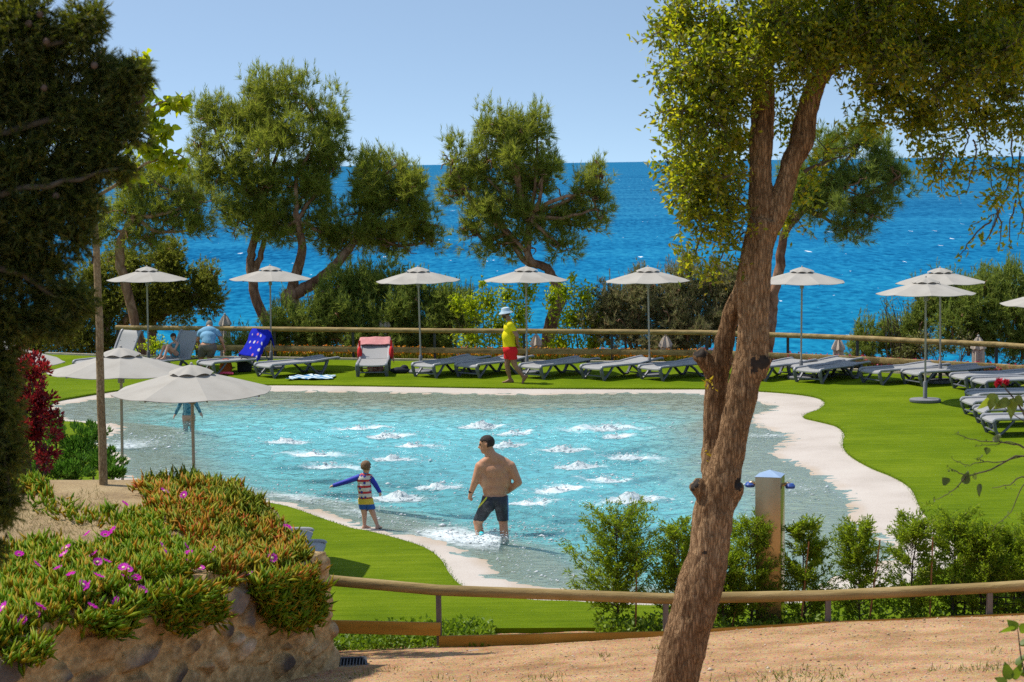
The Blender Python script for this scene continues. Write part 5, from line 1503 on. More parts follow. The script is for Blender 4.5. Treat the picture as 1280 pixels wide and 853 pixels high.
pine('pine_shrub', (1100, 430), [], [(1085, 425, 18, 14, 0), (1110, 420, 20, 16, 0), (1135, 428, 22, 18, 0), (1075, 440, 22, 10, 0), (1125, 445, 34, 12, 0)],
     48.5, 'low green pine scrub beyond the fence behind the lone parasol', pine_b, 66, 20, 15, .14, .019, .31, .6, cat='shrub', candle=.3, seed=18)
pine('pine_shrub', (300, 420), [], [(350, 408, 20, 26, 0), (335, 430, 26, 18, 0), (305, 432, 26, 14, 0), (385, 420, 20, 26, .3)],
     53.0, 'small bright green shrub between the twin pine trunks and the fence', pine_b, 66, 20, 15, .14, .019, .31, .6, cat='shrub', candle=.3, seed=19)


# light green broad-leaved shrubs
def broad_shrub(name, base, blobs, Y, lab, mat, dens=160, ll=.10, lw=.055, seed=1, stems=4, cat='shrub', srad=.010):
    rng = np.random.default_rng(seed); b = P(*base, Y); gz = ground_under(b); root = empty(name, (b[0], b[1], gz)); O = np.array(root.location)
    bl = [blob(x, y, rx, ry, Y + dy, .8) for x, y, rx, ry, dy in blobs]; C = []; mb = MB()
    for c, r in bl:
        n = int(dens * 10 * r[0] * r[2]); p, d = blob_points((c, r), n, rng, .5, 1); C.append(p)
        for _ in range(max(2, stems * 2 // 3)):
            e = c + unit(rng.normal(size=3) + np.array([0, 0, .8])) * r * .95
            limb(mb, [np.array([O[0] + rng.normal() * .15 + (c[0] - O[0]) * .5, O[1], gz]) - O, (c + e) / 2 - O - np.array([0, 0, r[2] * .5]), e - O], srad, srad * .35, 5, .02, rng)
    C = np.concatenate(C); D = rng.normal(size=C.shape) + np.array([0, 0, .2])
    V, F = leaves_arrays(C - O, D, ll, lw, rng)
    mesh_np('foliage', V, F, mat, root); mb.build('stems', twig_mat, root, smooth=False); tag(root, lab, cat)
    return root


lime = leafmat('lime_leaf', [(.20, .27, .012), (.30, .35, .016), (.38, .39, .02)], .56, [(.46, .60, .01), (.60, .68, .015)], rough=.5, spec=.25)
broad_shrub('leafy_shrub', (615, 450), [(590, 385, 18, 22, 0), (610, 380, 20, 24, 0), (635, 370, 16, 18, 0), (625, 410, 34, 26, 0), (590, 425, 30, 22, 0), (650, 395, 18, 30, 0), (640, 430, 34, 20, 0), (570, 380, 12, 18, 0), (603, 355, 5, 10, 0), (660, 365, 16, 20, .3)], 51.6,
            'bright lime-green leafy shrub beyond the fence, left of the man in yellow', lime, 210, .11, .06, 3)
broad_shrub('leafy_shrub', (730, 450), [(705, 365, 16, 18, 0), (730, 372, 20, 22, 0), (715, 400, 28, 28, 0), (745, 405, 20, 26, 0), (700, 430, 26, 20, 0), (740, 432, 24, 18, 0), (690, 375, 12, 22, 0), (715, 350, 8, 8, 0)], 51.2,
            'bright lime-green leafy shrub beyond the fence, right of the man in yellow', lime, 210, .11, .06, 5)
broad_shrub('leafy_shrub', (1165, 455), [(1150, 425, 20, 16, 0), (1175, 435, 22, 14, 0), (1130, 440, 18, 12, 0)], 47.0, 'sparse yellow-green shrub under the dark scrub near the lone parasol',
            leafmat('olive_leaf', [(.12, .14, .03), (.2, .2, .04)], .4), 260, .07, .04, 6)
broad_shrub('leafy_shrub', (1140, 420), [(1135, 385, 18, 26, 0), (1120, 405, 20, 16, 0), (1150, 365, 16, 20, 0), (1110, 380, 14, 18, 0)], 47.8, 'thin nearly bare twiggy shrub against the sea behind the lone parasol', bush_m, 60, .06, .03, 7, 12)
broad_shrub('leafy_shrub', (1190, 435), [(1160, 432, 18, 18, 0), (1205, 428, 20, 20, 0)], 46.3, 'brownish half-bare shrub just beyond the fence at the right', pine_c, 120, .06, .03, 8, 10)
broad_shrub('leafy_shrub', (230, 440), [(195, 432, 20, 14, 0), (232, 434, 22, 14, 0), (160, 438, 20, 12, 0)], 51.5, 'low bright green shrub behind the raised loungers at the left', lime, 260, .08, .05, 9)

# flower beds behind the kerb
def bed(name, px0, px1, lab_cols, n, hgt, seed, leaf):
    rng = np.random.default_rng(seed)
    px = rng.uniform(px0, px1, n); base = np.array([fence_pt(x, np.interp(x, [q[0] for q in fence_top_px], [q[1] for q in fence_top_px])) for x in px])
    C = np.stack([base[:, 0], base[:, 1] + rng.uniform(.06, .65, n), np.full(n, -.02)], -1)
    D = rng.normal(size=C.shape) * .3 + np.array([0, 0, 1]); V, F = leaves_arrays(C, D, hgt, .03, rng, .1, .4)
    o = mesh_np(name, V, F, leaf); tag(o, kind='stuff')
    k = rng.choice(n, int(n * .38), replace=False); fc = C[k] + unit(D[k]) * hgt * rng.uniform(.85, 1.3, (len(k), 1))
    fc = np.repeat(fc, 4, 0) + rng.normal(size=(len(k) * 4, 3)) * .016
    V, F = leaves_arrays(fc, rng.normal(size=fc.shape), .055, .04, rng)
    o2 = mesh_np('bed_flowers', V, F, lab_cols); tag(o2, kind='stuff')


bed_leaf = leafmat('bed_leaf', [(.16, .22, .02), (.24, .28, .03), (.32, .30, .04)], .45)
bed('flower_bed', 300, 886, leafmat('orange_petal', [(.75, .22, .01), (.85, .34, .01), (.85, .48, .02)], .4), 5600, .27, 21, bed_leaf)
bed('flower_bed', 886, 1420, leafmat('red_petal', [(.60, .04, .10), (.70, .07, .20), (.5, .06, .06)], .4), 5200, .27, 22, bed_leaf)

# ================================================================== young cypress hedge by the near fence
hedge_m = leafmat('cypress_spray', [(.12, .19, .010), (.18, .255, .014), (.24, .30, .018), (.30, .32, .025)], .56, [(.25, .38, .015), (.37, .47, .02)], rough=.55, spec=.25)
hed_l = ['broad young cypress standing alone left of the big trunk', 'young cypress half hidden behind the left side of the big trunk', 'young cypress just left of the shower column\'s foot', 'young cypress touching the right side of the shower column',
         'slim young cypress second to the right of the shower column', 'young cypress with a thin cane leaning on its right, third right of the column', 'tall young cypress fourth right of the column, above a rust-coloured cane', 'dense young cypress just left of the log rail',
         'young cypress in front of the log rail', 'young cypress cut off by the right edge of the photo', 'small young cypress low behind the near rail between trunk and column']
for i, (px, top, Y, half) in enumerate([(772, 652, 20.9, 50), (848, 664, 20.7, 32), (938, 662, 20.75, 33), (1006, 660, 20.7, 27), (1073, 662, 20.7, 28), (1140, 655, 20.75, 34), (1192, 652, 20.9, 36), (1232, 664, 20.7, 30), (1266, 672, 21.0, 30), (1300, 660, 20.7, 34), (905, 690, 20.65, 26)]):
    rng = np.random.default_rng(200 + i); b = P(px, 788, Y); root = empty('young_cypress', (b[0], b[1], .03)); O = np.array(root.location)
    H = P(px, top, Y)[2] - .03; R = half * 1.35 * Y / F_PX; Cs = []; Ds = []; mb = MB()
    limb(mb, [(0, 0, 0), (.02 * rng.normal(), 0, H * .5), (.03 * rng.normal(), .0, H * .97)], .016, .004, 6, .004, rng)
    for k in range(105 if half < 45 else 170):
        t = rng.uniform(.08, 1) ** .9; zz = H * t; az = rng.uniform(0, 6.283); rl = R * (1.0 - .55 * t ** 2.2) * rng.uniform(.35, 1.2) + .02
        d = np.array([math.cos(az), math.sin(az), rng.uniform(.35, 1.0)]); d /= np.linalg.norm(d[:2]); e = np.array([0, 0, zz]) + d * rl * .9
        mb.tube([(0, 0, zz), e], [.004, .0015], 4, cap=False)
        m_ = 15; tt = rng.uniform(.25, 1.05, (m_, 1)); p = np.array([0, 0, zz]) + (e - np.array([0, 0, zz])) * tt + rng.normal(size=(m_, 3)) * .012
        Cs.append(p); Ds.append(unit(d)[None] * .9 + rng.normal(size=(m_, 3)) * .42)
        # flat side sprays with finer scale leaves
        fine = p[:, None, :] + unit(Ds[-1])[:, None, :] * rng.uniform(.01, .07, (m_, 5, 1)) + rng.normal(size=(m_, 5, 3)) * .008
        Cs.append(fine.reshape(-1, 3)); Ds.append(np.repeat(unit(Ds[-1]), 5, 0) + rng.normal(size=(m_ * 5, 3)) * .5)
    C = np.concatenate(Cs); D = np.concatenate(Ds); V, F = leaves_arrays(C, D, .044, .0135, rng, .1, .4)
    mesh_np('foliage', V, F, hedge_m, root); mb.build('trunk', twig_mat, root, smooth=False)
    tag(root, hed_l[i], 'young tree', 'young cypresses along the near fence')
cane = pmat('cane_wood', [(.30, .12, .045), (.40, .18, .07)], 8, .7)
for i, (x0, y0, x1, y1, Y, lab) in enumerate([(1001, 782, 1011, 677, 20.55, 'rust-coloured plant cane right of the shower column'), (1086, 780, 1100, 675, 20.55, 'rust-coloured cane leaning right in the middle of the cypress row'),
                                             (1162, 775, 1166, 672, 20.55, 'upright rust-coloured cane near the right end of the row'), (924, 742, 932, 705, 20.6, 'short tan cane just left of the shower column'), (795, 760, 796, 690, 20.7, 'thin rust-coloured cane inside the lone broad cypress')]):
    a, b = P(x0, y0, Y), P(x1, y1, Y); a2 = a + (b - a) * ((.02 - a[2]) / (b[2] - a[2]))
    o = MB().tube([a2 * 0, (b - a2)], [.011, .008], 7).build('plant_cane', cane); o.location = a2; tag(o, lab, 'cane', 'canes tied to the young cypresses')

# ================================================================== ground covers
gc_m = leafmat('ground_cover_leaf', [(.10, .18, .012), (.15, .24, .018), (.21, .29, .025)], .4, [(.2, .34, .01), (.3, .42, .02)], rough=.45, spec=.35)
rng = np.random.default_rng(40)
n = 5200; x = rng.uniform(-2.2, -.25, n); y = rng.uniform(19.95, 20.95, n); C = xyz(x, y, .02 + .12 * rng.uniform(0, 1, n) * (1 + fbm(xyz(x * 3, y * 3), 2, 4)))
x2 = rng.uniform(.85, 6, n); y2 = rng.uniform(20.2, 21.0, n); C = np.concatenate([C, xyz(x2, y2, .02 + .22 * rng.uniform(0, 1, n) * (1 + fbm(xyz(x2 * 3, y2 * 3), 2, 4)))])
V, F_ = leaves_arrays(C, rng.normal(size=C.shape) + np.array([0, 0, .6]), .06, .038, rng)
o = mesh_np('ground_cover', V, F_, gc_m); tag(o, kind='stuff')
# green mound at the left between the red shrub and the pool
rng = np.random.default_rng(41)
bl = [blob(x, y, rx, ry, Y, .9) for x, y, rx, ry, Y in [(95, 560, 34, 30, 22.6), (130, 578, 28, 22, 22.3), (85, 590, 36, 20, 22.0), (70, 545, 22, 26, 22.8), (115, 545, 20, 14, 22.9), (140, 592, 16, 12, 22.0), (50, 590, 30, 16, 21.8)]]
C, D = clumped(bl, 900, 40, .055, rng, 1.0, .6)
V, F_ = leaves_arrays(C, D, .062, .020, rng, .4, .4)
root = empty('green_shrub', (bl[0][0][0], bl[0][0][1], 0.0)); mesh_np('foliage', V - np.array(root.location), F_, leafmat('bright_green_leaf', [(.06, .17, .012), (.10, .24, .02), (.15, .30, .03)], .4, rough=.45, spec=.35), root)
mb = MB()
for c, r in bl:
    limb(mb, [(c[0] - bl[0][0][0], c[1] - bl[0][0][1], .0), (c[0] - bl[0][0][0], c[1] - bl[0][0][1], c[2])], .02, .01, 5)
mb.build('stems', twig_mat, root); tag(root, 'low bright green shrub mound beside the thin trunk at the left pool edge', 'shrub')
# red shrub
bl = [blob(x, y, rx, ry, Y, .9) for x, y, rx, ry, Y in [(40, 465, 28, 26, 21.0), (50, 500, 26, 30, 21.0), (22, 500, 30, 40, 21.2), (42, 540, 34, 30, 20.9), (20, 560, 30, 30, 21), (55, 570, 22, 18, 20.8), (28, 450, 24, 16, 21.2), (5, 480, 24, 40, 21.3), (0, 540, 24, 40, 21.2), (68, 525, 10, 16, 20.9)]]
C, D = clumped(bl, 560, 30, .065, rng, .5, .6)
V, F_ = leaves_arrays(C, D, .055, .028, rng)
root = empty('red_shrub', (bl[3][0][0], 21.0, 1.6)); mesh_np('foliage', V - np.array(root.location), F_, leafmat('red_leaf', [(.045, .010, .014), (.10, .015, .022), (.20, .02, .03), (.42, .025, .03)], .35, [(.16, .01, .02), (.5, .02, .03), (.6, .05, .03)], rough=.4, spec=.35), root)
mb = MB()
for k in range(9):
    c, r = bl[k]; limb(mb, [(rng.normal() * .05, 0, -.1), ((c[0] - root.location[0]) * .6, 0, (c[2] - 1.6) * .5), (c[0] - root.location[0], c[1] - 21, c[2] - 1.6)], .018, .006, 5, .006, rng)
mb.build('stems', twig_mat, root); tag(root, 'dark red leaved shrub with a few bright red leaf tips at the left edge', 'shrub')

# ================================================================== ice plants over the wall
ice_g = leafmat('ice_plant_green', [(.10, .19, .006), (.165, .265, .008), (.22, .31, .010), (.32, .34, .014), (.52, .27, .02)], .45, [(.30, .50, .008), (.42, .54, .010), (.62, .42, .015)], rough=.5, spec=.18)
ice_r = leafmat('ice_plant_red', [(.15, .22, .012), (.22, .28, .014), (.36, .34, .016), (.52, .30, .018), (.60, .17, .02), (.44, .10, .03)], .42, [(.34, .42, .012), (.5, .46, .015), (.65, .42, .02), (.7, .2, .02)], rough=.5, spec=.2,
                patch=[(.13, .21, .010), (.20, .28, .013), (.32, .34, .016), (.45, .34, .02)], pscale=1.7)


def wall_top_pt(t, s):
    """t along the wall 0..1, s metres back from its face"""
    p = WALL_W + wd * (t * wl) - wn * s; return p


pink = leafmat('pink_petal', [(.80, .03, .62), (.88, .06, .70)], .45, rough=.5)
yel = pmat('flower_eye', [(.7, .6, .3), (.75, .65, .35)], 5, .7)
FL = MB()
for k in range(26):
    a = 2 * math.pi * k / 26; c, s = math.cos(a), math.sin(a); w_ = .0042; r0, r1 = .008, .033
    FL.add([(r0 * c, r0 * s, 0), (r1 * .7 * c - w_ * s, r1 * .7 * s + w_ * c, .006), (r1 * c, r1 * s, .007 + .003 * (k % 3)), (r1 * .7 * c + w_ * s, r1 * .7 * s - w_ * c, .006)], [(0, 1, 2, 3)])
fl0 = FL.build('flower', pink, smooth=False)
ey0 = MB().ball((0, 0, .003), (.010, .010, .005), 8, 5).build('flower_eye', yel)
ey0.parent = fl0


def ice_leaves(C, D, rng, ln=.095, wd_=.021):
    """fat three-sided succulent fingers"""
    sz = np.concatenate(SIZES)[:, None] if sum(map(len, SIZES)) == len(C) else 1.0; SIZES.clear()
    n = len(C); D = unit(D); S = perp(D, rng); U = np.cross(D, S); l = sz * ln * rng.uniform(.6, 1.25, (n, 1)); w = sz ** .7 * wd_ * rng.uniform(.8, 1.2, (n, 1)) * .5
    bend = U * l * rng.uniform(-.05, .28, (n, 1))
    m = C + D * l * .45
    V = np.stack([C, m + S * w, m - S * w * .5 + U * w * .87, m - S * w * .5 - U * w * .87, C + D * l + bend], 1).reshape(-1, 3)
    F = np.array([(0, 1, 2), (0, 2, 3), (0, 3, 1), (4, 2, 1), (4, 3, 2), (4, 1, 3)])
    return V, (np.arange(n)[:, None, None] * 5 + F[None]).reshape(-1, 3)


def ice_plant(lab, C, D, mat, flowers, seed, ln=.100, wd_=.025):
    rng = np.random.default_rng(seed); o0 = C.mean(0); root = empty('ice_plant', o0)
    V, F = ice_leaves(C, D, rng, ln, wd_); mesh_np('foliage', V - o0, F, mat, root)
    tag(root, lab, 'ice plant')
    for f in flowers:
        c = fl0.copy(); COL.objects.link(c); c.parent = root; c.location = np.array(f) - o0; c.scale = [rng.uniform(1.15, 1.55)] * 3
        c.rotation_euler = (rng.uniform(.4, 1.0), rng.uniform(-.3, .3), rng.uniform(0, 6))
        e = ey0.copy(); COL.objects.link(e); e.parent = c
    return root


YS_ = np.arange(11.0, 24, .04)


def on_bank_many(pxs, pys, lift=.0):
    """march along the view rays to the bank or to the curtain of leaves hanging over the wall"""
    n = len(pxs); out = np.zeros((n, 3)); kind = np.zeros(n, int); done = np.zeros(n, bool)
    dirs = _f[None] + _r[None] * ((np.asarray(pxs, float) - 640) / F_PX)[:, None] + _u[None] * ((426.5 - np.asarray(pys, float)) / F_PX)[:, None]
    for Y in YS_:
        k = np.where(~done)[0]
        if len(k) == 0: break
        p = CAM + dirs[k] * (Y / dirs[k, 1])[:, None]; ws = wall_side(p[:, 0], p[:, 1])
        h1 = (ws < 0) & (p[:, 2] <= bank_z(p[:, 0], p[:, 1]) + lift)
        tt = ((p[:, :2] - WALL_W) @ wd) / wl; h2 = (ws >= 0) & (ws < .12) & (tt < 1.0) & (p[:, 2] < 1.86 - .55 * smooth01(.25, 1.0, tt))
        h = h1 | h2; out[k[h]] = p[h]; kind[k[h]] = h2[h]; done[k[h]] = True
    k = ~done; out[k] = CAM + dirs[k] * (20.0 / dirs[k, 1])[:, None]
    return out, kind


def on_bank(px, py, lift=.0):
    p, k = on_bank_many([px], [py], lift); return p[0], k[0]


def scatter_px(poly, n, rng, lift=.0, cond=None):
    poly = np.array(poly, float); poly[:, 1] += np.interp(poly[:, 1], [600, 700, 760, 840], [11, 9, -2, -10]); lo = poly.min(0); hi = poly.max(0); X = []; Y = []; c = 0
    while c < n:
        x = rng.uniform(lo[0], hi[0], 4000); y = rng.uniform(lo[1], hi[1], 4000); k = inside(x, y, poly); X.append(x[k]); Y.append(y[k]); c += k.sum()
    return on_bank_many(np.concatenate(X)[:n], np.concatenate(Y)[:n], lift)


SIZES = []


def grow(poly, nclump, per, rng, lift, spread, hang_bias):
    P0, K = scatter_px(poly, nclump, rng, lift)
    # heights ripple so the mat of leaves is uneven
    up = rng.uniform(0, .10, nclump) ** 1.0 * (1 - K); P0[:, 2] += up - .02
    C = np.repeat(P0, per, 0) + rng.normal(size=(nclump * per, 3)) * np.array([spread, spread, spread * .6]) * .7
    Kr = np.repeat(K, per)
    SIZES.append(np.repeat(rng.lognormal(0, .22, nclump), per))
    base = np.where(Kr[:, None] > 0, np.array([wn[0] * .40, wn[1] * .40, .70]), np.array([.0, -.12, 1.0]))
    D = base + np.repeat(rng.normal(size=(nclump, 3)) * .45, per, 0) + rng.normal(size=C.shape) * .38
    C[Kr > 0] += np.array([wn[0], wn[1], 0]) * rng.uniform(.0, .10, ((Kr > 0).sum(), 1))
    return C, D


rng = np.random.default_rng(50)
green_poly = [(-20, 690), (20, 680), (60, 672), (100, 685), (140, 672), (170, 650), (205, 650), (232, 680), (255, 720), (272, 775), (262, 782), (235, 775), (225, 800), (205, 790), (190, 752), (165, 770), (140, 800), (120, 802), (100, 780), (60, 795), (50, 800), (35, 840), (-20, 830)]
red_poly = [(165, 605), (185, 597), (215, 590), (250, 594), (285, 602), (305, 608), (330, 630), (350, 648), (370, 668), (386, 688), (388, 712), (330, 722), (300, 712), (280, 728), (262, 712), (232, 665), (205, 640), (180, 632), (200, 612)]
trail_poly = [(335, 700), (355, 706), (374, 714), (390, 726), (400, 752), (395, 775), (380, 790), (362, 790), (340, 785), (325, 770), (318, 745), (308, 728), (318, 708)]
C, D = grow(green_poly, 1650, 7, rng, .03, .035, 0)
C2, D2 = grow([(110, 632), (180, 636), (210, 655), (150, 660), (60, 640), (30, 622), (60, 615)], 120, 5, rng, .0, .03, 0)
C3, D3 = grow([(20, 600), (60, 598), (62, 606), (20, 610)], 60, 6, rng, .0, .03, 0)
flow = [(27, 702), (92, 728), (113, 743), (76, 720), (86, 694), (83, 702), (120, 702), (125, 712), (136, 711), (134, 677), (144, 672), (112, 676), (107, 741), (159, 732), (172, 732), (157, 719), (163, 721), (148, 761), (118, 768), (53, 769), (30, 786), (8, 770), (163, 746), (126, 730), (206, 700), (180, 747), (211, 749), (48, 780), (235, 692), (238, 711), (49, 715)]
fp = [on_bank(x, y, .12)[0] + np.array([0, -.07, .07]) for x, y in flow]
ice_plant('mat of green ice plants with many magenta flowers spilling over the wall at left', np.concatenate([C, C2, C3]), np.concatenate([D, D2, D3]), ice_g, fp, 1)
C, D = grow(red_poly, 1500, 7, rng, .03, .035, 0)
fp = [on_bank(x, y, .12)[0] + np.array([0, -.07, .07]) for x, y in [(207, 622), (232, 627), (158, 638), (205, 692), (238, 700), (253, 719), (269, 696)]]
ice_plant('patch of orange, red and yellow-green ice plants covering the top of the bank', C, D, ice_r, fp, 2)
C, D = grow(trail_poly, 520, 7, rng, .02, .035, 0)
fp = [on_bank(x, y, .1)[0] + np.array([0, -.10, .05]) for x, y in [(315, 722), (326, 730), (351, 729), (376, 727), (360, 664), (342, 702)]]
ice_plant('green ice plant trailing down over the right end of the stone wall', C, D, ice_g, fp, 3)
bpy.data.objects.remove(ey0); bpy.data.objects.remove(fl0)

# dry grass on the bank
rng = np.random.default_rng(60)
P0, K = scatter_px([(10, 625), (120, 600), (180, 640), (150, 670), (110, 680), (70, 668), (10, 680)], 2600, rng, .0)
V, F_ = leaves_arrays(P0, rng.normal(size=P0.shape) * .7 + np.array([0, 0, .8]), .055, .005, rng, 0, .3)
o = mesh_np('dry_grass', V, F_, leafmat('straw', [(.30, .22, .09), (.40, .31, .14), (.20, .22, .05)], .3)); tag(o, kind='stuff')

# ================================================================== thin trunk with the bright broad leaves (young mulberry)
rng = np.random.default_rng(70); b, _k = on_bank(129, 606)
YB = b[1]; root = empty('mulberry_tree', b); O = np.array(b); mb = MB()
pts = [P(129.5, 612, YB), P(127, 520, YB), P(124, 420, YB), P(121, 330, YB), P(118, 270, YB), P(115, 200, YB), P(120, 120, YB), P(130, 60, YB)]
limb(mb, [p - O for p in pts], .045, .026, 12, .004, rng)
limb(mb, [P(117, 230, YB) - O, P(160, 170, YB - .1) - O, P(200, 130, YB) - O, P(235, 122, YB) - O], .02, .005, 7, .01, rng)
limb(mb, [P(117, 250, YB) - O, P(170, 215, YB) - O, P(215, 190, YB) - O, P(238, 210, YB) - O], .02, .005, 7, .01, rng)
limb(mb, [P(118, 150, YB) - O, P(150, 100, YB) - O, P(185, 72, YB) - O], .02, .005, 7, .01, rng)
mb.build('trunk', bark('young_bark', [(.20, .14, .075), (.30, .22, .12), (.40, .31, .19)], 14, .5, (3, 3, 1), 20, .008), root, angle=80)
bl = [blob(x, y, rx, ry, YB + dy, .8) for x, y, rx, ry, dy in [(210, 130, 22, 12, 0), (228, 125, 12, 10, 0), (190, 150, 22, 18, .1), (200, 165, 20, 18, 0), (185, 185, 22, 16, .1), (205, 198, 22, 16, 0), (225, 205, 12, 12, 0), (165, 80, 22, 12, .1), (182, 72, 8, 9, 0), (165, 215, 20, 14, .1), (150, 110, 40, 34, .3), (130, 170, 50, 50, .4), (175, 120, 24, 20, .2), (20, 210, 24, 22, .4), (50, 160, 40, 40, .5), (160, 90, 20, 12, .3)]]
C = []
for c, r in bl:
    n = int(max(14, 330 * r[0] * r[2] * 10)); n = min(n, 260); p, d = blob_points((c, r), n, rng, .5, 1); C.append(p)
C = np.concatenate(C); D = rng.normal(size=C.shape) * .7 + np.array([.1, -.1, -.55])
V, F_ = broad_leaves_arrays(C - O, D, .105, .07, rng)
mesh_np('crown', V, F_, leafmat('mulberry_leaf', [(.17, .23, .012), (.24, .30, .016), (.31, .34, .018)], .58, [(.52, .62, .006), (.66, .68, .01)], rough=.35, spec=.4), root)
tag(root, 'slender upright young trunk on the bank with bright yellow-green broad leaves above', 'tree')

# ================================================================== dark cypress close to the camera, left
rng = np.random.default_rng(80); CY = 6.0
root = empty('cypress_tree', (P(-190, 700, CY)[0], CY, 2.5)); O = np.array(root.location); mb = MB()
limb(mb, [np.array([0, .1, 0]), P(-180, 600, CY + .1) - O, P(-150, 200, CY + .1) - O, P(-120, -200, CY + .1) - O], .07, .04, 10, .01, rng)
arms = [[(-160, 420), (-60, 330), (20, 300), (90, 290), (115, 330)], [(-150, 250), (-40, 180), (60, 150), (140, 140), (180, 120)], [(-140, 60), (-30, 40), (60, 60), (120, 20)], [(-160, 500), (-60, 470), (0, 520), (12, 640)], [(-150, 320), (-20, 250), (80, 230), (150, 210)], [(-140, 0), (0, -20), (70, 20)], [(-155, 380), (-20, 330), (60, 360), (95, 400)]]
for a in arms: limb(mb, [P(x, y, CY + .05 * math.sin(x)) - O for x, y in a], .016, .004, 6, .006, rng)
mb.build('trunk', twig_mat, root, angle=80)
bl = [blob(x, y, rx, ry, CY + dy, .8) for x, y, rx, ry, dy in [
    (20, 30, 50, 60, 0), (60, 60, 40, 50, .05), (100, 40, 26, 36, 0), (118, 25, 14, 26, 0), (120, 90, 34, 26, .04), (155, 100, 30, 30, 0), (175, 95, 16, 22, 0), (150, 140, 34, 24, .05), (165, 165, 20, 16, 0), (60, 130, 60, 50, .05), (110, 150, 40, 40, 0), (20, 120, 50, 60, .05),
    (20, 210, 55, 60, 0), (80, 210, 50, 50, .03), (130, 200, 36, 28, 0), (150, 215, 18, 14, 0), (40, 280, 60, 40, 0), (95, 260, 40, 36, 0), (100, 300, 20, 16, .02), (20, 330, 36, 40, 0), (60, 330, 34, 24, 0), (90, 375, 28, 28, 0), (75, 410, 18, 18, 0), (55, 365, 18, 22, .03), (10, 400, 40, 40, 0), (45, 400, 20, 20, .04),
    (0, 460, 28, 40, 0), (4, 520, 26, 40, 0), (10, 570, 22, 40, 0), (4, 630, 20, 40, 0), (-10, 690, 14, 16, 0), (-40, 300, 60, 200, .05), (-40, 100, 60, 120, .05), (-40, 550, 50, 140, .05)]]
Cs, Ds = [], []
for c, r in bl:
    n = int(2300 * r[0] * r[2] * 28); p, d = blob_points((c, r * .93), n, rng, .55, 1)
    Cs.append(p); Ds.append(d + rng.normal(size=p.shape) * .5 + np.array([0, 0, -.05]))
C = np.concatenate(Cs); D = np.concatenate(Ds)
V, F_ = needles_arrays(C - O, D, 9, .026, .0052, rng, .03, .55)
mesh_np('crown', V, F_, leafmat('dark_cypress', [(.02, .032, .010), (.045, .062, .016), (.085, .10, .022), (.19, .15, .04)], .36, [(.12, .17, .012), (.24, .29, .02), (.36, .34, .02)], rough=.6, spec=.2), root)
cone_m = pmat('cypress_cone', [(.10, .06, .042), (.15, .095, .07)], 30, .85)
for px, py in [(50, 18), (36, 30), (58, 52), (118, 82), (55, 110), (70, 245)]:
    o = MB().ball((0, 0, 0), .011, 8, 6).build('cone', cone_m, root); o.location = P(px, py, CY - .05) - O
tag(root, 'dark shaded cypress very close to the camera filling the left edge, out of focus', 'tree')

# ================================================================== rose and bare twigs close to the camera, right
rng = np.random.default_rng(90); RY = 9.5
root = empty('rose_bush', (P(1330, 900, RY)[0], RY, path_z(np.array([P(1330, 900, RY)[0]]), np.array([RY]))[0])); O = np.array(root.location); mb = MB()
limb(mb, [np.zeros(3), P(1330, 760, RY) - O, P(1310, 620, RY) - O, P(1285, 530, RY) - O, P(1262, 492, RY) - O, P(1254, 482, RY) - O], .008, .003, 6, .002, rng)
limb(mb, [P(1285, 530, RY) - O, P(1262, 515, RY) - O, P(1244, 500, RY) - O], .003, .0015, 5)
limb(mb, [P(1285, 530, RY) - O, P(1278, 512, RY) - O, P(1267, 500, RY) - O], .003, .0015, 5)
mb.build('stem', twig_mat, root)
pet = []
cF = P(1253, 478, RY) - O
Vp, Fp = [], []
for k in range(26):
    a = k * 2.4; rr = .007 + .0011 * k; d = np.array([math.cos(a), math.sin(a) * .9, .35 - .02 * k]); Vp.append(cF + d * rr * .4); Fp.append(d)
V, F_ = leaves_arrays(np.array(Vp), np.array(Fp), .030, .034, rng, .35, .55)
mesh_np('flower', V, F_, leafmat('rose_petal', [(.30, .006, .02), (.45, .01, .03), (.55, .02, .05)], .3, rough=.5), root)
big = leafmat('rose_leaf', [(.07, .11, .02), (.11, .16, .03)], .5, [(.28, .36, .02), (.36, .42, .03)], rough=.35, spec=.4)
lf = [(1243, 492, -.35, -1), (1246, 496, .15, -1), (1236, 498, -.7, -.8), (1272, 494, .3, -1), (1268, 498, -.3, -1), (1262, 500, -.8, -.4), (1275, 483, .8, .1)]
C = np.array([P(x, y, RY - .02) for x, y, *_ in lf]) - O; D = np.array([(a, -.15, b) for *_, a, b in lf])
for c_, d_ in zip(C, D):
    V, F_ = broad_leaves_arrays(c_[None], d_[None], .085, .058, rng); mesh_np('leaf', V, F_, big, root)
tag(root, 'single dark red rose on a leafy stem reaching in from the right edge', 'rose')
root = empty('bare_shrub', (P(1345, 900, 9.0)[0], 9.0, path_z(np.array([P(1345, 900, 9.0)[0]]), np.array([9.0]))[0])); O = np.array(root.location); mb = MB()
TW = [[(1345, 760), (1320, 590), (1280, 560), (1255, 553), (1232, 552), (1208, 548), (1196, 541)], [(1320, 600), (1280, 570), (1240, 586), (1210, 596), (1195, 610), (1182, 620), (1166, 625)], [(1330, 640), (1285, 598), (1262, 606), (1240, 610)],
      [(1290, 595), (1276, 612), (1264, 640), (1250, 652), (1240, 665)], [(1280, 570), (1250, 577), (1222, 578), (1210, 582), (1190, 573)], [(1300, 570), (1265, 553), (1240, 556), (1222, 558)], [(1210, 596), (1196, 590), (1186, 585)], [(1250, 553), (1246, 545)], [(1230, 578), (1222, 572)]]
leafp = []
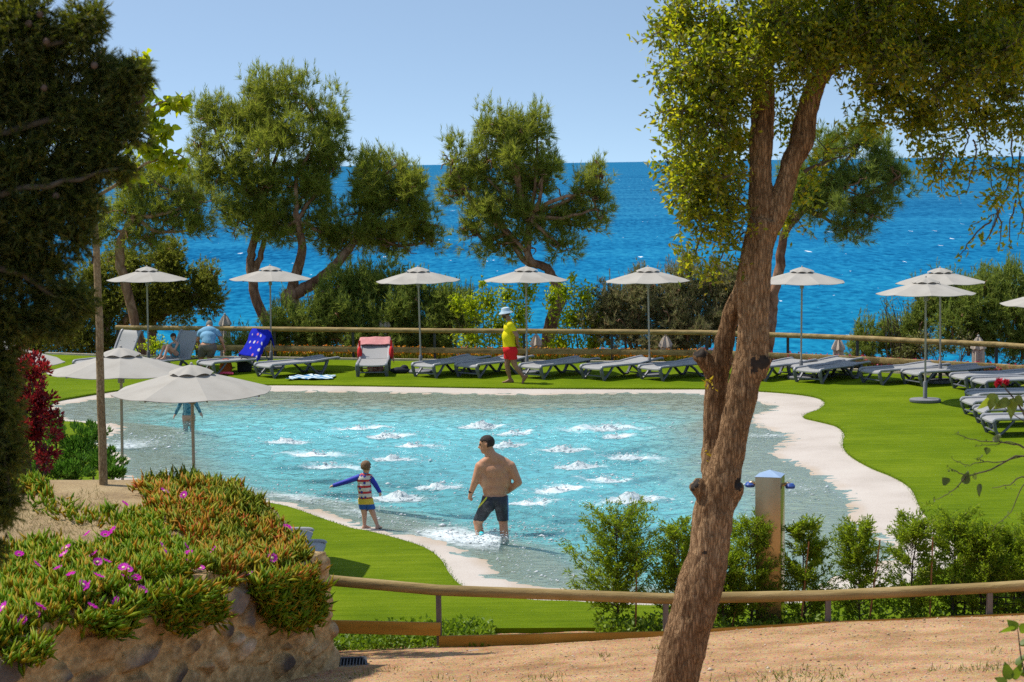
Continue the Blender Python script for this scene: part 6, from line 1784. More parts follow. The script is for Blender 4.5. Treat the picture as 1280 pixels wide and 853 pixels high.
for t in TW:
    c = limb(mb, [P(x, y, 9.0) - O for x, y in t], .0052 if t[0][0] > 1310 else .003, .0012, 5, .002, rng)
    ii = rng.integers(len(c) // 2, len(c), 7); leafp.append(c[ii] + rng.normal(size=(7, 3)) * .006)
mb.build('branches', twig_mat, root)
C = np.concatenate(leafp); V, F_ = leaves_arrays(C, rng.normal(size=C.shape), .016, .009, rng)
C2 = np.array([P(x, y, 9.0) for x, y in [(1205, 605), (1216, 598), (1226, 605), (1185, 605), (1236, 560), (1242, 552)]]) - O
V2, F2 = broad_leaves_arrays(C2, np.array([(.3, 0, .8), (.4, .2, .5), (-.2, 0, -.8), (-.5, 0, .6), (-.4, 0, -.9), (.5, 0, .5)]), .055, .042, rng)
V, F_ = cat_arrays([(V, F_), (V2, F2)]); mesh_np('foliage', V, F_, leafmat('dull_leaf', [(.05, .06, .02), (.09, .11, .03)], .4, [(.12, .2, .02), (.2, .3, .03)]), root)
tag(root, 'nearly bare budding twigs reaching in from the right edge over the lawn', 'shrub')
root = empty('green_plant', (P(1285, 960, 9.0)[0], 9.0, path_z(np.array([P(1285, 960, 9.0)[0]]), np.array([9.0]))[0])); O = np.array(root.location); mb = MB()
limb(mb, [np.zeros(3), P(1284, 870, 9.0) - O, P(1276, 820, 9.0) - O, P(1272, 785, 9.0) - O], .006, .002, 6)
mb.build('stem', twig_mat, root)
lf = [(1272, 786, -.4, .3), (1274, 788, .6, .2), (1276, 808, .5, .4), (1270, 832, .8, .9), (1262, 850, -.2, .9), (1268, 850, .3, .8), (1258, 856, -.7, .5), (1276, 845, .6, .7), (1270, 786, -.8, -.1)]
C = np.array([P(x, y, 9.0) for x, y, *_ in lf]) - O; D = np.array([(a, .1, b) for *_, a, b in lf])
fresh = leafmat('fresh_leaf', [(.06, .11, .015), (.10, .16, .02)], .45, [(.2, .34, .01), (.3, .42, .02)])
for c_, d_ in zip(C, D):
    V, F_ = broad_leaves_arrays(c_[None], d_[None], .08, .048, rng); mesh_np('leaf', V, F_, fresh, root)
tag(root, 'small green leafy plant in the bottom right corner in front of the sand', 'plant')
# ================================================================== people
def cap(t, a, b, ra, rb): return ('c', t, np.array(a, float), np.array(b, float), ra, rb)


def ell(t, c, r, rot=None): return ('e', t, np.array(c, float), np.array(r, float), rot, None)


def _sd(p, pr):
    if pr[0] == 'c':
        a, b = pr[2], pr[3]; d = b - a; t = np.clip(((p - a) @ d) / (d @ d + 1e-9), 0, 1)
        return np.linalg.norm(p - a - t[:, None] * d, axis=1) - (pr[4] + (pr[5] - pr[4]) * t)
    q = p - pr[2]
    if pr[4] is not None: q = q @ np.array(pr[4])
    return (np.linalg.norm(q / pr[3], axis=1) - 1) * pr[3].min()


def hand(tagname, wrist, direc, palm, size=1.0, curl=.5):
    """palm, four unequal curled fingers and a thumb leaving the side of the palm"""
    d = np.array(direc, float); d /= np.linalg.norm(d); n = np.array(palm, float); n -= d * n.dot(d); n /= np.linalg.norm(n); s = np.cross(d, n)
    w = np.array(wrist, float); k = size; out = []
    out.append(cap(tagname, w, w + d * .045 * k, .026 * k, .030 * k)); out.append(cap(tagname, w + d * .03 * k + s * .016 * k, w + d * .085 * k + s * .022 * k, .018 * k, .016 * k)); out.append(cap(tagname, w + d * .03 * k - s * .016 * k, w + d * .085 * k - s * .022 * k, .018 * k, .016 * k))
    for i, (off, ln) in enumerate([(-.030, .062), (-.010, .075), (.010, .070), (.029, .055)]):
        a = w + d * .085 * k + s * off * k; b = a + (d * math.cos(curl) + n * math.sin(curl)) * ln * .5 * k; c = b + (d * math.cos(curl * 2.4) + n * math.sin(curl * 2.4)) * ln * .5 * k
        out += [cap(tagname, a, b, .0095 * k, .009 * k), cap(tagname, b, c, .009 * k, .0075 * k)]
    a = w + d * .025 * k - s * .026 * k; b = a + (d * .7 - s * .6 + n * .35) * .04 * k; out += [cap(tagname, a, b, .013 * k, .011 * k), cap(tagname, b, b + (d * .9 + n * .5) * .03 * k, .010 * k, .008 * k)]
    return out


def foot(tagname, ankle, direc, size=1.0, pitch=0.0):
    d = np.array(direc, float); d[2] = 0; d /= np.linalg.norm(d); dz = np.array([0, 0, -1.0]); dd = d * math.cos(pitch) + dz * math.sin(pitch); up = np.cross(np.cross(d, [0, 0, 1.0]), dd); a = np.array(ankle, float); k = size
    heel = a - dd * .045 * k - up * .055 * k; ball = a + dd * .12 * k - up * .062 * k; toe = a + dd * .185 * k - up * .066 * k; s = np.cross(dd, up)
    return [cap(tagname, a, heel + up * .0, .038 * k, .034 * k), cap(tagname, a - up * .01 * k, ball, .036 * k, .026 * k), cap(tagname, heel, ball, .032 * k, .024 * k), cap(tagname, ball + s * .018 * k, toe + s * .012 * k, .022 * k, .014 * k), cap(tagname, ball - s * .018 * k, toe - s * .022 * k, .022 * k, .015 * k)]


def head(tagname, c, face, size=1.0, tilt=0.0):
    """skull, jaw, nose, ears; size 1 = adult, c = centre of the head, face = where it looks"""
    f = np.array(face, float); f /= np.linalg.norm(f); side = np.cross(f, [0, 0, 1.0]); side /= np.linalg.norm(side); up = np.cross(side, f); c = np.array(c, float); k = size
    R = np.stack([side, f, up], 1)
    P_ = lambda x, y, z: c + (side * x + f * y + up * z) * k
    pr = [ell(tagname, P_(0, -.010, .022), np.array([.074, .093, .088]) * k, R), ell(tagname, P_(0, .022, -.045), np.array([.058, .068, .070]) * k, R), ell(tagname, P_(0, .062, -.088), np.array([.028, .024, .022]) * k, R),
          cap(tagname, P_(0, .082, .012), P_(0, .104, -.026), .009 * k, .014 * k), cap(tagname, P_(-.03, .076, .030), P_(.03, .076, .030), .012 * k, .012 * k),
          cap(tagname, P_(-.018, .080, -.058), P_(.018, .080, -.058), .009 * k, .009 * k)]
    for s in (-1, 1): pr.append(ell(tagname, P_(s * .076, -.012, -.008), np.array([.012, .022, .032]) * k, R))
    return pr, P_, (side, f, up)


def person(loc, prims, skin, lab, voxel=.012, smooth=4):
    mb = MB()
    for pr in prims:
        if pr[0] == 'c': cap_arrays(mb, pr[2], pr[3], pr[4], pr[5])
        else: mb.ball(pr[2], pr[3], 18, 12, pr[4])
    o = mb.build('person', skin, smooth=False); remesh(o, voxel, smooth, .5)
    o.location = [float(v) for v in loc]; tag(o, lab, 'person')
    V, Nn = verts_of(o); d = np.stack([_sd(V, pr) for pr in prims], 1); k = d.argmin(1)
    tags = np.array([pr[1] for pr in prims])[k]
    return o, V, Nn, tags


def cover(o, V, Nn, mask, off, name, mat, thick=True, flare=None):
    me = o.data; nf = len(me.polygons); F = [tuple(p.vertices) for p in me.polygons]
    keep = [f for f in F if all(mask[i] for i in f)]
    used = sorted({i for f in keep for i in f}); m = {v: i for i, v in enumerate(used)}
    P2 = V[used] + Nn[used] * (off if np.isscalar(off) else np.asarray(off)[used][:, None])
    mb = MB(); mb.add(P2, [tuple(m[i] for i in f) for f in keep]); c = mb.build(name, mat, o, angle=80)
    if thick:
        md = c.modifiers.new('t', 'SOLIDIFY'); md.thickness = abs(np.mean(off)) * .9 + .002; md.offset = -1
    return c


def eyes(o, P_, size):
    for s in (-1, 1):
        MB().ball(P_(s * .030, .080, .010), (.012 * size,) * 3, 8, 6).build('eye', pmat('eye_%d' % random.randint(0, 9999), [(.02, .015, .012), (.03, .02, .015)], 5, .3), o)


skin_a = pmat('tanned_skin', [(.46, .205, .105), (.54, .265, .145), (.62, .34, .20)], 7, .5, .1, 60, spec=.35)
skin_b = pmat('light_skin', [(.50, .28, .19), (.56, .33, .23)], 6, .5, spec=.35)
skin_d = pmat('deep_tanned_skin', [(.26, .125, .07), (.32, .16, .095)], 6, .5, spec=.35)
hair_d = pmat('dark_hair', [(.022, .014, .010), (.045, .028, .018)], 60, .6, .6, 120, stretch=(1, 1, .3))
hair_l = pmat('light_brown_hair', [(.16, .085, .04), (.26, .15, .075)], 50, .6, .8, 110, stretch=(1, 1, .3))

# ---- the wading man, seen from behind
WY = G(617, 668, 0)[1]; sM = F_PX / WY; z0 = -.42


def H(px, py, dy=0.0): return np.array([(px - 617) / sM, dy, (668 - py) / sM - z0])


locM = G(617, 668, 0); locM = np.array([locM[0], WY, z0])
hp, HP, HB = head('head', H(610, 553.2, .02), (-.95, .10, -.16), 1.10)
pr = hp + [cap('neck', H(619, 576, .0), H(612.5, 561, .02), .086, .072), cap('torso', H(615.5, 571, .0), H(605, 578, .0), .072, .068), cap('torso', H(620, 570, .0), H(635, 578, .0), .072, .068),
           ell('torso', H(620, 587, .01), (.205, .12, .14)), ell('torso', H(620, 599, .02), (.190, .12, .17)), ell('torso', H(619.5, 611, .02), (.170, .125, .16)), ell('torso', H(607, 597, .02), (.085, .11, .14)), ell('torso', H(633, 597, .02), (.085, .11, .14)),
           cap('torso', H(619, 578, .0), H(603, 581.5, .0), .07, .078), cap('torso', H(620, 578, .0), H(637.5, 581.5, .0), .07, .078),
           ell('hip', H(619.5, 623, .01), (.175, .13, .12)), ell('hip', H(612, 629, -.045), (.085, .09, .10)), ell('hip', H(627, 629, -.045), (.085, .09, .10)),
           cap('ua', H(601, 581, .0), H(594.5, 601, -.02), .068, .052), cap('fa', H(594.5, 601, -.02), H(589, 615.5, .03), .050, .034),
           cap('ua', H(640, 581, .0), H(649.5, 601.5, -.05), .068, .052), cap('fa', H(649.5, 601.5, -.05), H(635.5, 615.5, .10), .050, .034),
           cap('thigh', H(611, 628, .0), H(597, 654, .10), .095, .066), cap('thigh', H(627, 628, .0), H(629.5, 654, .02), .095, .064),
           cap('calf', H(597, 654, .10), H(600, 672, .06), .062, .058), cap('calf', H(600, 672, .06), (H(601, 668, .04) * [1, 1, 0]) + [0, 0, .09], .058, .038),
           cap('calf', H(629.5, 654, .02), H(631, 674, -.06), .061, .060), cap('calf', H(631, 674, -.06), (H(632, 668, -.09) * [1, 1, 0]) + [0, 0, .09], .060, .038)]
pr += foot('foot', (H(601, 668, .04) * [1, 1, 0]) + [0, 0, .09], (-.6, .8, 0)) + foot('foot', (H(632, 668, -.09) * [1, 1, 0]) + [0, 0, .09], (-.2, .9, 0))
pr += hand('hand', H(589, 615.5, .03), (-.25, .1, -1), (.8, .5, 0), 1.0, 1.05) + hand('hand', H(635.5, 615.5, .10), (-.85, .4, -.25), (0, -1, -.3), .95, .5)
man, V, Nn, tg = person(locM, pr, skin_a, 'bare-backed man in black swim shorts wading with his hand on his hip, looking left')
zc = V[:, 2]
zw = H(0, 618.5)[2]; zk = H(0, 651)[2]
m_ = (np.isin(tg, ['hip', 'thigh', 'torso']) & (zc < zw) & (zc > zk))
m, nt, out = new_mat('swim_shorts'); tc = N(nt, 'ShaderNodeTexCoord')
nz = N(nt, 'ShaderNodeTexNoise', Scale=25); L(nt, tc.outputs['Object'], nz.inputs['Vector']); cb = ramp(nt, nz.outputs['Fac'], [(.012, .014, .020), (.035, .038, .048)], .35, .7)
st = N(nt, 'ShaderNodeAttribute', _attribute_name='stripe'); r1 = ramp(nt, st.outputs['Fac'], [(0, 0, 0), (1, 1, 1)], .45, .55); s2 = N(nt, 'ShaderNodeAttribute', _attribute_name='blue'); r2 = ramp(nt, s2.outputs['Fac'], [(0, 0, 0), (1, 1, 1)], .45, .55)
mx = N(nt, 'ShaderNodeMix', _data_type='RGBA'); L(nt, r1, mx.inputs[0]); L(nt, cb, mx.inputs[6]); mx.inputs[7].default_value = (.65, .62, .02, 1)
mx2 = N(nt, 'ShaderNodeMix', _data_type='RGBA'); L(nt, r2, mx2.inputs[0]); L(nt, mx.outputs[2], mx2.inputs[6]); mx2.inputs[7].default_value = (.03, .18, .55, 1)
b = N(nt, 'ShaderNodeBsdfPrincipled', Roughness=.6); L(nt, mx2.outputs[2], b.inputs['Base Color']); L(nt, b.outputs[0], out.inputs['Surface'])
sh = cover(man, V, Nn, m_, .010, 'swim_shorts', m)
v2, n2 = verts_of(sh)
a = H(609, 619.5, -.12); b_ = H(597.5, 634, -.06); d = b_ - a; t = np.clip(((v2 - a)[:, [0, 2]] @ d[[0, 2]]) / (d[[0, 2]] @ d[[0, 2]]), 0, 1); dist = np.hypot(v2[:, 0] - a[0] - t * d[0], v2[:, 2] - a[2] - t * d[2])
attr(sh, 'stripe', np.where(v2[:, 1] < .06, np.clip(1 - dist / .018, 0, 1), 0)); attr(sh, 'blue', np.where(v2[:, 0] > H(632.2, 0)[0] + .0, .5 + np.clip((v2[:, 0] - H(635.5, 0)[0]) * 60, -1, .5), 0))
lab_ = (V - HP(0, 0, 0)) @ np.stack(HB, 1)
hm = (tg == 'head') & ((lab_[:, 2] > .045 + .0 * lab_[:, 1]) | ((lab_[:, 1] < -.012) & (lab_[:, 2] > -.035))) & ~((lab_[:, 1] > .065) & (lab_[:, 2] < .062))
cover(man, V, Nn, hm, .006, 'hair', hair_d); eyes(man, HP, 1.02)
wr = H(589.6, 613.5, .025); MB().tube([wr + (0, 0, .012), wr - (0, 0, .012)], [.039, .038], 14, cap=False).build('wristband', pmat('black_strap', [(.01, .01, .012), (.02, .02, .02)], 5, .5), man)
# pale turquoise thing at his left knee: a swim shoe lifted to the surface
o = MB().ball((0, 0, 0), (.035, .08, .025), 12, 8).build('swim_shoe', pmat('turquoise_rubber', [(.02, .55, .62), (.04, .62, .68)], 6, .5), man); o.location = H(601.5, 666.5, -.02)

# ---- boy in the striped vest
BY = G(466, 659.5, .02)[1]; sB = F_PX / BY


def H(px, py, dy=0.0): return np.array([(px - 464) / sB, dy, (660.5 - py) / sB])


locB = G(464, 660.5, .0); locB = np.array([locB[0], BY, pool_depth(np.array([locB[0]]), np.array([BY]))[0]])
hp, HP, HB = head('head', H(459.5, 582.0, .0), (.62, .72, -.28), .76)
pr = hp + [cap('neck', H(458.5, 591, .0), H(459, 586, .0), .030, .030), ell('torso', H(456.5, 598, .0), (.092, .066, .085)), ell('torso', H(456.8, 608, .0), (.092, .075, .12)), ell('torso', H(457.5, 617, .0), (.090, .075, .09)), ell('torso', H(457.2, 612, .015), (.088, .076, .09)),
           cap('torso', H(457, 592.5, 0), H(450.5, 595, 0), .034, .036), cap('torso', H(458, 592.5, 0), H(464.5, 595, 0), .034, .036), ell('hip', H(458, 624, .0), (.092, .075, .065)),
           cap('sleeve', H(450.5, 594.5, 0), H(434, 600, -.02), .036, .030), cap('sleeve', H(434, 600, -.02), H(418.5, 604.5, -.02), .030, .023),
           cap('sleeve', H(464.5, 595, 0), H(470.5, 604, .0), .035, .029), cap('sleeve', H(470.5, 604, .0), H(476, 613.5, -.01), .029, .022),
           cap('thigh', H(454.5, 627, 0), H(456, 642, .01), .052, .040), cap('calf', H(456, 642, .01), H(455.8, 656.5, .01), .038, .024), cap('thigh', H(462, 627, 0), H(467.5, 642, -.02), .052, .039), cap('calf', H(467.5, 642, -.02), H(472.5, 656.5, -.02), .037, .024)]
pr += foot('foot', H(455.8, 656.2, .01), (.5, .6, 0), .62) + foot('foot', H(472.5, 656.2, -.02), (.35, .7, 0), .62)
pr += hand('hand', H(418.5, 604.5, -.02), (-1, 0, -.25), (0, .2, -1), .58, .7) + hand('hand', H(476, 613.5, -.01), (.4, .1, -1), (-.8, .3, -.2), .58, .9)
boy, V, Nn, tg = person(locB, pr, skin_b, 'small boy in a red striped swim vest with blue sleeves and arms held out', .0085)
z = V[:, 2]
m, nt, out = new_mat('striped_vest'); tc = N(nt, 'ShaderNodeTexCoord'); sx = N(nt, 'ShaderNodeSeparateXYZ'); L(nt, tc.outputs['Object'], sx.inputs[0])
ml = N(nt, 'ShaderNodeMath', _operation='MULTIPLY'); ml.inputs[1].default_value = 2 * math.pi / .082; L(nt, sx.outputs['Z'], ml.inputs[0]); sn = N(nt, 'ShaderNodeMath', _operation='SINE'); L(nt, ml.outputs[0], sn.inputs[0])
stc = ramp(nt, sn.outputs[0], [(.66, .62, .55), (.50, .025, .03)], .36, .44)
vo = N(nt, 'ShaderNodeTexVoronoi', Scale=14, Randomness=.5); L(nt, tc.outputs['Object'], vo.inputs['Vector']); sr = ramp(nt, vo.outputs['Distance'], [(1, 1, 1), (0, 0, 0)], .24, .29)
mx = N(nt, 'ShaderNodeMix', _data_type='RGBA'); L(nt, sr, mx.inputs[0]); L(nt, stc, mx.inputs[6]); mx.inputs[7].default_value = (.03, .035, .28, 1)
b = N(nt, 'ShaderNodeBsdfPrincipled', Roughness=.8); L(nt, mx.outputs[2], b.inputs['Base Color']); L(nt, b.outputs[0], out.inputs['Surface'])
zs = H(0, 622.5)[2]
cover(boy, V, Nn, (tg == 'torso') & (z > zs) | (tg == 'hip') & (z > zs), .008, 'swim_vest', m)
blue = pmat('blue_lycra', [(.018, .035, .36), (.03, .055, .46)], 8, .6, spec=.3)
for s in (-1, 1): cover(boy, V, Nn, (tg == 'sleeve') & (np.sign(V[:, 0] - H(457.5, 0)[0]) == s), .007, 'sleeve', blue)
cover(boy, V, Nn, np.isin(tg, ['neck']) & (z < H(0, 587.5)[2]) & (z > H(0, 592)[2]), .007, 'collar', pmat('collar_blue', [(.02, .10, .42), (.03, .14, .5)], 5, .7))
zh = H(0, 635.5)[2]
m, nt, out = new_mat('boy_shorts'); tc = N(nt, 'ShaderNodeTexCoord'); sx = N(nt, 'ShaderNodeSeparateXYZ'); L(nt, tc.outputs['Object'], sx.inputs[0]); mr = N(nt, 'ShaderNodeMapRange'); mr.inputs['From Min'].default_value = H(0, 634.5)[2]; mr.inputs['From Max'].default_value = H(0, 622)[2]; L(nt, sx.outputs['Z'], mr.inputs['Value'])
cc = ramp(nt, mr.outputs[0], [(.015, .09, .34), (.62, .46, .05)], .44, .48); b = N(nt, 'ShaderNodeBsdfPrincipled', Roughness=.8); L(nt, cc, b.inputs['Base Color']); L(nt, b.outputs[0], out.inputs['Surface'])
cover(boy, V, Nn, np.isin(tg, ['hip', 'thigh', 'torso']) & (z <= zs + .012) & (z > zh), .016, 'shorts', m)
lab_ = (V - HP(0, 0, 0)) @ np.stack(HB, 1) / .76
hm = (tg == 'head') & ((lab_[:, 2] > .045) | ((lab_[:, 1] < .01) & (lab_[:, 2] > -.05))) & ~((lab_[:, 1] > .06) & (lab_[:, 2] < .06))
tuft = .010 + .010 * np.abs(fbm(V * 55, 3, 91)); cover(boy, V, Nn, hm, tuft, 'hair', hair_l); eyes(boy, HP, .76)

# ---- man in the yellow shirt, walking left with hands behind him
LY = G(640, 479, .06)[1]; sL = F_PX / LY


def H(px, py, dy=0.0): return np.array([(px - 639) / sL, dy, (479.5 - py) / sL])


locL = G(639, 479.5, .06); locL = np.array([locL[0], LY, .06])
hp, HP, HB = head('head', H(633.3, 391.5, .0), (-1, -.05, -.12), 1.0)
pr = hp + [cap('neck', H(637.5, 401, 0), H(635, 394.5, 0), .058, .054), ell('torso', H(637.5, 410, 0), (.115, .185, .14)), ell('torso', H(636, 421, 0), (.125, .165, .17)), cap('torso', H(636.5, 424, 0), H(637.5, 434, 0), .125, .13), cap('torso', H(638.5, 404, 0), H(638.8, 405.5, -.17), .06, .062), cap('torso', H(638.5, 404, 0), H(638.8, 405.5, .17), .06, .062),
           ell('hip', H(638, 437.5, 0), (.135, .165, .115)), ell('hip', H(641, 439.5, -.06), (.10, .09, .10)), ell('hip', H(641, 439.5, .06), (.10, .09, .10)),
           cap('ua', H(639, 405.5, -.18), H(647, 418.5, -.22), .056, .044), cap('fa', H(647, 418.5, -.22), H(647.5, 429.5, -.06), .042, .030), cap('ua', H(639, 405.5, .18), H(646.5, 418.5, .21), .056, .044), cap('fa', H(646.5, 418.5, .21), H(648, 430, .05), .042, .030),
           cap('thigh', H(636.8, 440, .08), H(634.2, 457.5, .08), .092, .062), cap('calf', H(634.2, 457.5, .08), H(635.2, 464, .09), .058, .058), cap('calf', H(635.2, 464, .09), H(637.8, 474.8, .09), .058, .036),
           cap('thigh', H(639.5, 440, -.08), H(643.8, 456.5, -.08), .092, .062), cap('calf', H(643.8, 456.5, -.08), H(648, 462.5, -.09), .057, .057), cap('calf', H(648, 462.5, -.09), H(654.2, 471.0, -.09), .057, .035)]
pr += foot('foot', H(638.3, 475.0, .09), (-1, -.1, 0), 1.0, .0) + foot('foot', H(654.6, 470.9, -.09), (-1, -.1, 0), 1.0, .95)
pr += hand('hand', H(647.5, 429.5, -.06), (.0, .75, -.55), (1, 0, 0), .95, .6) + hand('hand', H(648, 430, .05), (.1, -.6, -.75), (1, 0, 0), .95, .6)
gd, V, Nn, tg = person(locL, pr, skin_d, 'man in a yellow T-shirt, red shorts and pale bucket hat walking left over the grass', .012)
z = V[:, 2]
yellow = pmat('yellow_cotton', [(.72, .60, .008), (.80, .68, .012)], 8, .85, .3, 14, spec=.15); redc = pmat('red_shorts', [(.60, .012, .015), (.68, .02, .02)], 8, .8, .3, 14, spec=.2)
zb = H(0, 434.5)[2]
cover(gd, V, Nn, (np.isin(tg, ['torso', 'hip']) & (z > zb)) | ((tg == 'ua') & (z > H(0, 413)[2])), .016, 't_shirt', yellow)
cover(gd, V, Nn, np.isin(tg, ['hip', 'thigh', 'torso']) & (z <= zb + .02) & (z > H(0, 449.5)[2]), .026, 'shorts', redc)
lab_ = (V - HP(0, 0, 0)) @ np.stack(HB, 1)
cover(gd, V, Nn, (tg == 'head') & (lab_[:, 2] < -.035) & (lab_[:, 1] > .0) & ~((np.abs(lab_[:, 0]) < .02) & (lab_[:, 1] > .07) & (lab_[:, 2] > -.075)), .006, 'beard', hair_d)
cover(gd, V, Nn, (tg == 'head') & (lab_[:, 1] < .0) & (lab_[:, 2] > -.05) & (lab_[:, 2] < .06), .005, 'hair', hair_d); eyes(gd, HP, 1)
hat = MB().lathe([(.0, .118), (.05, .116), (.088, .10), (.104, .04), (.108, .03), (.165, -.012), (.168, -.018), (.106, .022), (.098, .036)], (0, 0, 0), 28, cap=False)
ho = hat.build('bucket_hat', pmat('pale_blue_cotton', [(.40, .50, .56), (.5, .6, .66)], 10, .9, .3, 30), gd); ho.location = HP(0, -.006, .02); ho.rotation_euler = (0, -.14, 0)

# ---- child standing in the far water, head hidden by the near parasol
CY_ = G(235, 526, 0)[1]; sC = F_PX / CY_


def H(px, py, dy=0.0): return np.array([(px - 236) / sC, dy, (526 - py) / sC + .46])


locC = G(236, 526, 0); locC = np.array([locC[0], CY_, -.46])
hp, HP, HB = head('head', H(236, 481, .0), (.1, .95, -.05), .9)
pr = hp + [cap('neck', H(236, 491, 0), H(236, 485, 0), .042, .040), ell('torso', H(236, 500, 0), (.125, .08, .12)), cap('torso', H(236, 504, 0), H(236, 516, 0), .10, .10), cap('torso', H(236, 493, 0), H(230.5, 496, 0), .045, .045), cap('torso', H(236, 493, 0), H(241.5, 496, 0), .045, .045), ell('hip', H(236, 520, 0), (.13, .10, .10)),
           cap('ua', H(229.5, 496, 0), H(224.5, 507, 0), .040, .034), cap('ua', H(224.5, 507, 0), H(219.8, 517, -.02), .033, .026), cap('ua', H(242.5, 496, 0), H(246.5, 507, 0), .040, .034), cap('ua', H(246.5, 507, 0), H(250.8, 515.5, -.02), .033, .026),
           cap('thigh', H(232, 522, 0), H(232, 536, 0), .072, .052), cap('calf', H(232, 536, 0), H(232, 549, 0), .05, .034), cap('thigh', H(240, 522, 0), H(240, 536, 0), .072, .052), cap('calf', H(240, 536, 0), H(240, 549, 0), .05, .034)]
pr += foot('foot', H(232, 550, 0), (0, 1, 0), .8) + foot('foot', H(240, 550, 0), (0, 1, 0), .8) + hand('hand', H(219.8, 517, -.02), (-.6, 0, -1), (.8, .3, 0), .8, .3) + hand('hand', H(250.8, 515.5, -.02), (.6, 0, -1), (-.8, .3, 0), .8, .3)
kid, V, Nn, tg = person(locC, pr, skin_b, 'child in a dark long-sleeved swimsuit standing in the pool behind the nearest parasol', .011)
cover(kid, V, Nn, np.isin(tg, ['torso', 'hip', 'ua']) & (V[:, 2] > H(0, 519)[2]), .007, 'swimsuit', pmat('patterned_lycra', [(.01, .03, .05), (.02, .14, .20), (.16, .34, .36), (.02, .05, .09)], 26, .6))
cover(kid, V, Nn, (tg == 'head') & (((V - HP(0, 0, 0)) @ np.stack(HB, 1))[:, 1] < .03), .01, 'hair', hair_d); eyes(kid, HP, .9)

# ---- man bending over beside the blue towel
MY = 48.2; sD = F_PX / MY; locD = P(258, 470, MY); locD[2] = -.02 + .08


def H(px, py, dy=0.0): return np.array([(px - 258) / sD, dy, (466.5 - py) / sD])


hp, HP, HB = head('head', H(262, 409.5, .22), (.05, .75, -.75), 1.0)
pr = hp + [cap('neck', H(262, 414, .10), H(262, 410.5, .17), .06, .056), ell('torso', H(262, 417, .04), (.20, .13, .12)), ell('torso', H(262, 423, -.06), (.185, .14, .13)), cap('torso', H(262, 424, -.06), H(263, 430, -.12), .15, .15), cap('torso', H(262, 415, .05), H(252.5, 418, .05), .07, .07), cap('torso', H(262, 415, .05), H(271.5, 418, .05), .07, .07),
           ell('hip', H(262, 434, -.14), (.185, .15, .13)), cap('ua', H(251.5, 418, .06), H(247.5, 428, .10), .056, .046), cap('fa', H(247.5, 428, .10), H(250, 437, .22), .043, .03), cap('ua', H(272.5, 418, .06), H(277.5, 428, .10), .056, .046), cap('fa', H(277.5, 428, .10), H(280, 439, .2), .043, .03),
           cap('thigh', H(256.5, 436, -.12), H(252, 449, .0), .10, .07), cap('calf', H(252, 449, .0), H(251, 462, -.06), .062, .038), cap('thigh', H(267, 436, -.12), H(263, 449, -.02), .10, .07), cap('calf', H(263, 449, -.02), H(262, 462, -.1), .062, .038)]
pr += foot('foot', H(251, 462.2, -.06), (.1, 1, 0)) + foot('foot', H(262, 462.2, -.1), (.1, 1, 0)) + hand('hand', H(250, 437, .22), (.2, .5, -1), (1, 0, 0), 1, .6) + hand('hand', H(280, 439, .2), (.1, .4, -1), (-1, 0, 0), 1, .6)
bm_, V, Nn, tg = person(locD, pr, skin_a, 'man in a light blue T-shirt and grey-brown shorts bending over beside the blue towel')
z = V[:, 2]; zt = H(0, 431)[2]
cover(bm_, V, Nn, (tg == 'torso') & (z > zt) | (tg == 'ua') & (z > H(0, 423)[2]), .018, 't_shirt', pmat('light_blue_cotton', [(.14, .32, .48), (.22, .42, .58)], 7, .85, .4, 12))
cover(bm_, V, Nn, np.isin(tg, ['hip', 'thigh', 'torso']) & (z <= zt - .02) & (z > H(0, 448)[2]), .024, 'shorts', pmat('khaki_cotton', [(.12, .105, .085), (.17, .15, .12)], 7, .9, .4, 12))
lab_ = (V - HP(0, 0, 0)) @ np.stack(HB, 1); cover(bm_, V, Nn, (tg == 'head') & ((lab_[:, 2] > .03) | (lab_[:, 1] < -.02)), .008, 'cap', pmat('grey_cap', [(.2, .19, .16), (.3, .28, .24)], 9, .9)); eyes(bm_, HP, 1)

# ---- small child sitting on the raised lounger
rl, ql = LNG['child']; rot = rl.rotation_euler.z; ex = np.array([math.cos(rot), math.sin(rot), 0]); ey = np.array([-math.sin(rot), math.cos(rot), 0])
locS = np.array(rl.location) + ex * 1.02 + np.array([0, 0, .345])


def T(x, y, z): return ex * x + ey * y + np.array([0, 0, z])


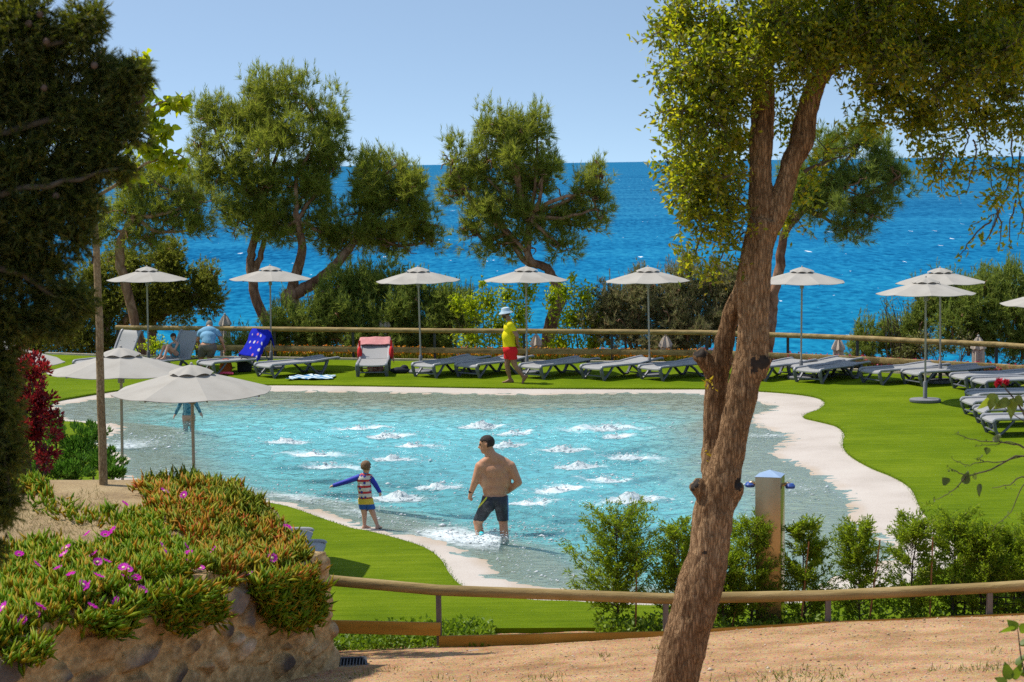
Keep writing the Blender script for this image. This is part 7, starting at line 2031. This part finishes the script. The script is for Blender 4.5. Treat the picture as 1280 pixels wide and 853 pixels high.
hp, HP, HB = head('head', T(.02, .0, .50), -ex * .8 + np.array([.0, -.3, -.55]), .78)
pr = hp + [cap('neck', T(.07, 0, .38), T(.04, 0, .44), .036, .034), ell('torso', T(.10, 0, .27), (.09, .10, .12)), cap('torso', T(.10, 0, .12), T(.09, 0, .30), .085, .085), cap('torso', T(.08, 0, .35), T(.06, -.10, .33), .035, .035), cap('torso', T(.08, 0, .35), T(.06, .10, .33), .035, .035), ell('hip', T(.08, 0, .085), (.10, .10, .08)),
           cap('thigh', T(.05, -.07, .09), T(-.22, -.08, .30), .06, .046), cap('calf', T(-.22, -.08, .30), T(-.34, -.08, .055), .043, .028), cap('thigh', T(.05, .07, .09), T(-.20, .09, .28), .06, .046), cap('calf', T(-.20, .09, .28), T(-.33, .09, .055), .043, .028),
           cap('ua', T(.05, -.11, .32), T(-.06, -.14, .20), .034, .028), cap('ua', T(-.06, -.14, .20), T(-.16, -.05, .27), .028, .021), cap('ua', T(.05, .11, .32), T(-.06, .13, .20), .034, .028), cap('ua', T(-.06, .13, .20), T(-.15, .04, .27), .028, .021)]
pr += foot('foot', T(-.34, -.08, .05), -ex, .68) + foot('foot', T(-.33, .09, .05), -ex, .68) + hand('hand', T(-.16, -.05, .27), -ex + np.array([0, 0, .3]), (0, 0, 1), .6, .6) + hand('hand', T(-.15, .04, .27), -ex + np.array([0, 0, .3]), (0, 0, 1), .6, .6)
sk, V, Nn, tg = person(locS, pr, skin_b, 'small dark-haired child sitting with knees drawn up on a raised lounger at the left', .009)
cover(sk, V, Nn, np.isin(tg, ['torso', 'hip']) & (V[:, 2] < .34), .008, 'swimsuit', pmat('teal_swimsuit', [(.03, .18, .26), (.10, .40, .46)], 22, .7))
lab_ = (V - HP(0, 0, 0)) @ np.stack(HB, 1) / .78
cover(sk, V, Nn, (tg == 'head') & ((lab_[:, 2] > .045) | (lab_[:, 1] < .0)), .012, 'hair', hair_d); eyes(sk, HP, .78)
# ================================================================== render settings
scene.render.engine = 'CYCLES'
cy = scene.cycles
cy.max_bounces = 12; cy.diffuse_bounces = 7; cy.glossy_bounces = 3; cy.transmission_bounces = 8; cy.transparent_max_bounces = 8
cy.caustics_reflective = False; cy.caustics_refractive = False
cy.sample_clamp_indirect = 5; cy.sample_clamp_direct = 7
cy.use_denoising = False
try:
    cy.denoiser = 'OPENIMAGEDENOISE'; cy.denoising_prefilter = 'ACCURATE'; cy.denoising_input_passes = 'RGB_ALBEDO_NORMAL'
except Exception: pass
cy.use_adaptive_sampling = True; cy.adaptive_threshold = .01
scene.render.use_persistent_data = False
scene.render.film_transparent = False
